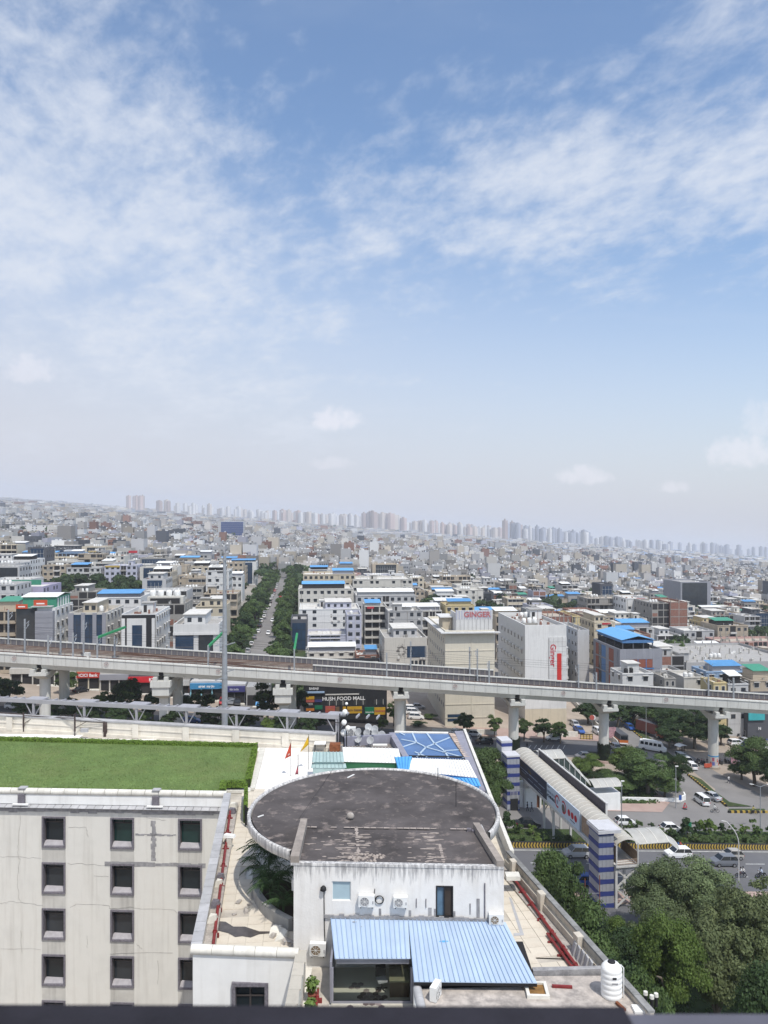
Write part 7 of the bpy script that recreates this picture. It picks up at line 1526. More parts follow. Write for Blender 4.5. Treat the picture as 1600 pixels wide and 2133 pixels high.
S=MB(); S.hexa([(-5.6,1.2,zb_+.901),(-.3,1.2,zb_+2.1),(-.3,22.3,zb_+2.1),(-5.6,22.3,zb_+.901)],[(-5.6,1.2,zb_+1.0),(-.3,1.2,zb_+2.2),(-.3,22.3,zb_+2.2),(-5.6,22.3,zb_+1.0)]); S.hexa([(-.299,1.2,zb_+2.1),(5.0,1.2,zb_+.901),(5.0,22.3,zb_+.901),(-.299,22.3,zb_+2.1)],[(-.299,1.2,zb_+2.2),(5.0,1.2,zb_+1.0),(5.0,22.3,zb_+1.0),(-.299,22.3,zb_+2.2)]); sub(t,S,'blue_roof',mat('bright_canopy_blue',(.13,.36,.66),.45,var=.08))
S=MB()
for a in(-5,-1.7,1.5,4.4):
    for b in(1.8,8,15,21.6):S.box(a-.15,a+.15,b-.15,b+.15,hs_-.8,zb_-.001)
sub(t,S,'canopy_post',WM['dark']); sub(t,MB().box(-5,4.4,4,21.5,hs_-.89,hs_+.9),'rooftop_room',m_shade)
t=hero(1203,1228,1312,252,20,'lightgrey','grey','plain light grey concrete slab block behind the blue canopied showroom',front='blank',feats=[('clutter',5),('posts',)],**N)
t=hero(1425,1680,1378,262,40,'grey','grey','very long low grey warehouse with a broad pale flat roof',front='blank',feats=[('tank',3),('clutter',46),('posts',),('stair',),('ac',8)],low=6,**N)
t=hero(1500,1640,1336,330,14,'pink','tan','long red brown unfinished apartment frame above the warehouse roof',front='frame',fl=5,nx=14,feats=[('posts',),('clutter',12)],low=5)
t=hero(1396,1433,1254,385,22,'brick','tan','tall plain red brown brick block with pale floor lines',front='brick',fl=6,nx=2,feats=[('clutter',5),('posts',)],low=4)
t=hero(1358,1395,1256,386,22,'concrete','grey','dark open concrete frame joined to the tall brick block',front='frame',feats=[('tank',3),('clutter',5)],low=4)
t=hero(1222,1303,1246,425,16,'concrete','tan','wide open fronted concrete building beside the plain white block',front='balcony',nx=9,feats=[('posts',),('tank',3),('clutter',8)],low=5)
t=hero(1304,1349,1246,408,18,'white','pale','plain white block with few windows next to the open concrete building',front='win',nx=3,feats=[('clutter',4)],low=5)
t=hero(1140,1192,1284,292,18,'brick','tan','red brick wall building gridded by pale concrete lines',front='brick',nx=6,feats=[('posts',),('clutter',6)],low=5)
t=hero(1192.6,1208,1283,292,18,'yellow','tan','narrow yellow building attached to the gridded brick wall',front='balcony',nx=2,feats=[('clutter',3)],low=5)
t=hero(1417,1482,1212,520,26,'panel','grey','large dark grey office box with a white framed opening',front='glass',feats=[('ac',3)],low=6)
t=hero(1250,1277,1216,470,14,'dark','grey','solid dark green glass cube among low roofs',front='glass',low=5)
t=hero(455,507,1086,1500,40,'white','pale','distant deep blue glass slab standing out under the skyline',front='blank',low=8); sub(t,MB().box(-19,24,-.8,-.1,1,29.5),'glass_front',mat('deep_blue_glass',(.02,.05,.17),.2,var=.2)); sub(t,MB().box(-24,-19.2,-.8,-.1,1,31),'side_panel',WM['lightgrey'])
for k in range(8):sub(t,MB().box(-19,24,-1.0,-.81,3+k*3.4,3.4+k*3.4),'mullion',WM['panel'])
t=hero(22,122,1094,1010,24,'white','pale','long bright white hospital like block near the western horizon',front='win',nx=14,fl=4,low=6)
t=hero(52,150,1140,640,30,'lightgrey','pale','long pale hall with a white roof at the western side',front='blank',low=6)
# ---- low buildings between the viaduct and the first blocks
lowl=[(640,742,1357,262,14,'offwhite','long low shed with a white roof before the lavender building',[('shed','white',.98)]),(742,790,1364,255,10,'brick','low brick store with a pink rim before the street corner',[('shed','blue',.5),('clutter',5)]),(1296,1362,1402,214,9,'white','small white terraced house below the showroom window',[('stair',),('tank',2,'black'),('clutter',4)]),
 (1384,1408,1412,212,8,'concrete','tiny concrete hut beside the white terraced house',[('clutter',3)]),(1424,1470,1410,216,10,'offwhite','low house with an open dark porch by the yellow hut',[('tank',2),('clutter',4)]),(1486,1514,1421,206,7,'yellow','small yellow hut with two windows beyond the track',[('clutter',3)]),(1516,1560,1424,207,8,'lightgrey','grey hut with a shaded veranda at the eastern end',[('shed','white',.6)]),(1562,1640,1416,209,10,'beige','beige shop house with a green awning at the eastern edge',[('shed','green',.5),('clutter',5)]),(1470,1560,1398,226,9,'blue','blue grey tin roofed workshop behind the huts',[('shed','blue',.7),('clutter',6)]),(1345,1420,1396,232,8,'grey','narrow grey wall house beside the showroom',[('clutter',4)])]
for(a,b,py,Y,d,w_,lab,ft)in lowl:hero(a,b,py,Y,d,w_,'pale',lab,front='win',feats=ft,low=4,name='low_building',**N)
# ---- under the viaduct: the food mall and the shop fronts
Ym=190; t=hero(633,806,1404,Ym,22,'black','grey','black two storey food mall with white letters and coloured shop signs',front='blank',sidewin=False,**N); hf=50-(1404-1090)/1600*Ym-zg(-9.5); hw=10.3
def zpx(py,Y,x):return 50-(py-1090)/1600*Y-zg(x)
def lx(px,Y,cx_):return((px-800)/1600*Y-cx_)
cm=-9.56
def rect(t,px0,px1,py0,py1,m,name,d=.1,off=0.0):return sub(t,MB().box(lx(px0,Ym,cm),lx(px1,Ym,cm),-d-off,-.002-off,zpx(py1,Ym,cm),zpx(py0,Ym,cm)),name,m)
sg={k:mat('sign_'+k,c,.6,var=.1)for k,c in{'gold':(.52,.30,.02),'red':(.30,.02,.03),'leafgreen':(.01,.15,.07),'orange':(.46,.16,.03),'violet':(.05,.05,.17),'brown':(.16,.10,.06),'paleblue':(.30,.42,.60)}.items()}; m_let=mat('letter_white',(.75,.75,.76),.6)
rect(t,632,676,1439,1442,sg['paleblue'],'blue_strip',.5)
for(a,b,c,d,k)in((638,655,1449,1455,'gold'),(638,655,1456,1461,'red'),(638,655,1474,1479,'orange'),(656,671,1456,1461,'violet'),(656,672,1468,1476,'leafgreen'),(678,698,1470,1483,'red'),(699,707,1472,1484,'brown'),(714,754,1472,1486,'gold'),(760,780,1474,1488,'leafgreen'),(780,803,1475,1490,'gold')):rect(t,a,b,c,d,sg[k],'shop_sign',.2)
for i in range(9):
    if i not in(3,6):rect(t,681+i*14,692+i*14,1458,1469,m_gglass,'window',.05); rect(t,686+i*14,687+i*14,1458,1469,m_trim,'mullion',.05,.06)
rect(t,678,748,1445,1447,m_trim,'ledge',.3); rect(t,633,806,1488,1516,m_shade,'arcade_shade_panel',.04)  # last sheet is flat and near black, painting the shade inside the arcade
wtext(t,'HUSH FOOD MALL',1.25,lx(716,Ym,cm),-.12,zpx(1455,Ym,cm),m_let,.03); wtext(t,'BABAJI',.8,lx(654,Ym,cm),-.12,zpx(1433,Ym,cm),m_let,.01)
wtext(t,'modern bazaar',.85,lx(734,Ym,cm),-.24,zpx(1479,Ym,cm),sg['brown'],.02); wtext(t,'haldiram',.75,lx(791.5,Ym,cm),-.24,zpx(1482,Ym,cm),sg['red'],.02); wtext(t,'bikanervala',.45,lx(770,Ym,cm),-.24,zpx(1484,Ym,cm),m_let,.01); wtext(t,'haveli',.7,lx(688,Ym,cm),-.24,zpx(1477,Ym,cm),sg['orange'],.01); wtext(t,'DESI',.7,lx(646,Ym,cm),-.12,zpx(1465,Ym,cm),m_trim,.01)
def shop(px0,px1,pyt,Y,m_w,label,sign=None,body=None,txt=None,tcol=None,size=.9):
    X0,X1=(px0-800)/1600*Y,(px1-800)/1600*Y; x=(X0+X1)/2; h=5.0; w=X1-X0-.05; t=empty('shop_front',(x,Y,zg(x)),VY,label,'shop','shop fronts under the viaduct'); hw=w/2
    MB().box(-hw,hw,1.2,9,-1.5,h).build('wall',m_w,t); MB().box(-hw+.3,hw-.3,1.1,1.199,.2,2.9).build('opening',m_shade,t); MB().box(-hw,hw,-.2,1.19,-.6,.12).build('step',m_cop,t)
    for k in range(max(2,int(w/2.5))+1):n_=max(2,int(w/2.5)); xx=-hw+.15+(w-.3)*k/n_; MB().box(xx-.15,xx+.15,.9,1.09,.121,3.1).build('pillar',body or m_w,t)
    if sign:MB().box(-hw,hw,.5,1.19,3.11,4.55).build('sign_board',sign,t)
    if txt:wtext(t,txt,size,0,.48,3.8,tcol or m_let,.03)
    return t
m_sr=mat('sign_bank_red',(.42,.03,.02),.6); m_cy=mat('sign_cyan',(.05,.22,.42),.5)
shop(158,206,1402,202,WM['yellow'],'bank branch with a red sign band behind the dark parked car',m_sr,WM['cream'],'ICICI Bank',None,1.1)
shop(206,266,1402,202,WM['offwhite'],'long shop under a slate grey awning beside the bank',WM['panel'],WM['offwhite']); shop(266,338,1405,202,WM['dark'],'fast food outlet with a bright red sign band',mat('sign_fastfood_red',(.50,.02,.03),.6),WM['dark'],'            KFC',None,1.2)
shop(340,394,1408,201,WM['concrete'],'plain shaded shop with a brown pillar between red and blue signs',WM['lightgrey'],WM['brick']); shop(395,464,1410,200,WM['lightgrey'],'shop with a wide shiny sky blue sign band',m_cy,mat('cyan_pillar',(.25,.5,.6),.6),'airtel  my jio',m_let,.8); shop(465,510,1415,199,WM['lightgrey'],'shop with a curved dark violet sign band',sg['violet'],WM['dark'],'fab india',WM['lavender'],.7)
shop(512,560,1420,198,WM['grey'],'grey plain walled shop beside a small blue awning stall',None); shop(20,156,1402,203,WM['grey'],'long grey shuttered market front at the western end',WM['offwhite'],WM['offwhite'])
t=empty('awning_stall',(-30.3,192.5,zg(-30)),VY,'small dark stall under a bright blue awning','stall'); MB().box(-1.6,1.6,0,2,-.4,2.2).build('counter',m_shade,t); MB().hexa([(-1.8,-1.2,2.2),(1.8,-1.2,2.2),(1.8,0,2.9),(-1.8,0,2.9)],[(-1.8,-1.2,2.26),(1.8,-1.2,2.26),(1.8,0,2.96),(-1.8,0,2.96)]).build('awning',m_sheetb,t); MB().box(-1.9,1.9,.2,2.2,2.97,3.6).build('roof',WM['offwhite'],t)
t=hero(1555,1680,1440,206,10,'dark','grey','dark arcade building with a turquoise sign band under the viaduct',front='blank',low=5,**N); sub(t,MB().box(-8,-3.5,-.4,-.002,5.6,7.6),'turquoise_sign',mat('turquoise',(.05,.35,.38),.6)); wtext(t,'N',1.0,-5.0,-.5,3.4,m_let,.02)
# ---- the rest of the near city: blocks along the street grid, one thing each
def free(t0,t1,s0,s1):
    for(a,b,c,d)in FOOT:
        if t0<b+.3 and t1>a-.3 and s0<d+.3 and s1>c-.3:return False
    return True
PARKS=[(100,297,350,415),(985,1062,372,420),(1376,1430,300,352),(1130,1200,455,500),(600,640,560,640),(1545,1640,370,440),(880,905,400,440)]
def blocked(x,y,w,d):
    dS=(ST1-ST0).normalized(); n_=Vector((dS.y,-dS.x,0))
    for(xx,yy)in((x,y),(x-w/2,y),(x+w/2,y),(x,y+d),(x-w/2,y+d),(x+w/2,y+d)):
        if abs((Vector((xx,yy,0))-ST0).dot(n_))<16.5 and yy<620:return True
        px=800+1600*xx/yy
        for(a,b,c,e)in PARKS:
            if a<px<b and c<yy<e:return True
    return False
cr=random.Random(2024); RAND=[]
s=246.0; row=0
while s<640 and len(RAND)<236:
    dmax=cr.uniform(15,21); tt=-.62*s; end=.62*s; run=0
    while tt<end:
        px_=800+1600*tt/s; east=px_>1120
        w=cr.uniform(8,15)if east else cr.uniform(10,21); d=dmax*cr.uniform(.75,1.0); run+=w
        p=EX*(tt+w/2)+EY*s
        pxc=800+1600*p.x/p.y
        if-45<pxc<1645 and free(tt,tt+w,s,s+d)and not blocked(p.x,p.y,w,d)and(s>285 or not 480<pxc<1060)and not(s<352 and 92<pxc<300):
            RAND.append((p.x,p.y,w,d,east)); tx,sy=ts(p.x,p.y); FOOT.append((tt,tt+w,s,s+d))
        tt+=w+cr.uniform(.3,2.2)
        if run>85:tt+=8; run=0
    row+=1; s+=dmax+(9 if row%2==0 else 2.0)
S_END=s
used={}
FSTY={'win':'windowed','glass':'glass fronted','balcony':'balconied','frame':'open framed','brick':'grid lined','blank':'blank walled'}
BL=[]
for i,(x,y,w,d,east)in enumerate(RAND):
    r=random.Random(i*31+5)
    wall=r.choices(['white','offwhite','cream','grey','lightgrey','lavender','beige','concrete','brick','blue','pink','dark','yellow','mint'],[11,17,14,16,14,3,15,19,14 if east else 2,4 if east else 1,3,4,4 if east else 1,2 if east else 0])[0]
    front='brick' if wall=='brick' and r.random()<.6 else r.choices(['win','glass','balcony','frame','blank'],[10,3 if east else 6,5,4 if east else 1.5,1])[0]
    if wall=='dark':front='glass'
    h=(r.uniform(7,14)if east else r.uniform(9.5,17.5))+(4 if r.random()<.12 else 0)
    feats=[]; key=''
    if r.random()<.55:feats.append(('stair',))
    q=r.random(); n_=r.randint(1,4)
    if q<.30:feats.append(('tank',n_)); key='with %s white tank%s'%(['one','two','three','four'][n_-1],'' if n_==1 else 's')
    elif q<.40:feats.append(('tank',n_,'black')); key='with %s black tank%s'%(['one','two','three','four'][n_-1],'' if n_==1 else 's')
    elif q<.53:c='blue'; feats.append(('shed',c)); key='under a blue sheet roof'
    elif q<.64:feats.append(('shed','white')); key='under a white sheet roof'
    elif q<.67:feats.append(('shed','green')); key='under a green sheet roof'
    elif q<.85:feats.append(('floor',r.uniform(.4,.8))); key='with a rooftop storey'
    else:feats.append(('ac',5)); key='with bare cluttered roof'
    feats.append(('clutter',r.randint(5,12)))
    if r.random()<.3:feats.append(('ac',3))
    if front=='frame':feats.append(('posts',))
    px=800+1600*x/y
    zone='far west' if px<330 else 'west of street' if px<560 else 'east of street' if px<800 else 'behind hotels' if px<1180 else 'beyond showroom' if px<1400 else 'far east'
    base='%s %s building %s, %s'%(WNAME[wall],FSTY[front],key,zone)
    BL.append((base,px,y,i));
    roof=r.choice(['grey','pale','pale','tan' if east else 'grey'])
    for k in range(1):FOOT.pop(0)if False else None
    t=bld(x,y,w,d,h,wall,roof,base,front=front,feats=feats,seed=i,low=3.2,group='city buildings beyond the viaduct',name='brick_building' if wall=='brick' else 'building'); used.setdefault(base,[]).append((px,y,t))
for b,L in used.items():
    if len(L)>1:
        L.sort(key=lambda e:e[1])
        if len(L)==2:nm=['the nearer of two','the farther of two']
        else:nm=['nearest of %d'%len(L)]+['%s nearest of %d'%(ORD[k],len(L))for k in range(1,len(L))]
        words_=['two','three','four','five','six','seven','eight','nine','ten']
        for k,e in enumerate(L):e[2]['label']=b+', '+nm[k].replace('of %d'%len(L),'of '+words_[min(8,len(L)-2)])
        # ---- everything farther out: thousands of small blocks to the horizon, one mass
rg=np.random.default_rng(99); m_mass=bpy.data.materials.new('distant_blocks'); m_mass.use_nodes=True; mn=m_mass.node_tree; mb_=mn.nodes['Principled BSDF']; mb_.inputs['Roughness'].default_value=.9
at=mn.nodes.new('ShaderNodeAttribute'); at.attribute_name='tint'; mn.links.new(at.outputs['Color'],mb_.inputs['Base Color'])
PAL=np.array([(.70,.70,.69),(.62,.60,.56),(.58,.52,.43),(.42,.42,.42),(.54,.54,.55),(.50,.45,.38),(.36,.34,.32),(.30,.17,.13),(.66,.62,.58),(.48,.48,.56),(.10,.11,.13)])
PW=np.array([10,15,11,15,13,12,17,9,8,5,7.]); PW/=PW.sum()
V,F,T=[],[],[]; nv=0
def add_boxes(x0,x1,y0,y1,z0,z1,ct,cs,fi=(0,1,2,3,4)):
    """boxes as arrays: top in colour ct, sides in colour cs"""
    global nv
    n=len(x0)
    if n==0:return
    v=np.stack([np.c_[x0,y0,z0],np.c_[x1,y0,z0],np.c_[x1,y1,z0],np.c_[x0,y1,z0],np.c_[x0,y0,z1],np.c_[x1,y0,z1],np.c_[x1,y1,z1],np.c_[x0,y1,z1]],1)
    f=np.array([(4,5,6,7),(0,1,5,4),(1,2,6,5),(2,3,7,6),(3,0,4,7)])[list(fi)][None]+(np.arange(n)*8)[:,None,None]+nv
    V.append(v.reshape(-1,3)); F.append(f.reshape(-1,4)); T.append(np.stack([[ct,cs,cs,cs,cs][k]for k in fi],1).reshape(-1,3)); nv+=n*8
s=215.0; row=0
while s<7600:
    cell=max(11.5,.0092*s); d=cell*rg.uniform(.75,.95); W_=.66*s+60; n=int(2*W_/cell); t_=-W_+(np.arange(n)+rg.uniform(.1,.9,n))*cell; w=cell*rg.uniform(.6,1.05,n)
    x=t_; y=s+rg.uniform(-.1,.1,n)*cell; big=s>2500; px=800+1600*x/y
    keep=(np.abs(x)<4450)&(rg.random(n)>.10)&((s>S_END)|(abs(px-800)>880))
    if s<640:
        dS=(ST1-ST0).normalized(); keep&=np.abs((x-ST0.x)*dS.y-(y-ST0.y)*dS.x)>17
    for(a,b,c_,e)in PARKS:keep&=~((px>a)&(px<b)&(y>c_)&(y<e))
    keep&=~((px>445)&(px<520)&(abs(y-1510)<45)); keep&=~((px>12)&(px<130)&(abs(y-1015)<30)); keep&=~((px>40)&(px<160)&(abs(y-650)<25))
    x,y,w=x[keep],y[keep],w[keep]; n=len(x); px=px[keep]; h=rg.uniform(7,16,n)*np.where(rg.random(n)<.06,1.6,1); h=np.where(((px>448)&(px<514)&(y>1050)&(y<1500))|((px>10)&(px<132)&(y>780)&(y<1010)),h*.42,h); zb=-KS*x; wall=PAL[rg.choice(len(PAL),n,p=PW)]*rg.uniform(.50,.95,(n,1)); roof=np.where(rg.random((n,1))<.5,np.array([[.47,.455,.43]]),np.array([[.27,.26,.245]]))*rg.uniform(.65,1.25,(n,1))
    bs=rg.random(n)<(.17 if s<1600 else .13); roof[bs]=np.array([.09,.29,.62])*rg.uniform(.8,1.3,(bs.sum(),1)); ws=(rg.random(n)<.12)&~bs; roof[ws]=(.72,.72,.71)
    add_boxes(x-w/2,x+w/2,y,y+d,zb-3,zb+h,roof,wall)
    if s<2200:  # floors of windows, stair heads, tanks
        for k in range(1,5):
            q=(h>k*3.4)&(rg.random(n)<.92); m_=q.sum(); frac=rg.uniform(.55,.96,m_); z_=zb[q]+k*3.4-2.3
            nwin=4 if s<1100 else 2
            for j in range(nwin):a=x[q]-w[q]/2*frac+w[q]*frac*(j+.15)/nwin; add_boxes(a,a+w[q]*frac*.55/nwin,y[q]-.12,y[q]-.01,z_,z_+1.35,np.full((m_,3),.05),np.tile([.05,.055,.065],(m_,1)),(0,1))
            if s<1100:
                sd=np.where(x[q]<0,1,-1)
                for j in range(3):b=y[q]+d*(j+.25)/3; xa=x[q]+sd*(w[q]/2+.06); add_boxes(xa-.05,xa+.05,b,b+d*.14,z_,z_+1.3,np.full((m_,3),.05),np.tile([.05,.055,.065],(m_,1)),(2,4))
        q=(rg.random(n)<.6)&~bs; m_=q.sum(); a=x[q]+w[q]*rg.uniform(-.35,.05,m_); b=y[q]+d*rg.uniform(.2,.5,m_); add_boxes(a,a+w[q]*.25,b,b+d*.3,zb[q]+h[q],zb[q]+h[q]+2.6,roof[q],wall[q])
        for k in range(3):q=rg.random(n)<.45; m_=q.sum(); a=x[q]+w[q]*rg.uniform(-.42,.38,m_); b=y[q]+d*rg.uniform(.1,.8,m_); c=np.where(rg.random((m_,1))<.75,np.full((1,3),.72),np.full((1,3),.05)); add_boxes(a,a+1.3,b,b+1.3,zb[q]+h[q],zb[q]+h[q]+1.7,c,c)
        q=rg.random(n)<.9; m_=q.sum(); add_boxes(x[q]-w[q]/2,x[q]+w[q]/2,y[q]-.02,y[q]+.25,zb[q]+h[q],zb[q]+h[q]+.9,wall[q],wall[q])
        add_boxes(x+w/2-.25,x+w/2,y+.26,y+d,zb+h,zb+h+.9,wall,wall); add_boxes(x-w/2,x-w/2+.25,y+.26,y+d,zb+h,zb+h+.9,wall,wall)
    row+=1; s+=d+(cell*.55 if row%2==0 else cell*.12)
v=np.concatenate(V); c_,s_=math.cos(GY),math.sin(GY)
# the blocks are laid out along the street grid
v2=v.copy(); v2[:,1]=v[:,1]+v[:,0]*math.tan(GY)*.9
o=inst(np_mesh('distant_buildings',v2,np.concatenate(F),m_mass,tint=np.concatenate(T)),'distant_buildings'); o['kind']='stuff'
# scattered far tree clumps, one mass
C=[];
for s in np.exp(rg.uniform(np.log(480),np.log(6500),3400)):C.append((rg.uniform(-.6,.6)*s,s,rg.uniform(2.5,5)*max(1,s/1500),rg.random()*4+5))
for s in rg.uniform(560,2200,1300):C.append((rg.uniform(-.6,.6)*s,s,rg.uniform(2.2,4.5),rg.random()*4+5))
C=np.array(C); px=800+1600*C[:,0]/C[:,1]; C=C[(rg.random(len(C))<np.where(px>1150,.9,.5))]
idx=np.repeat(np.arange(len(C)),34); dd=rg.normal(0,1,(len(idx),3)); dd/=np.linalg.norm(dd,axis=1,keepdims=True); rad=C[idx,2][:,None]*rg.uniform(.6,1.05,(len(idx),1))
P=np.c_[C[idx,0],C[idx,1],-KS*C[idx,0]+C[idx,3]]+dd*rad*np.array([1,1,.75]); tn=np.cross(dd+rg.normal(0,.4,dd.shape),rg.normal(0,1,dd.shape)); tn/=np.linalg.norm(tn,axis=1,keepdims=True); bn=np.cross(dd,tn); sz=rad*.42
v=np.stack([P-tn*sz-bn*sz*.6,P+tn*sz-bn*sz*.7,P+tn*sz*.8+bn*sz*.7,P-tn*sz*.9+bn*sz*.5],1).reshape(-1,3)
o=inst(np_mesh('distant_treetops',v,np.arange(len(v)).reshape(-1,4),LM['dark']),'distant_treetops'); o['kind']='stuff'
# ---- high-rise towers along the horizon
def towermat(n,c):
    m=bpy.data.materials.new(n); m.use_nodes=True; t=m.node_tree; b=t.nodes['Principled BSDF']; b.inputs['Roughness'].default_value=.9; tc=t.nodes.new('ShaderNodeTexCoord'); s=t.nodes.new('ShaderNodeSeparateXYZ'); t.links.new(tc.outputs['Object'],s.inputs[0])
    a=t.nodes.new('ShaderNodeMath'); a.operation='FRACT'; k=t.nodes.new('ShaderNodeMath'); k.operation='MULTIPLY'; k.inputs[1].default_value=.16; t.links.new(s.outputs[0],k.inputs[0]); t.links.new(k.outputs[0],a.inputs[0]); g=t.nodes.new('ShaderNodeMath'); g.operation='GREATER_THAN'; g.inputs[1].default_value=.62; t.links.new(a.outputs[0],g.inputs[0])
    x=t.nodes.new('ShaderNodeMix'); x.data_type='RGBA'; t.links.new(g.outputs[0],x.inputs[0]); x.inputs[6].default_value=(*c,1); x.inputs[7].default_value=(*[q*.55 for q in c],1); t.links.new(x.outputs[2],b.inputs['Base Color']); return m
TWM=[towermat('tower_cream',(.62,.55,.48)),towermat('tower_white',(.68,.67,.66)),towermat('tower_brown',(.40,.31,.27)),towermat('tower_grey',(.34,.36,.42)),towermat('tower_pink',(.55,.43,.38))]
def tower_mesh(i,m):
    r=random.Random(i); mb=MB(); mb.box(-.5,.5,-.4,.4,-.05,1); mb.box(-.2,.15,-.2,.3,1,1.05+.03*(i%3)); mb.box(-.35,.35,-.55,-.401,-.05,.9+.05*(i%2)); return mb.mesh('apartment_tower',m)
TWS=[[tower_mesh(i,m)for i in range(2)]for m in TWM]
hr=random.Random(64)
def skyline(px0,px1,hmin,hmax,Y,step,cols,lab,wmul=1.0):
    px=px0
    while px<px1:
        y=Y*hr.uniform(.85,1.12); x=(px-800)/1600*y; w=hr.uniform(20,36)*wmul; h=hr.uniform(hmin,hmax)*1.28; m=hr.choice(cols)
        o=inst(TWS[m][hr.randrange(2)],'apartment_tower',None,(x,y,zg(x)),(0,0,GY+hr.uniform(-.4,.4)),(w,w*.8,h)); tag(o,lab,'tower','high-rise towers along the horizon'); px+=step*hr.choice([.2,.3,.4,.6,.9,1.5])*(.62 if 570<px<1230 else .9)
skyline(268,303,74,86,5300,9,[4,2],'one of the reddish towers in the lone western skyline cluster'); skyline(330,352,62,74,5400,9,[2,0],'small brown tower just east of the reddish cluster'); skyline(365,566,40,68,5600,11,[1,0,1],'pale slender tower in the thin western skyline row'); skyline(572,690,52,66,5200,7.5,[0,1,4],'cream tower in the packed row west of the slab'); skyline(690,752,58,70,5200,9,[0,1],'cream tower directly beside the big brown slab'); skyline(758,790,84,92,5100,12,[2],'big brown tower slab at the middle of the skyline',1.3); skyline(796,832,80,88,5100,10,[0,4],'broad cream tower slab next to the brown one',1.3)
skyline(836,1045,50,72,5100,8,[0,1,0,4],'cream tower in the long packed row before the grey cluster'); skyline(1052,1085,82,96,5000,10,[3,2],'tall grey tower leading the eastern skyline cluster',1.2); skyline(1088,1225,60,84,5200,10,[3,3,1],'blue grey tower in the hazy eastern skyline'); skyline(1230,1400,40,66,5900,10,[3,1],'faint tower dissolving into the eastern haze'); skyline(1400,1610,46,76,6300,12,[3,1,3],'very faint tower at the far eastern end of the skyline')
# ================================================================== trees placed one by one
for tn_,th_ in(('twenty','thirtieth'),('thirty','fortieth'),('forty','fiftieth'),('fifty','sixtieth'),('sixty','seventieth')):ORD+=[tn_+' '+o for o in ORD[:9]]+[th_]
def T(px,Y,top,rad,label,lod='mid',leaf='mid',v=0,group=None,**k):x=(px-800)/1600*Y; return tree(x,Y,50-(top-1090)/1600*Y-zg(x),rad,label,lod,leaf,v,group,**k)
GN='trees crowding the plot beside the near building'
for a in((1140,90,1768,3.6,'leafy tree rising just over the eastern terrace wall','near','mid',0),(1182,86,1800,3.4,'second leafy tree between the terrace wall and the lift tower','near','mid',1),(1205,78,1880,4.4,'dense tree halfway down the terrace wall','near','mid',2),(1262,79,1935,3.6,'dark green tree below the foot of the lift tower','near','dark',1),(1288,90,1915,2.4,'small yellow green tree beside the lattice legs of the bridge','near','bright',0),
 (1388,95,1792,5.4,'broad grey green tree hiding the bridge stairs','big','grey',0),(1440,97,1800,6.0,'wide grey green tree before the two motorbikes','big','grey',1),(1510,92,1850,5.6,'grey green tree spreading before the footpath','big','grey',0),(1395,75,1905,3.9,'tall bright green tree standing foremost in the plot','big','bright',1),(1560,80,1850,5.8,'large olive tree at the eastern edge with drooping sprays','big','olive',0),(1495,77,1915,4.4,'olive tree between the bright tree and the large edge tree','near','olive',2),
 (1612,88,1846,6.0,'olive tree cut by the eastern edge','near','olive',1),(1325,82,1935,4.0,'shaded tree behind the bright green one','near','dark',0),(1300,68,2020,4.2,'low dark tree under the terrace corner','near','dark',2),(1352,86,1885,3.4,'grey green tree in the shaded middle of the plot','near','grey',1),(1610,66,2010,3.6,'dark tree at the bottom corner of the plot','near','dark',0),(1355,64,2040,3.2,'leafy low tree near the vent pipes','near','mid',1),(1250,72,1985,3.0,'mid green tree against the lower terrace wall','near','mid',0)):
    T(*a,group=GN,trunk=.2)
GB='trees and bushes in the scrub by the footbridge'
for a in((1010,142,1560,4.6,'dark round tree left of the farther lift tower','near','mid',0),(985,150,1563,4.0,'darker tree beside the blue sheds','near','dark',1),(1028,132,1600,3.2,'lower tree hugging the farther lift tower','near','mid',2),(1350,153,1566,4.9,'large round tree in the middle of the scrub','near','mid',1),(1412,156,1572,2.5,'dark round tree beside the side road','near','dark',0),(1222,160,1572,3.4,'bright feathery tree behind the bridge stair','near','bright',2),(1310,160,1560,4.2,'yellow green tree behind the large round tree','near','bright',1),(1262,158,1602,3.0,'low tree beside the stair house roof','near','mid',0),(1180,162,1592,2.2,'small bush behind the bridge roof','near','mid',1),(1290,152,1618,3.4,'dense low bush behind the stair house','near','mid',2),(1385,152,1612,3.2,'rounded bush at the edge of the scrub','near','mid',0),(1235,153,1608,2.4,'dark low bush over the stair glass','near','dark',1)):
    T(a[0],a[1],a[2],a[3]*1.18,*a[4:],group=GB,trunk=.14)
GV='trees along the road beneath the viaduct'
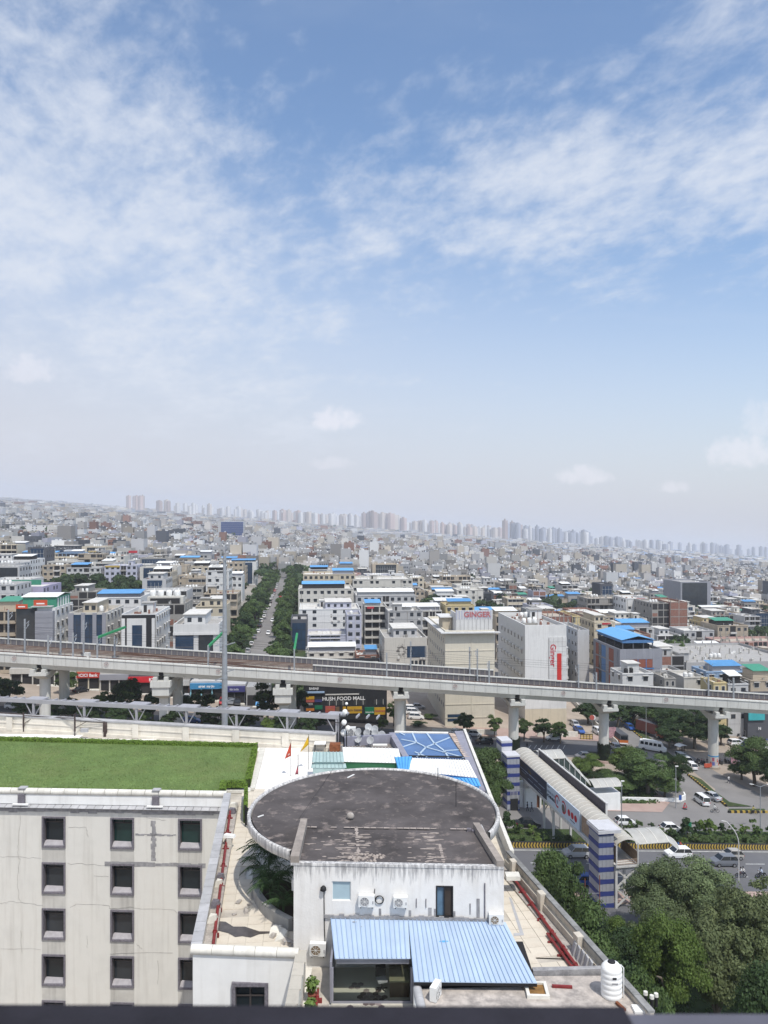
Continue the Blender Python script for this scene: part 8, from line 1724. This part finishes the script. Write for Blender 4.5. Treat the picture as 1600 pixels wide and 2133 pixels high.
for a in((968,187,1484,2.9,'young tree in front of the cream hotel, western one','mid','dark',0),(1030,187,1490,2.3,'young tree in front of the cream hotel, eastern one','mid','mid',1),(1092,186,1496,2.4,'tree between the hotel tower and the creeper pier','mid','mid',2),(1133,186,1496,3.0,'dark tree behind the white parked hatchback','mid','dark',0),(1168,186,1502,2.7,'tree at the corner of the hotel tower wall','mid','mid',1),(872,192,1503,2.4,'bush before the four white parked cars','mid','dark',2),(898,200,1487,2.2,'small tree in the hedge beside the hotel ramp','mid','mid',0),
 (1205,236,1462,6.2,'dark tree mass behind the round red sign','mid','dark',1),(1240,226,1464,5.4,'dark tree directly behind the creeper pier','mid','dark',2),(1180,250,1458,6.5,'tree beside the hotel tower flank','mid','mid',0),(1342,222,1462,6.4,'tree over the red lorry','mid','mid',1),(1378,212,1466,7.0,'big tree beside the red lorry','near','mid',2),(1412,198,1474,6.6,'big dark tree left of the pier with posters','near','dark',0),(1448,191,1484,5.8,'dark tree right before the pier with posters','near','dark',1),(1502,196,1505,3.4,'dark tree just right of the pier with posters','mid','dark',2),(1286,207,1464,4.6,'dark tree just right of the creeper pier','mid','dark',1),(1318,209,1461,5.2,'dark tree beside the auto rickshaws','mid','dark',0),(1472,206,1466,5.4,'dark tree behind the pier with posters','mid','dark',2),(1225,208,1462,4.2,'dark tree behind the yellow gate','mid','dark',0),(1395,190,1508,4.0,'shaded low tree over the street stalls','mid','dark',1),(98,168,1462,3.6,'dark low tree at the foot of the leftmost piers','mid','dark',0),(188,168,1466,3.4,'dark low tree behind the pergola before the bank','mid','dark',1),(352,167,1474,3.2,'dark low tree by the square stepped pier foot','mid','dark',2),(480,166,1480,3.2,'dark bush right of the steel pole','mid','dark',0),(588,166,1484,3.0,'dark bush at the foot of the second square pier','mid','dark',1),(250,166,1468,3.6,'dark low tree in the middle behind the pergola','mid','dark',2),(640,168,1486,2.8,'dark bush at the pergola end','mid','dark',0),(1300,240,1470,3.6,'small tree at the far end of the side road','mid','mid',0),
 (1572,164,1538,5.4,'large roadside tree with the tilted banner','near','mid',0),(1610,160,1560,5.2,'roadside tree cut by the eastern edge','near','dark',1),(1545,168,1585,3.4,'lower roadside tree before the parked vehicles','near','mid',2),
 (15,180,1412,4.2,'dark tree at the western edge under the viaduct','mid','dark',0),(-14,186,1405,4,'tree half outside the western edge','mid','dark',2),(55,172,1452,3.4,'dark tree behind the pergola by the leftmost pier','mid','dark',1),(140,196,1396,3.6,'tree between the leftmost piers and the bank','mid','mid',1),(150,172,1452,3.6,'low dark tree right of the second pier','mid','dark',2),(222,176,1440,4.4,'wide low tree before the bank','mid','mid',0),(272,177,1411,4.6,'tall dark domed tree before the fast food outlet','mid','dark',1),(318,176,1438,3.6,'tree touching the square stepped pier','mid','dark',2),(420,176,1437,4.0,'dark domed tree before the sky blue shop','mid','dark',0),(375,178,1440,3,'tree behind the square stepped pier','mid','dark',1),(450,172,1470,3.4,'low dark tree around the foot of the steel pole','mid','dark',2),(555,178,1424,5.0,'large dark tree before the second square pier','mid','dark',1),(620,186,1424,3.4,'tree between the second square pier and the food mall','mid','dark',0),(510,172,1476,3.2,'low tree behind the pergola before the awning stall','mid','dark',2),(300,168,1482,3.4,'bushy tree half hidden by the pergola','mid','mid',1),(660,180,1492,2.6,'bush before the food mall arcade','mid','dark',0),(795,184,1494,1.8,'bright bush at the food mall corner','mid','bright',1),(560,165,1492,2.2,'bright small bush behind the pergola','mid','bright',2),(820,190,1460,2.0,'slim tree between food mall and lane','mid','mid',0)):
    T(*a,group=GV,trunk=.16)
for off,side,leaf in((-7.2,'western','dark'),(6.6,'eastern','dark')):
    n_=28
    for k in range(n_):
        t_=-.16+1.16*k/n_; x,y=street(t_,off+hr.uniform(-1.2,1.2)); tree(x,y,hr.uniform(8.5,12.5),hr.uniform(3.9,5.6),'street tree of the %s row, %s counting from the viaduct'%(side,ORD[k]),'mid' if k<14 else 'far','mid' if k%3 else 'dark',k%3,'two rows of street trees',trunk=.2)
    for k in range(9):x,y=street(-.12+.9*k/9,off*1.45); tree(x,y,hr.uniform(8,10.5),4.2,'tree close to the house fronts beyond the %s street row, %s from the viaduct'%(side,ORD[k]),'far','dark',k%3,'trees behind the street rows',trunk=.2)
plc=['in the western park','by the hotel roof sign','behind the long warehouse','beyond the grid lined brick house','at the far street end','at the far eastern side','behind the long white roof']
for i,((a,b,c,e),n_)in enumerate(zip(PARKS,(34,12,8,7,6,9,5))):
    for k in range(n_):
        px=a+(b-a)*hr.random(); y=c+(e-c)*hr.random(); x=(px-800)/1600*y; tree(x,y,hr.uniform(8,14),hr.uniform(4.5,6.8),'leafy dark tree crown '+plc[i],'far','dark' if hr.random()<.7 else 'mid',k%3,'groves '+plc[i],trunk=.2)
for i in range(34):
    y=hr.uniform(290,620); px=hr.uniform(0,1600); x=(px-800)/1600*y; sx,sy=ts(x,y)
    if free(sx-2,sx+2,sy-2,sy+2):tree(x,y,hr.uniform(8,13),hr.uniform(3,5),'single dark tree squeezed between city blocks, '+('west' if px<560 else 'middle' if px<1100 else 'east'),'far','dark',i%3,'single trees among the blocks',trunk=.2)
    # ground cover: a rough mass of weeds and low scrub in the plots
def scrub(name,poly,n,smin,smax,leaf,seed):
    r=np.random.default_rng(seed); xs=[p[0]for p in poly]; ys=[p[1]for p in poly]; P=[]
    while len(P)<n:
        x,y=r.uniform(min(xs),max(xs)),r.uniform(min(ys),max(ys))
        if in_poly((x,y),poly):P.append((x,y,zg(x)))
    P=np.array(P); idx=np.repeat(np.arange(n),14); s=r.uniform(smin,smax,n)[idx][:,None]; d=r.normal(0,1,(len(idx),3)); d[:,2]=np.abs(d[:,2]); d/=np.linalg.norm(d,axis=1,keepdims=True)
    v,f=leaf_cloud(P[idx]+d*s*np.array([1,1,.8]),d,smax*.42,seed); o=inst(np_mesh(name,v,f,LM[leaf]),name); o['kind']='stuff'
scrub('ground_cover',[(10,45),(20,94),(45,100.5),(70,104),(70,40),(20,30)],2600,.25,.7,'mid',1); scrub('ground_cover',[(25,143),(53,148.5),(55.5,160),(55,165),(25,162)],1500,.3,.8,'mid',2); scrub('ground_cover',[tuple(rd(-60,.5)[:2]),tuple(rd(75,.5)[:2]),tuple(rd(75,7)[:2]),tuple(rd(-60,7)[:2])],1500,.15,.4,'mid',3)
# ================================================================== vehicles and people
m_tyre=mat('tyre',(.02,.02,.02),.9); m_rim=mat('rim',(.35,.35,.36),.35,metal=.6); m_cg=glassmat('car_glass',(.015,.02,.026),.05,.6); m_hl=mat('headlight',(.7,.7,.7),.2); m_tl=mat('taillight',(.35,.02,.02),.3)
PAINT={k:mat('paint_'+k,c,.28,var=.03,spec=.5)for k,c in{'white':(.74,.74,.74),'silver':(.42,.43,.45),'grey':(.15,.16,.18),'black':(.02,.022,.027),'red':(.36,.02,.025),'blue':(.03,.09,.32),'beige':(.36,.34,.31),'yellow':(.58,.40,.03),'orange':(.5,.14,.03),'green':(.04,.18,.10),'maroon':(.12,.032,.026)}.items()}
WHM=MB().cyl((0,-.1,0),(0,.1,0),.31,n=14).mesh('wheel',m_tyre); RMM=MB().cyl((0,-.105,0),(0,.105,0),.19,n=10).mesh('rim',m_rim)
def loft(st,mi=0):  # st: (x, half width, z low, z high)
    mb=MB(); V=[]
    for(x,w,a,b)in st:V+=[(x,-w*.93,a),(x,-w,a+(b-a)*.45),(x,-w*.95,b),(x,w*.95,b),(x,w,a+(b-a)*.45),(x,w*.93,a)]
    n=len(st); F=[(k*6+i,k*6+(i+1)%6,k*6+6+(i+1)%6,k*6+6+i)for k in range(n-1)for i in range(6)]; mb.add(V,[tuple(reversed(f))for f in F]+[tuple(range(6)),tuple(range(6*n-1,6*n-7,-1))],mi); return mb
CT={}
def car_meshes(kind):
    if kind in CT:return CT[kind]
    L,W_,hb,hr_,c={'hatch':(1.85,.82,.92,1.50,(-1.78,-1.25,.35,1.0)),'sedan':(2.2,.85,.92,1.45,(-1.45,-.85,.45,1.15)),'suv':(2.1,.90,1.08,1.70,(-2.0,-1.65,.55,1.15)),'van':(1.95,.80,1.05,1.85,(-1.92,-1.75,1.15,1.7))}[kind]
    body=loft([(-L,W_*.86,.36,hb*.82),(-L+.12,W_*.97,.26,hb),(c[3],W_,.24,hb),(L-.45,W_*.97,.24,hb-.16),(L-.1,W_*.9,.28,hb-.26),(L,W_*.78,.36,hb-.36)]).mesh('body',PAINT['white'])
    w0,w1=W_*.93,W_*.78; g=MB(); g.hexa([(c[0],-w0,hb),(c[3],-w0,hb),(c[3],w0,hb),(c[0],w0,hb)],[(c[1],-w1,hr_-.05),(c[2],-w1,hr_-.05),(c[2],w1,hr_-.05),(c[1],w1,hr_-.05)]); glass=g.mesh('cabin_glass',m_cg)
    r=MB(); r.hexa([(c[1]-.06,-w1-.02,hr_-.06),(c[2]+.06,-w1-.02,hr_-.06),(c[2]+.06,w1+.02,hr_-.06),(c[1]-.06,w1+.02,hr_-.06)],[(c[1]+.1,-w1*.85,hr_+.02),(c[2]-.1,-w1*.85,hr_+.02),(c[2]-.1,w1*.85,hr_+.02),(c[1]+.1,w1*.85,hr_+.02)])
    for sy in(-1,1):
        for(a,b)in((c[0],c[1]),(c[3],c[2]),((c[0]+c[3])/2-.1,(c[1]+c[2])/2-.1)):r.bar((a,sy*(w0+.005),hb),(b,sy*(w1+.005),hr_-.04),.055,.04)
    CT[kind]=(body,glass,r.mesh('roof',PAINT['white']),L,W_,hb,MB().box(-.02,.03,-.2,.2,-.08,.08).mesh('light',m_hl)); return CT[kind]
def car(p,heading,kind,paint,label,group='cars on the roads and in the parking places',name='car'):
    b,g,r,L,W_,hb,lt=car_meshes(kind); t=empty(name,p,heading,label,'car' if kind!='van' else 'van',group,tilt=True)
    for me,nm in((b,'body'),(r,'roof')):o=inst(me,nm,t); o.material_slots[0].link='OBJECT'; o.material_slots[0].material=PAINT[paint]
    inst(g,'cabin_glass',t)
    for sx in(-1,1):
        for sy in(-1,1):w=inst(WHM,'wheel',t,(sx*L*.63,sy*(W_-.06),.31)); inst(RMM,'rim',w)
    for sy in(-1,1):
        inst(lt,'headlight',t,(L-.12,sy*W_*.62,hb-.36)); o=inst(lt,'taillight',t,(-L+.02,sy*W_*.68,hb-.2)); o.material_slots[0].link='OBJECT'; o.material_slots[0].material=m_tl
    return t
RT,LF=RYAW,RYAW+math.pi; AW=R(97); TW=R(-80)
for(px,py,hd,k,c,lab)in((1200,1784,LF,'suv','silver','silver car half hidden by the nearer lift tower'),(1412,1786,LF,'suv','white','white car beside the striped barrier under the stair roof'),(1507,1802,LF,'suv','grey','dark grey car in the middle lane near the curved lamp'),(1523,1788,LF,'hatch','beige','beige silver car overtaken by the dark grey one'),(1212,1842,LF,'hatch','blue','blue car by the foot of the nearer lift tower'),
 (1302,1718,RT,'hatch','white','white hatchback passing behind the lamp post'),(1398,1732,RT,'hatch','white','white hatchback on the upper road left of the green sign'),(1099,1722,RT,'sedan','black','dark sedan behind the median shrubs below the bridge'),(1461,1674,AW,'van','white','white van seen from behind on the side road'),(1480,1664,AW+.35,'sedan','silver','silver sedan beside the white van on the side road'),(1439,1601,AW,'hatch','white','white car emerging behind the dark round tree'),
 (951,1530,RT,'sedan','white','white sedan parked farthest left before the hotel'),(987,1533,RT,'hatch','silver','silver hatchback parked under the young hotel tree'),(963,1547,LF,'suv','silver','silver sport utility car driving past the hotel'),(1008,1550,LF,'suv','black','black sport utility car driving past the hotel'),(965,1565,LF,'hatch','white','white car close behind the stone skylight kerb'),(1152,1542,LF,'hatch','white','white hatchback parked under the dark tree by the tower wall'),
 (855,1481,.2,'suv','white','white car farthest up the lane beside the food mall'),(860,1488,.15,'suv','white','second white car in the lane beside the food mall'),(866,1498,.1,'suv','white','nearest white car in the lane beside the food mall'),(869,1476,.2,'sedan','silver','silver car beyond the white ones in the lane'),(168,1442,R(60),'sedan','black','dark car parked in front of the bank'),(192,1489,RT,'suv','silver','silver car seen under the pergola near the square pier'),(463,1466,TW,'hatch','red','bright red car parked before the violet shop'),(480,1466,TW,'hatch','grey','grey car parked between the red one and the stall'),(494,1468,TW,'hatch','black','black car parked beside the awning stall'),(388,1458,TW,'hatch','silver','silver car parked before the sky blue shop'),(441,1462,TW,'hatch','black','black car close behind the domed tree and pole'),(398,1505,RT,'sedan','blue','blue car under the pergola left of the steel pole'),(30,1476,RT,'suv','white','white car behind the pergola at the western edge'),(230,1436,TW,'hatch','white','white car behind the trees before the long grey awning'),
 (1206,1525,TW,'sedan','blue','blue sedan parked beside the yellow gate'),(1197,1513,TW,'hatch','silver','silver car parked behind the blue sedan'),(1246,1529,TW,'suv','white','white car parked beyond the cream wall by the creeper pier'),(1311,1519,TW,'hatch','blue','blue car parked on the side road verge by the tree'),(1214,1580,LF,'hatch','grey','dark car pulling a cart near the creeper pier'),(1283,1562,TW,'hatch','silver','silver car waiting behind the orange bus'),(1291,1573,TW,'sedan','black','black car nosing out from the creeper pier'),
 (1532,1553,.3,'suv','white','white car parked in the crowded eastern yard'),(1552,1548,.3,'sedan','silver','silver car parked in the crowded eastern yard'),(1590,1562,.2,'van','white','white van parked at the eastern edge of the yard'),(1560,1558,.2,'hatch','blue','blue car parked between white ones in the eastern yard'),(1420,1584,TW,'suv','silver','silver car parked in the shade of the roadside trees'),(1432,1590,TW,'hatch','white','white car parked nearest the pier in tree shade')):
    car(gp(px,py),hd,k,c,lab)
i=0
for k in range(18):
    tq=.02+.05*k; x,y=street(tq,-4.0+hr.uniform(-.5,.3)); car((x,y,zg(x)+.02),R(96)+hr.uniform(-.1,.1),hr.choice(['hatch','suv','sedan']),hr.choice(['white','white','silver','grey','black','red']),'car parked along the western side of the tree lined street, %s from the viaduct'%ORD[k],'cars parked along the tree lined street')
for tq,lab,c in((.16,'white car driving up the tree lined street near its start','white'),(.28,'white car driving in the middle of the tree lined street','white'),(.62,'red car far up the tree lined street','red')):x,y=street(tq,.5); car((x,y,zg(x)+.02),R(-84),'hatch',c,lab,'cars driving in the tree lined street')
# larger vehicles
t=empty('minibus',gp(1359,1564),R(-24),'white minibus with a row of dark windows on the side road','minibus',tilt=True); loft([(-3.2,.9,.4,1.2),(-3.1,1.0,.35,1.3),(2.6,1.0,.35,1.3),(3.2,.85,.45,1.0)]).build('body',PAINT['white'],t); MB().hexa([(-3.1,-.97,1.301),(2.5,-.97,1.301),(2.5,.97,1.301),(-3.1,.97,1.301)],[(-3.0,-.85,2.35),(1.9,-.85,2.35),(1.9,.85,2.35),(-3.0,.85,2.35)]).build('upper_body',PAINT['white'],t)
for sy in(-1,1):
    for k in range(5):MB().hexa([(-2.8+k,sy*.955,1.45),(-2.0+k,sy*.955,1.45),(-2.0+k,sy*.90,1.46),(-2.8+k,sy*.90,1.46)],[(-2.75+k,sy*.89,2.1),(-2.05+k,sy*.89,2.1),(-2.05+k,sy*.85,2.1),(-2.75+k,sy*.85,2.1)]).build('window',m_cg,t)
    for sx in(-1,1):inst(WHM,'wheel',t,(sx*2,sy*.92,.33),(0,0,0),(1.1,1,1.1))
MB().box(-2.4,1.0,-.6,.6,2.36,2.55).build('roof_rack',m_ac,t); MB().hexa([(-3.13,-.7,1.5),(-3.06,-.7,1.5),(-3.06,.7,1.5),(-3.13,.7,1.5)],[(-3.07,-.65,2.1),(-3.0,-.65,2.1),(-3.0,.65,2.1),(-3.07,.65,2.1)]).build('rear_window',m_cg,t)
t=empty('lorry',gp(1357,1533),R(-55),'red brown box lorry parked under the roadside trees','lorry',tilt=True); MB().box(-4.2,1.8,-1.15,1.15,.9,3.4).build('cargo_box',PAINT['maroon'],t); MB().box(-4.1,1.7,-1.0,1.0,3.401,3.45).build('tarpaulin',WM['dark'],t); MB().hexa([(1.9,-1.1,.6),(4.0,-1.1,.6),(4.0,1.1,.6),(1.9,1.1,.6)],[(1.9,-1.0,2.7),(3.7,-1.0,2.7),(3.7,1.0,2.7),(1.9,1.0,2.7)]).build('cab',mat('cab_rust',(.20,.06,.03),.5,var=.2),t); MB().hexa([(3.92,-.9,1.6),(3.97,-.9,1.6),(3.97,.9,1.6),(3.92,.9,1.6)],[(3.76,-.85,2.4),(3.8,-.85,2.4),(3.8,.85,2.4),(3.76,.85,2.4)]).build('windscreen',m_cg,t)
for sx in(-3,-1.6,2.9):
    for sy in(-1,1):inst(WHM,'wheel',t,(sx,sy*1.0,.45),(0,0,0),(1.5,1.3,1.5))
t=empty('bus',gp(1288,1546),R(94),'orange fronted small bus standing behind the creeper pier','bus',tilt=True); MB().box(-3.5,3.5,-1.1,1.1,.5,1.5).build('body',PAINT['orange'],t); MB().hexa([(-3.5,-1.1,1.501),(3.5,-1.1,1.501),(3.5,1.1,1.501),(-3.5,1.1,1.501)],[(-3.4,-1.0,2.8),(3.3,-1.0,2.8),(3.3,1.0,2.8),(-3.4,1.0,2.8)]).build('upper_body',WM['dark'],t); MB().box(-3.56,-3.501,-.8,.8,1.7,2.5).build('rear_window',m_cg,t); MB().box(-3.55,-3.501,-1.0,1.0,.55,.85).build('bumper',PAINT['white'],t)
for sx in(-2.3,2.2):
    for sy in(-1,1):inst(WHM,'wheel',t,(sx,sy*1.0,.42),(0,0,0),(1.4,1.2,1.4))
def auto(p,hd,label):
    t=empty('auto_rickshaw',p,hd,label,'auto rickshaw','yellow topped auto rickshaws',tilt=True); loft([(-1.25,.6,.35,1.0),(-.9,.66,.3,1.05),(.2,.62,.3,.6),(.9,.45,.35,.9),(1.3,.2,.45,.85)]).build('body',PAINT['green'],t); loft([(-1.3,.6,1.05,1.45),(-.9,.66,1.5,1.75),(.35,.6,1.6,1.78),(.8,.5,1.45,1.6)]).build('canopy',PAINT['yellow'],t); MB().hexa([(.75,-.45,.9),(.85,-.45,.9),(.85,.45,.9),(.75,.45,.9)],[(.6,-.45,1.5),(.68,-.45,1.5),(.68,.45,1.5),(.6,.45,1.5)]).build('windscreen',m_cg,t)
    for(x,y)in((-.75,-.58),(-.75,.58),(1.05,0)):inst(WHM,'wheel',t,(x,y,.24),(0,0,0),(.75,.7,.75))
auto(gp(1314,1506),R(-75),'yellow topped auto rickshaw farthest up the side road'); auto(gp(1328,1512),R(-75),'yellow topped auto rickshaw second up the side road'); auto(gp(1297,1583),R(10),'yellow topped auto rickshaw at the scrub edge by the pier')
t=empty('yellow_canopy_truck',gp(1516,1526),R(20),'small truck with a bright yellow bulging cover in the eastern yard','truck'); loft([(-2.4,1.0,1.5,2.6),(-1,1.2,1.4,3.2),(1.4,1.1,1.4,3.1),(2.0,.8,1.4,2.4)]).build('cover',PAINT['yellow'],t); MB().box(-2.3,2.0,-1,1,.5,1.39).build('body',PAINT['silver'],t)
for sx in(-1.5,1.4):
    for sy in(-1,1):inst(WHM,'wheel',t,(sx,sy*.9,.35))
t=empty('cart',gp(1238,1580),RT,'dark open trailer cart standing at the creeper pier','cart',tilt=True); MB().box(-2.2,1.8,-.9,.9,.6,.75).build('bed',m_dark,t)
for sy in(-1,1):MB().box(-2.2,1.8,sy*.9-.04,sy*.9+.04,.751,1.3).build('side_board',WM['dark'],t); inst(WHM,'wheel',t,(-.8,sy*.95,.4),(0,0,0),(1.3,1.2,1.3))
# people: one continuous body each
def person(p,hd,label,pose='walk',shirt=(.5,.5,.52),legs=(.06,.06,.08),hair=True,group=None):
    J={'hip':(0,0,.92),'chest':(.02,0,1.22),'neck':(.03,0,1.46),'head':(.05,0,1.58),'crown':(.04,0,1.72),'sl':(.02,.19,1.40),'sr':(.02,-.19,1.40),'el':(-.06,.25,1.14),'er':(.06,-.25,1.14),'hl':(.06,.25,.90),'hr':(.2,-.22,.95),'kl':(.16,.10,.50),'kr':(-.06,-.10,.50),'al':(.16,.10,.09),'ar':(-.28,-.10,.14),'tl':(.34,.11,.04),'tr':(-.12,-.11,.05),'pl':(0,.09,.88),'pr':(0,-.09,.88)}
    if pose=='ride':J.update(hip=(-.1,0,.86),chest=(0,0,1.16),neck=(.08,0,1.38),head=(.12,0,1.5),crown=(.11,0,1.64),sl=(.06,.19,1.32),sr=(.06,-.19,1.32),el=(.28,.27,1.14),er=(.28,-.27,1.14),hl=(.5,.28,1.08),hr=(.5,-.28,1.08),pl=(-.08,.1,.82),pr=(-.08,-.1,.82),kl=(.32,.17,.72),kr=(.32,-.17,.72),al=(.12,.17,.36),ar=(.12,-.17,.36),tl=(.3,.18,.30),tr=(.3,-.18,.30))
    nm=list(J); E=[('hip','chest',1),('chest','neck',1),('neck','head',0),('head','crown',0),('chest','sl',1),('chest','sr',1),('sl','el',1),('sr','er',1),('el','hl',0),('er','hr',0),('hip','pl',2),('hip','pr',2),('pl','kl',2),('pr','kr',2),('kl','al',2),('kr','ar',2),('al','tl',3),('ar','tr',3)]
    rad={'hip':.13,'chest':.145,'neck':.06,'head':.095,'crown':.085,'sl':.07,'sr':.07,'el':.045,'er':.045,'hl':.04,'hr':.04,'pl':.10,'pr':.10,'kl':.068,'kr':.068,'al':.045,'ar':.045,'tl':.04,'tr':.04}
    me=bpy.data.meshes.new('person'); me.from_pydata([J[k]for k in nm],[(nm.index(a),nm.index(b))for a,b,_ in E],[]); o=bpy.data.objects.new('person',me); COL.objects.link(o); md=o.modifiers.new('s','SKIN'); sv=me.skin_vertices[0].data
    for k,q in zip(nm,sv):q.radius=(rad[k],rad[k])
    sv[0].use_root=True; o.modifiers.new('d','SUBSURF').levels=1; dg=bpy.context.evaluated_depsgraph_get(); m2=bpy.data.meshes.new_from_object(o.evaluated_get(dg)); bpy.data.objects.remove(o)
    key='%d%d%d'%tuple(int(c*99)for c in shirt),'%d%d%d'%tuple(int(c*99)for c in legs); m2.materials.clear()
    for m in(mat('skin',(.20,.115,.075),.6),mat('shirt_'+key[0],shirt,.85,var=.1),mat('trousers_'+key[1],legs,.85,var=.1),m_blk):m2.materials.append(m)
    for f in m2.polygons:
        c=f.center; best=(9,0)
        for a,b,i in E:
            A,B=Vector(J[a]),Vector(J[b]); t=max(0,min(1,(c-A).dot(B-A)/(B-A).length_squared)); d=(A+(B-A)*t-c).length-(.05 if i==1 else 0)
            if d<best[0]:best=(d,i)
        f.material_index=best[1]; f.use_smooth=True
    m2.name='person'; t=inst(m2,'person',None,p,(0,0,hd)); tag(t,label,'person',group); H=Vector(J['head']); hm_=MB(); hm_.lathe([(.06,-.02),(.112,.0),(.115,.08),(.08,.15),(.02,.175)],12,H+Vector((-.025,0,.01))); hm_.build('hair',m_blk,t)
    n_=MB(); n_.box(H.x+.085,H.x+.12,-.015,.015,H.z-.02,H.z+.02); n_.box(H.x+.07,H.x+.10,.03,.05,H.z+.015,H.z+.03); n_.box(H.x+.07,H.x+.10,-.05,-.03,H.z+.015,H.z+.03); n_.build('face',mat('skin_dark',(.10,.055,.04),.6),t); return t
def bike(p,hd,label,c='black',cycle=False,group='two wheelers on and beside the roads'):
    t=empty('bicycle' if cycle else 'motorbike',p,hd,label,'bicycle' if cycle else 'motorbike',group,tilt=True); w=.028 if cycle else .06
    for x in(-.62,.62):
        q=MB(); pts=[(x+.3*math.cos(a),0,.31+.3*math.sin(a))for a in np.linspace(0,6.283,15)]; q.tube(pts,w,6); q.build('wheel',m_tyre,t)
    f=MB()
    for a,b in(((-.62,0,.31),(-.1,0,.45)),((-.1,0,.45),(.4,0,.78)),((.62,0,.31),(.38,0,.95)),((-.62,0,.31),(-.22,0,.74)),((-.1,0,.45),(-.24,0,.78))):f.cyl(a,b,.025 if cycle else .045,n=6)
    f.cyl((.4,-.3,1.0),(.4,.3,1.0),.02,n=6); f.build('frame',m_dark,t)
    if cycle:MB().box(-.36,-.12,-.08,.08,.78,.84).build('saddle',m_blk,t)
    else:
        loft([(-.05,.12,.58,.78),(.12,.15,.56,.86),(.34,.1,.62,.84)]).build('fuel_tank',PAINT[c],t); MB().box(-.72,-.05,-.13,.13,.68,.78).build('seat',m_blk,t); MB().box(-.2,.25,-.16,.16,.22,.52).build('engine',m_rim,t); MB().cyl((.46,0,.86),(.54,0,.86),.09,n=10).build('headlight',m_hl,t)
    return t
def rider(px,py,hd,lab_b,lab_p,shirt,c='black',cycle=False,pillion=None):
    p=gp(px,py)+Vector((0,0,.02)); bike(p,hd,lab_b,c,cycle); f=Vector((math.cos(hd),math.sin(hd),0)); person(p-f*.12+Vector((0,0,-.02)),hd,lab_p,'ride',shirt)
    if pillion:person(p-f*.52+Vector((0,0,.0)),hd,pillion[0],'ride',pillion[1])
rider(1543,1828,LF,'maroon motorbike carrying two riders beside the curved lamp','person in white steering the motorbike beside the curved lamp',(.62,.62,.62),'maroon',pillion=('person in pale shirt sitting behind on the motorbike by the lamp',(.6,.58,.55))); rider(1585,1829,LF,'dark motorbike with one rider at the eastern edge','person in pale blue shirt riding the eastern motorbike',(.5,.55,.65)); rider(1373,1738,RT,'dark motorbike ahead of the white hatchback by the median','person in white shirt riding beside the median shrubs',(.6,.6,.62)); rider(1489,1693,RT,'bicycle crossing the junction','person in white shirt pedalling across the junction',(.62,.62,.6),cycle=True); rider(1570,1696,RT,'bicycle beside the striped island kerb','person in yellow riding a bicycle by the island kerb',(.42,.36,.12),cycle=True); rider(1412,1772,LF,'motorbike squeezed between barrier and white car','person in blue riding along the striped barrier',(.06,.16,.38),'red',pillion=('person in red behind the blue rider at the barrier',(.5,.12,.10))); rider(1366,1541,TW,'dark motorbike passing the lorry','person on the motorbike passing the lorry',(.12,.12,.14)); rider(1288,1557,TW,'motorbike beside the orange bus','person in grey on the motorbike beside the orange bus',(.3,.3,.32)); rider(1453,1594,TW,'dark motorbike close to the poster pier','person in black riding toward the poster pier',(.03,.03,.04))
for(px,py,hd,lab,s)in((1099,1690,3.0,'person in black walking below the bridge, western one',(.03,.03,.035)),(1108,1691,2.8,'person in grey walking below the bridge, eastern one',(.16,.16,.17)),(1518,1632,-1.2,'person in white shirt standing on the bare verge',(.65,.65,.65)),(1237,1665,.4,'person in black climbing beside the white stair house',(.03,.03,.04)),(1392,1546,1.2,'person in red standing by the roadside stalls',(.4,.08,.07)),(1098,1562,.5,'person standing on the parking bays by the pier',(.05,.05,.06))):person(gp(px,py),hd,lab,'walk',s)
for k in range(12):bike(gp(1455+k*6.2+hr.uniform(-1,1),1588+(k%3)*2),1.4+hr.uniform(-.2,.2),'motorbike parked in the row around the poster pier, %s from the west'%ORD[k],hr.choice(['black','grey','red']),False,'motorbikes parked around the poster pier')
for k in range(14):bike(gp(1540+(k*37%60),1534+k*1.5),hr.uniform(0,3),'motorbike standing in the crowded eastern yard',hr.choice(['black','grey','blue']),False,'motorbikes crowding the eastern yard')
for k,(px,py,c)in enumerate(((1403,1548,'blue'),(1412,1556,'beige'),(1418,1570,'white'),(1388,1538,'red'),(1578,1532,'blue'),(1562,1524,'beige'))):
    t=empty('vendor_stall',gp(px,py),.2*k,['street stall under a blue cover in tree shade','street stall with a tan cover beside the blue one','street stall with a white cover nearest the pier','street stall with a red cover farthest from the pier','yard stall under a round blue cover','yard stall with a tan cover by the arcade'][k],'stall','vendor stalls along the side road and yard'); MB().box(-.9,.9,-.5,.5,.75,.85).build('counter',mw,t); loft([(-1.2,.9,1.9,2.0),(-.5,1.0,2.1,2.3),(.5,1.0,2.1,2.3),(1.2,.9,1.9,2.0)]).build('cover',PAINT[c],t)
    for sx in(-.85,.85):
        for sy in(-.45,.45):MB().bar((sx,sy,-.05),(sx,sy,2.0),.06).build('post',m_dark,t)
        # ================================================================== labels: alike things are told apart by their order
SAME={}
for o in list(COL.objects):
    if o.parent is None and 'category' in o and 'label' in o:SAME.setdefault(o['label'],[]).append(o)
for lab,L in SAME.items():
    if len(L)<2 or len(lab.split())>11 or len(L)>len(ORD):continue
    L.sort(key=lambda o:o.location.x/max(o.location.y,1))
    for k,o in enumerate(L):o['label']='%s, %s from the west'%(lab,ORD[k])
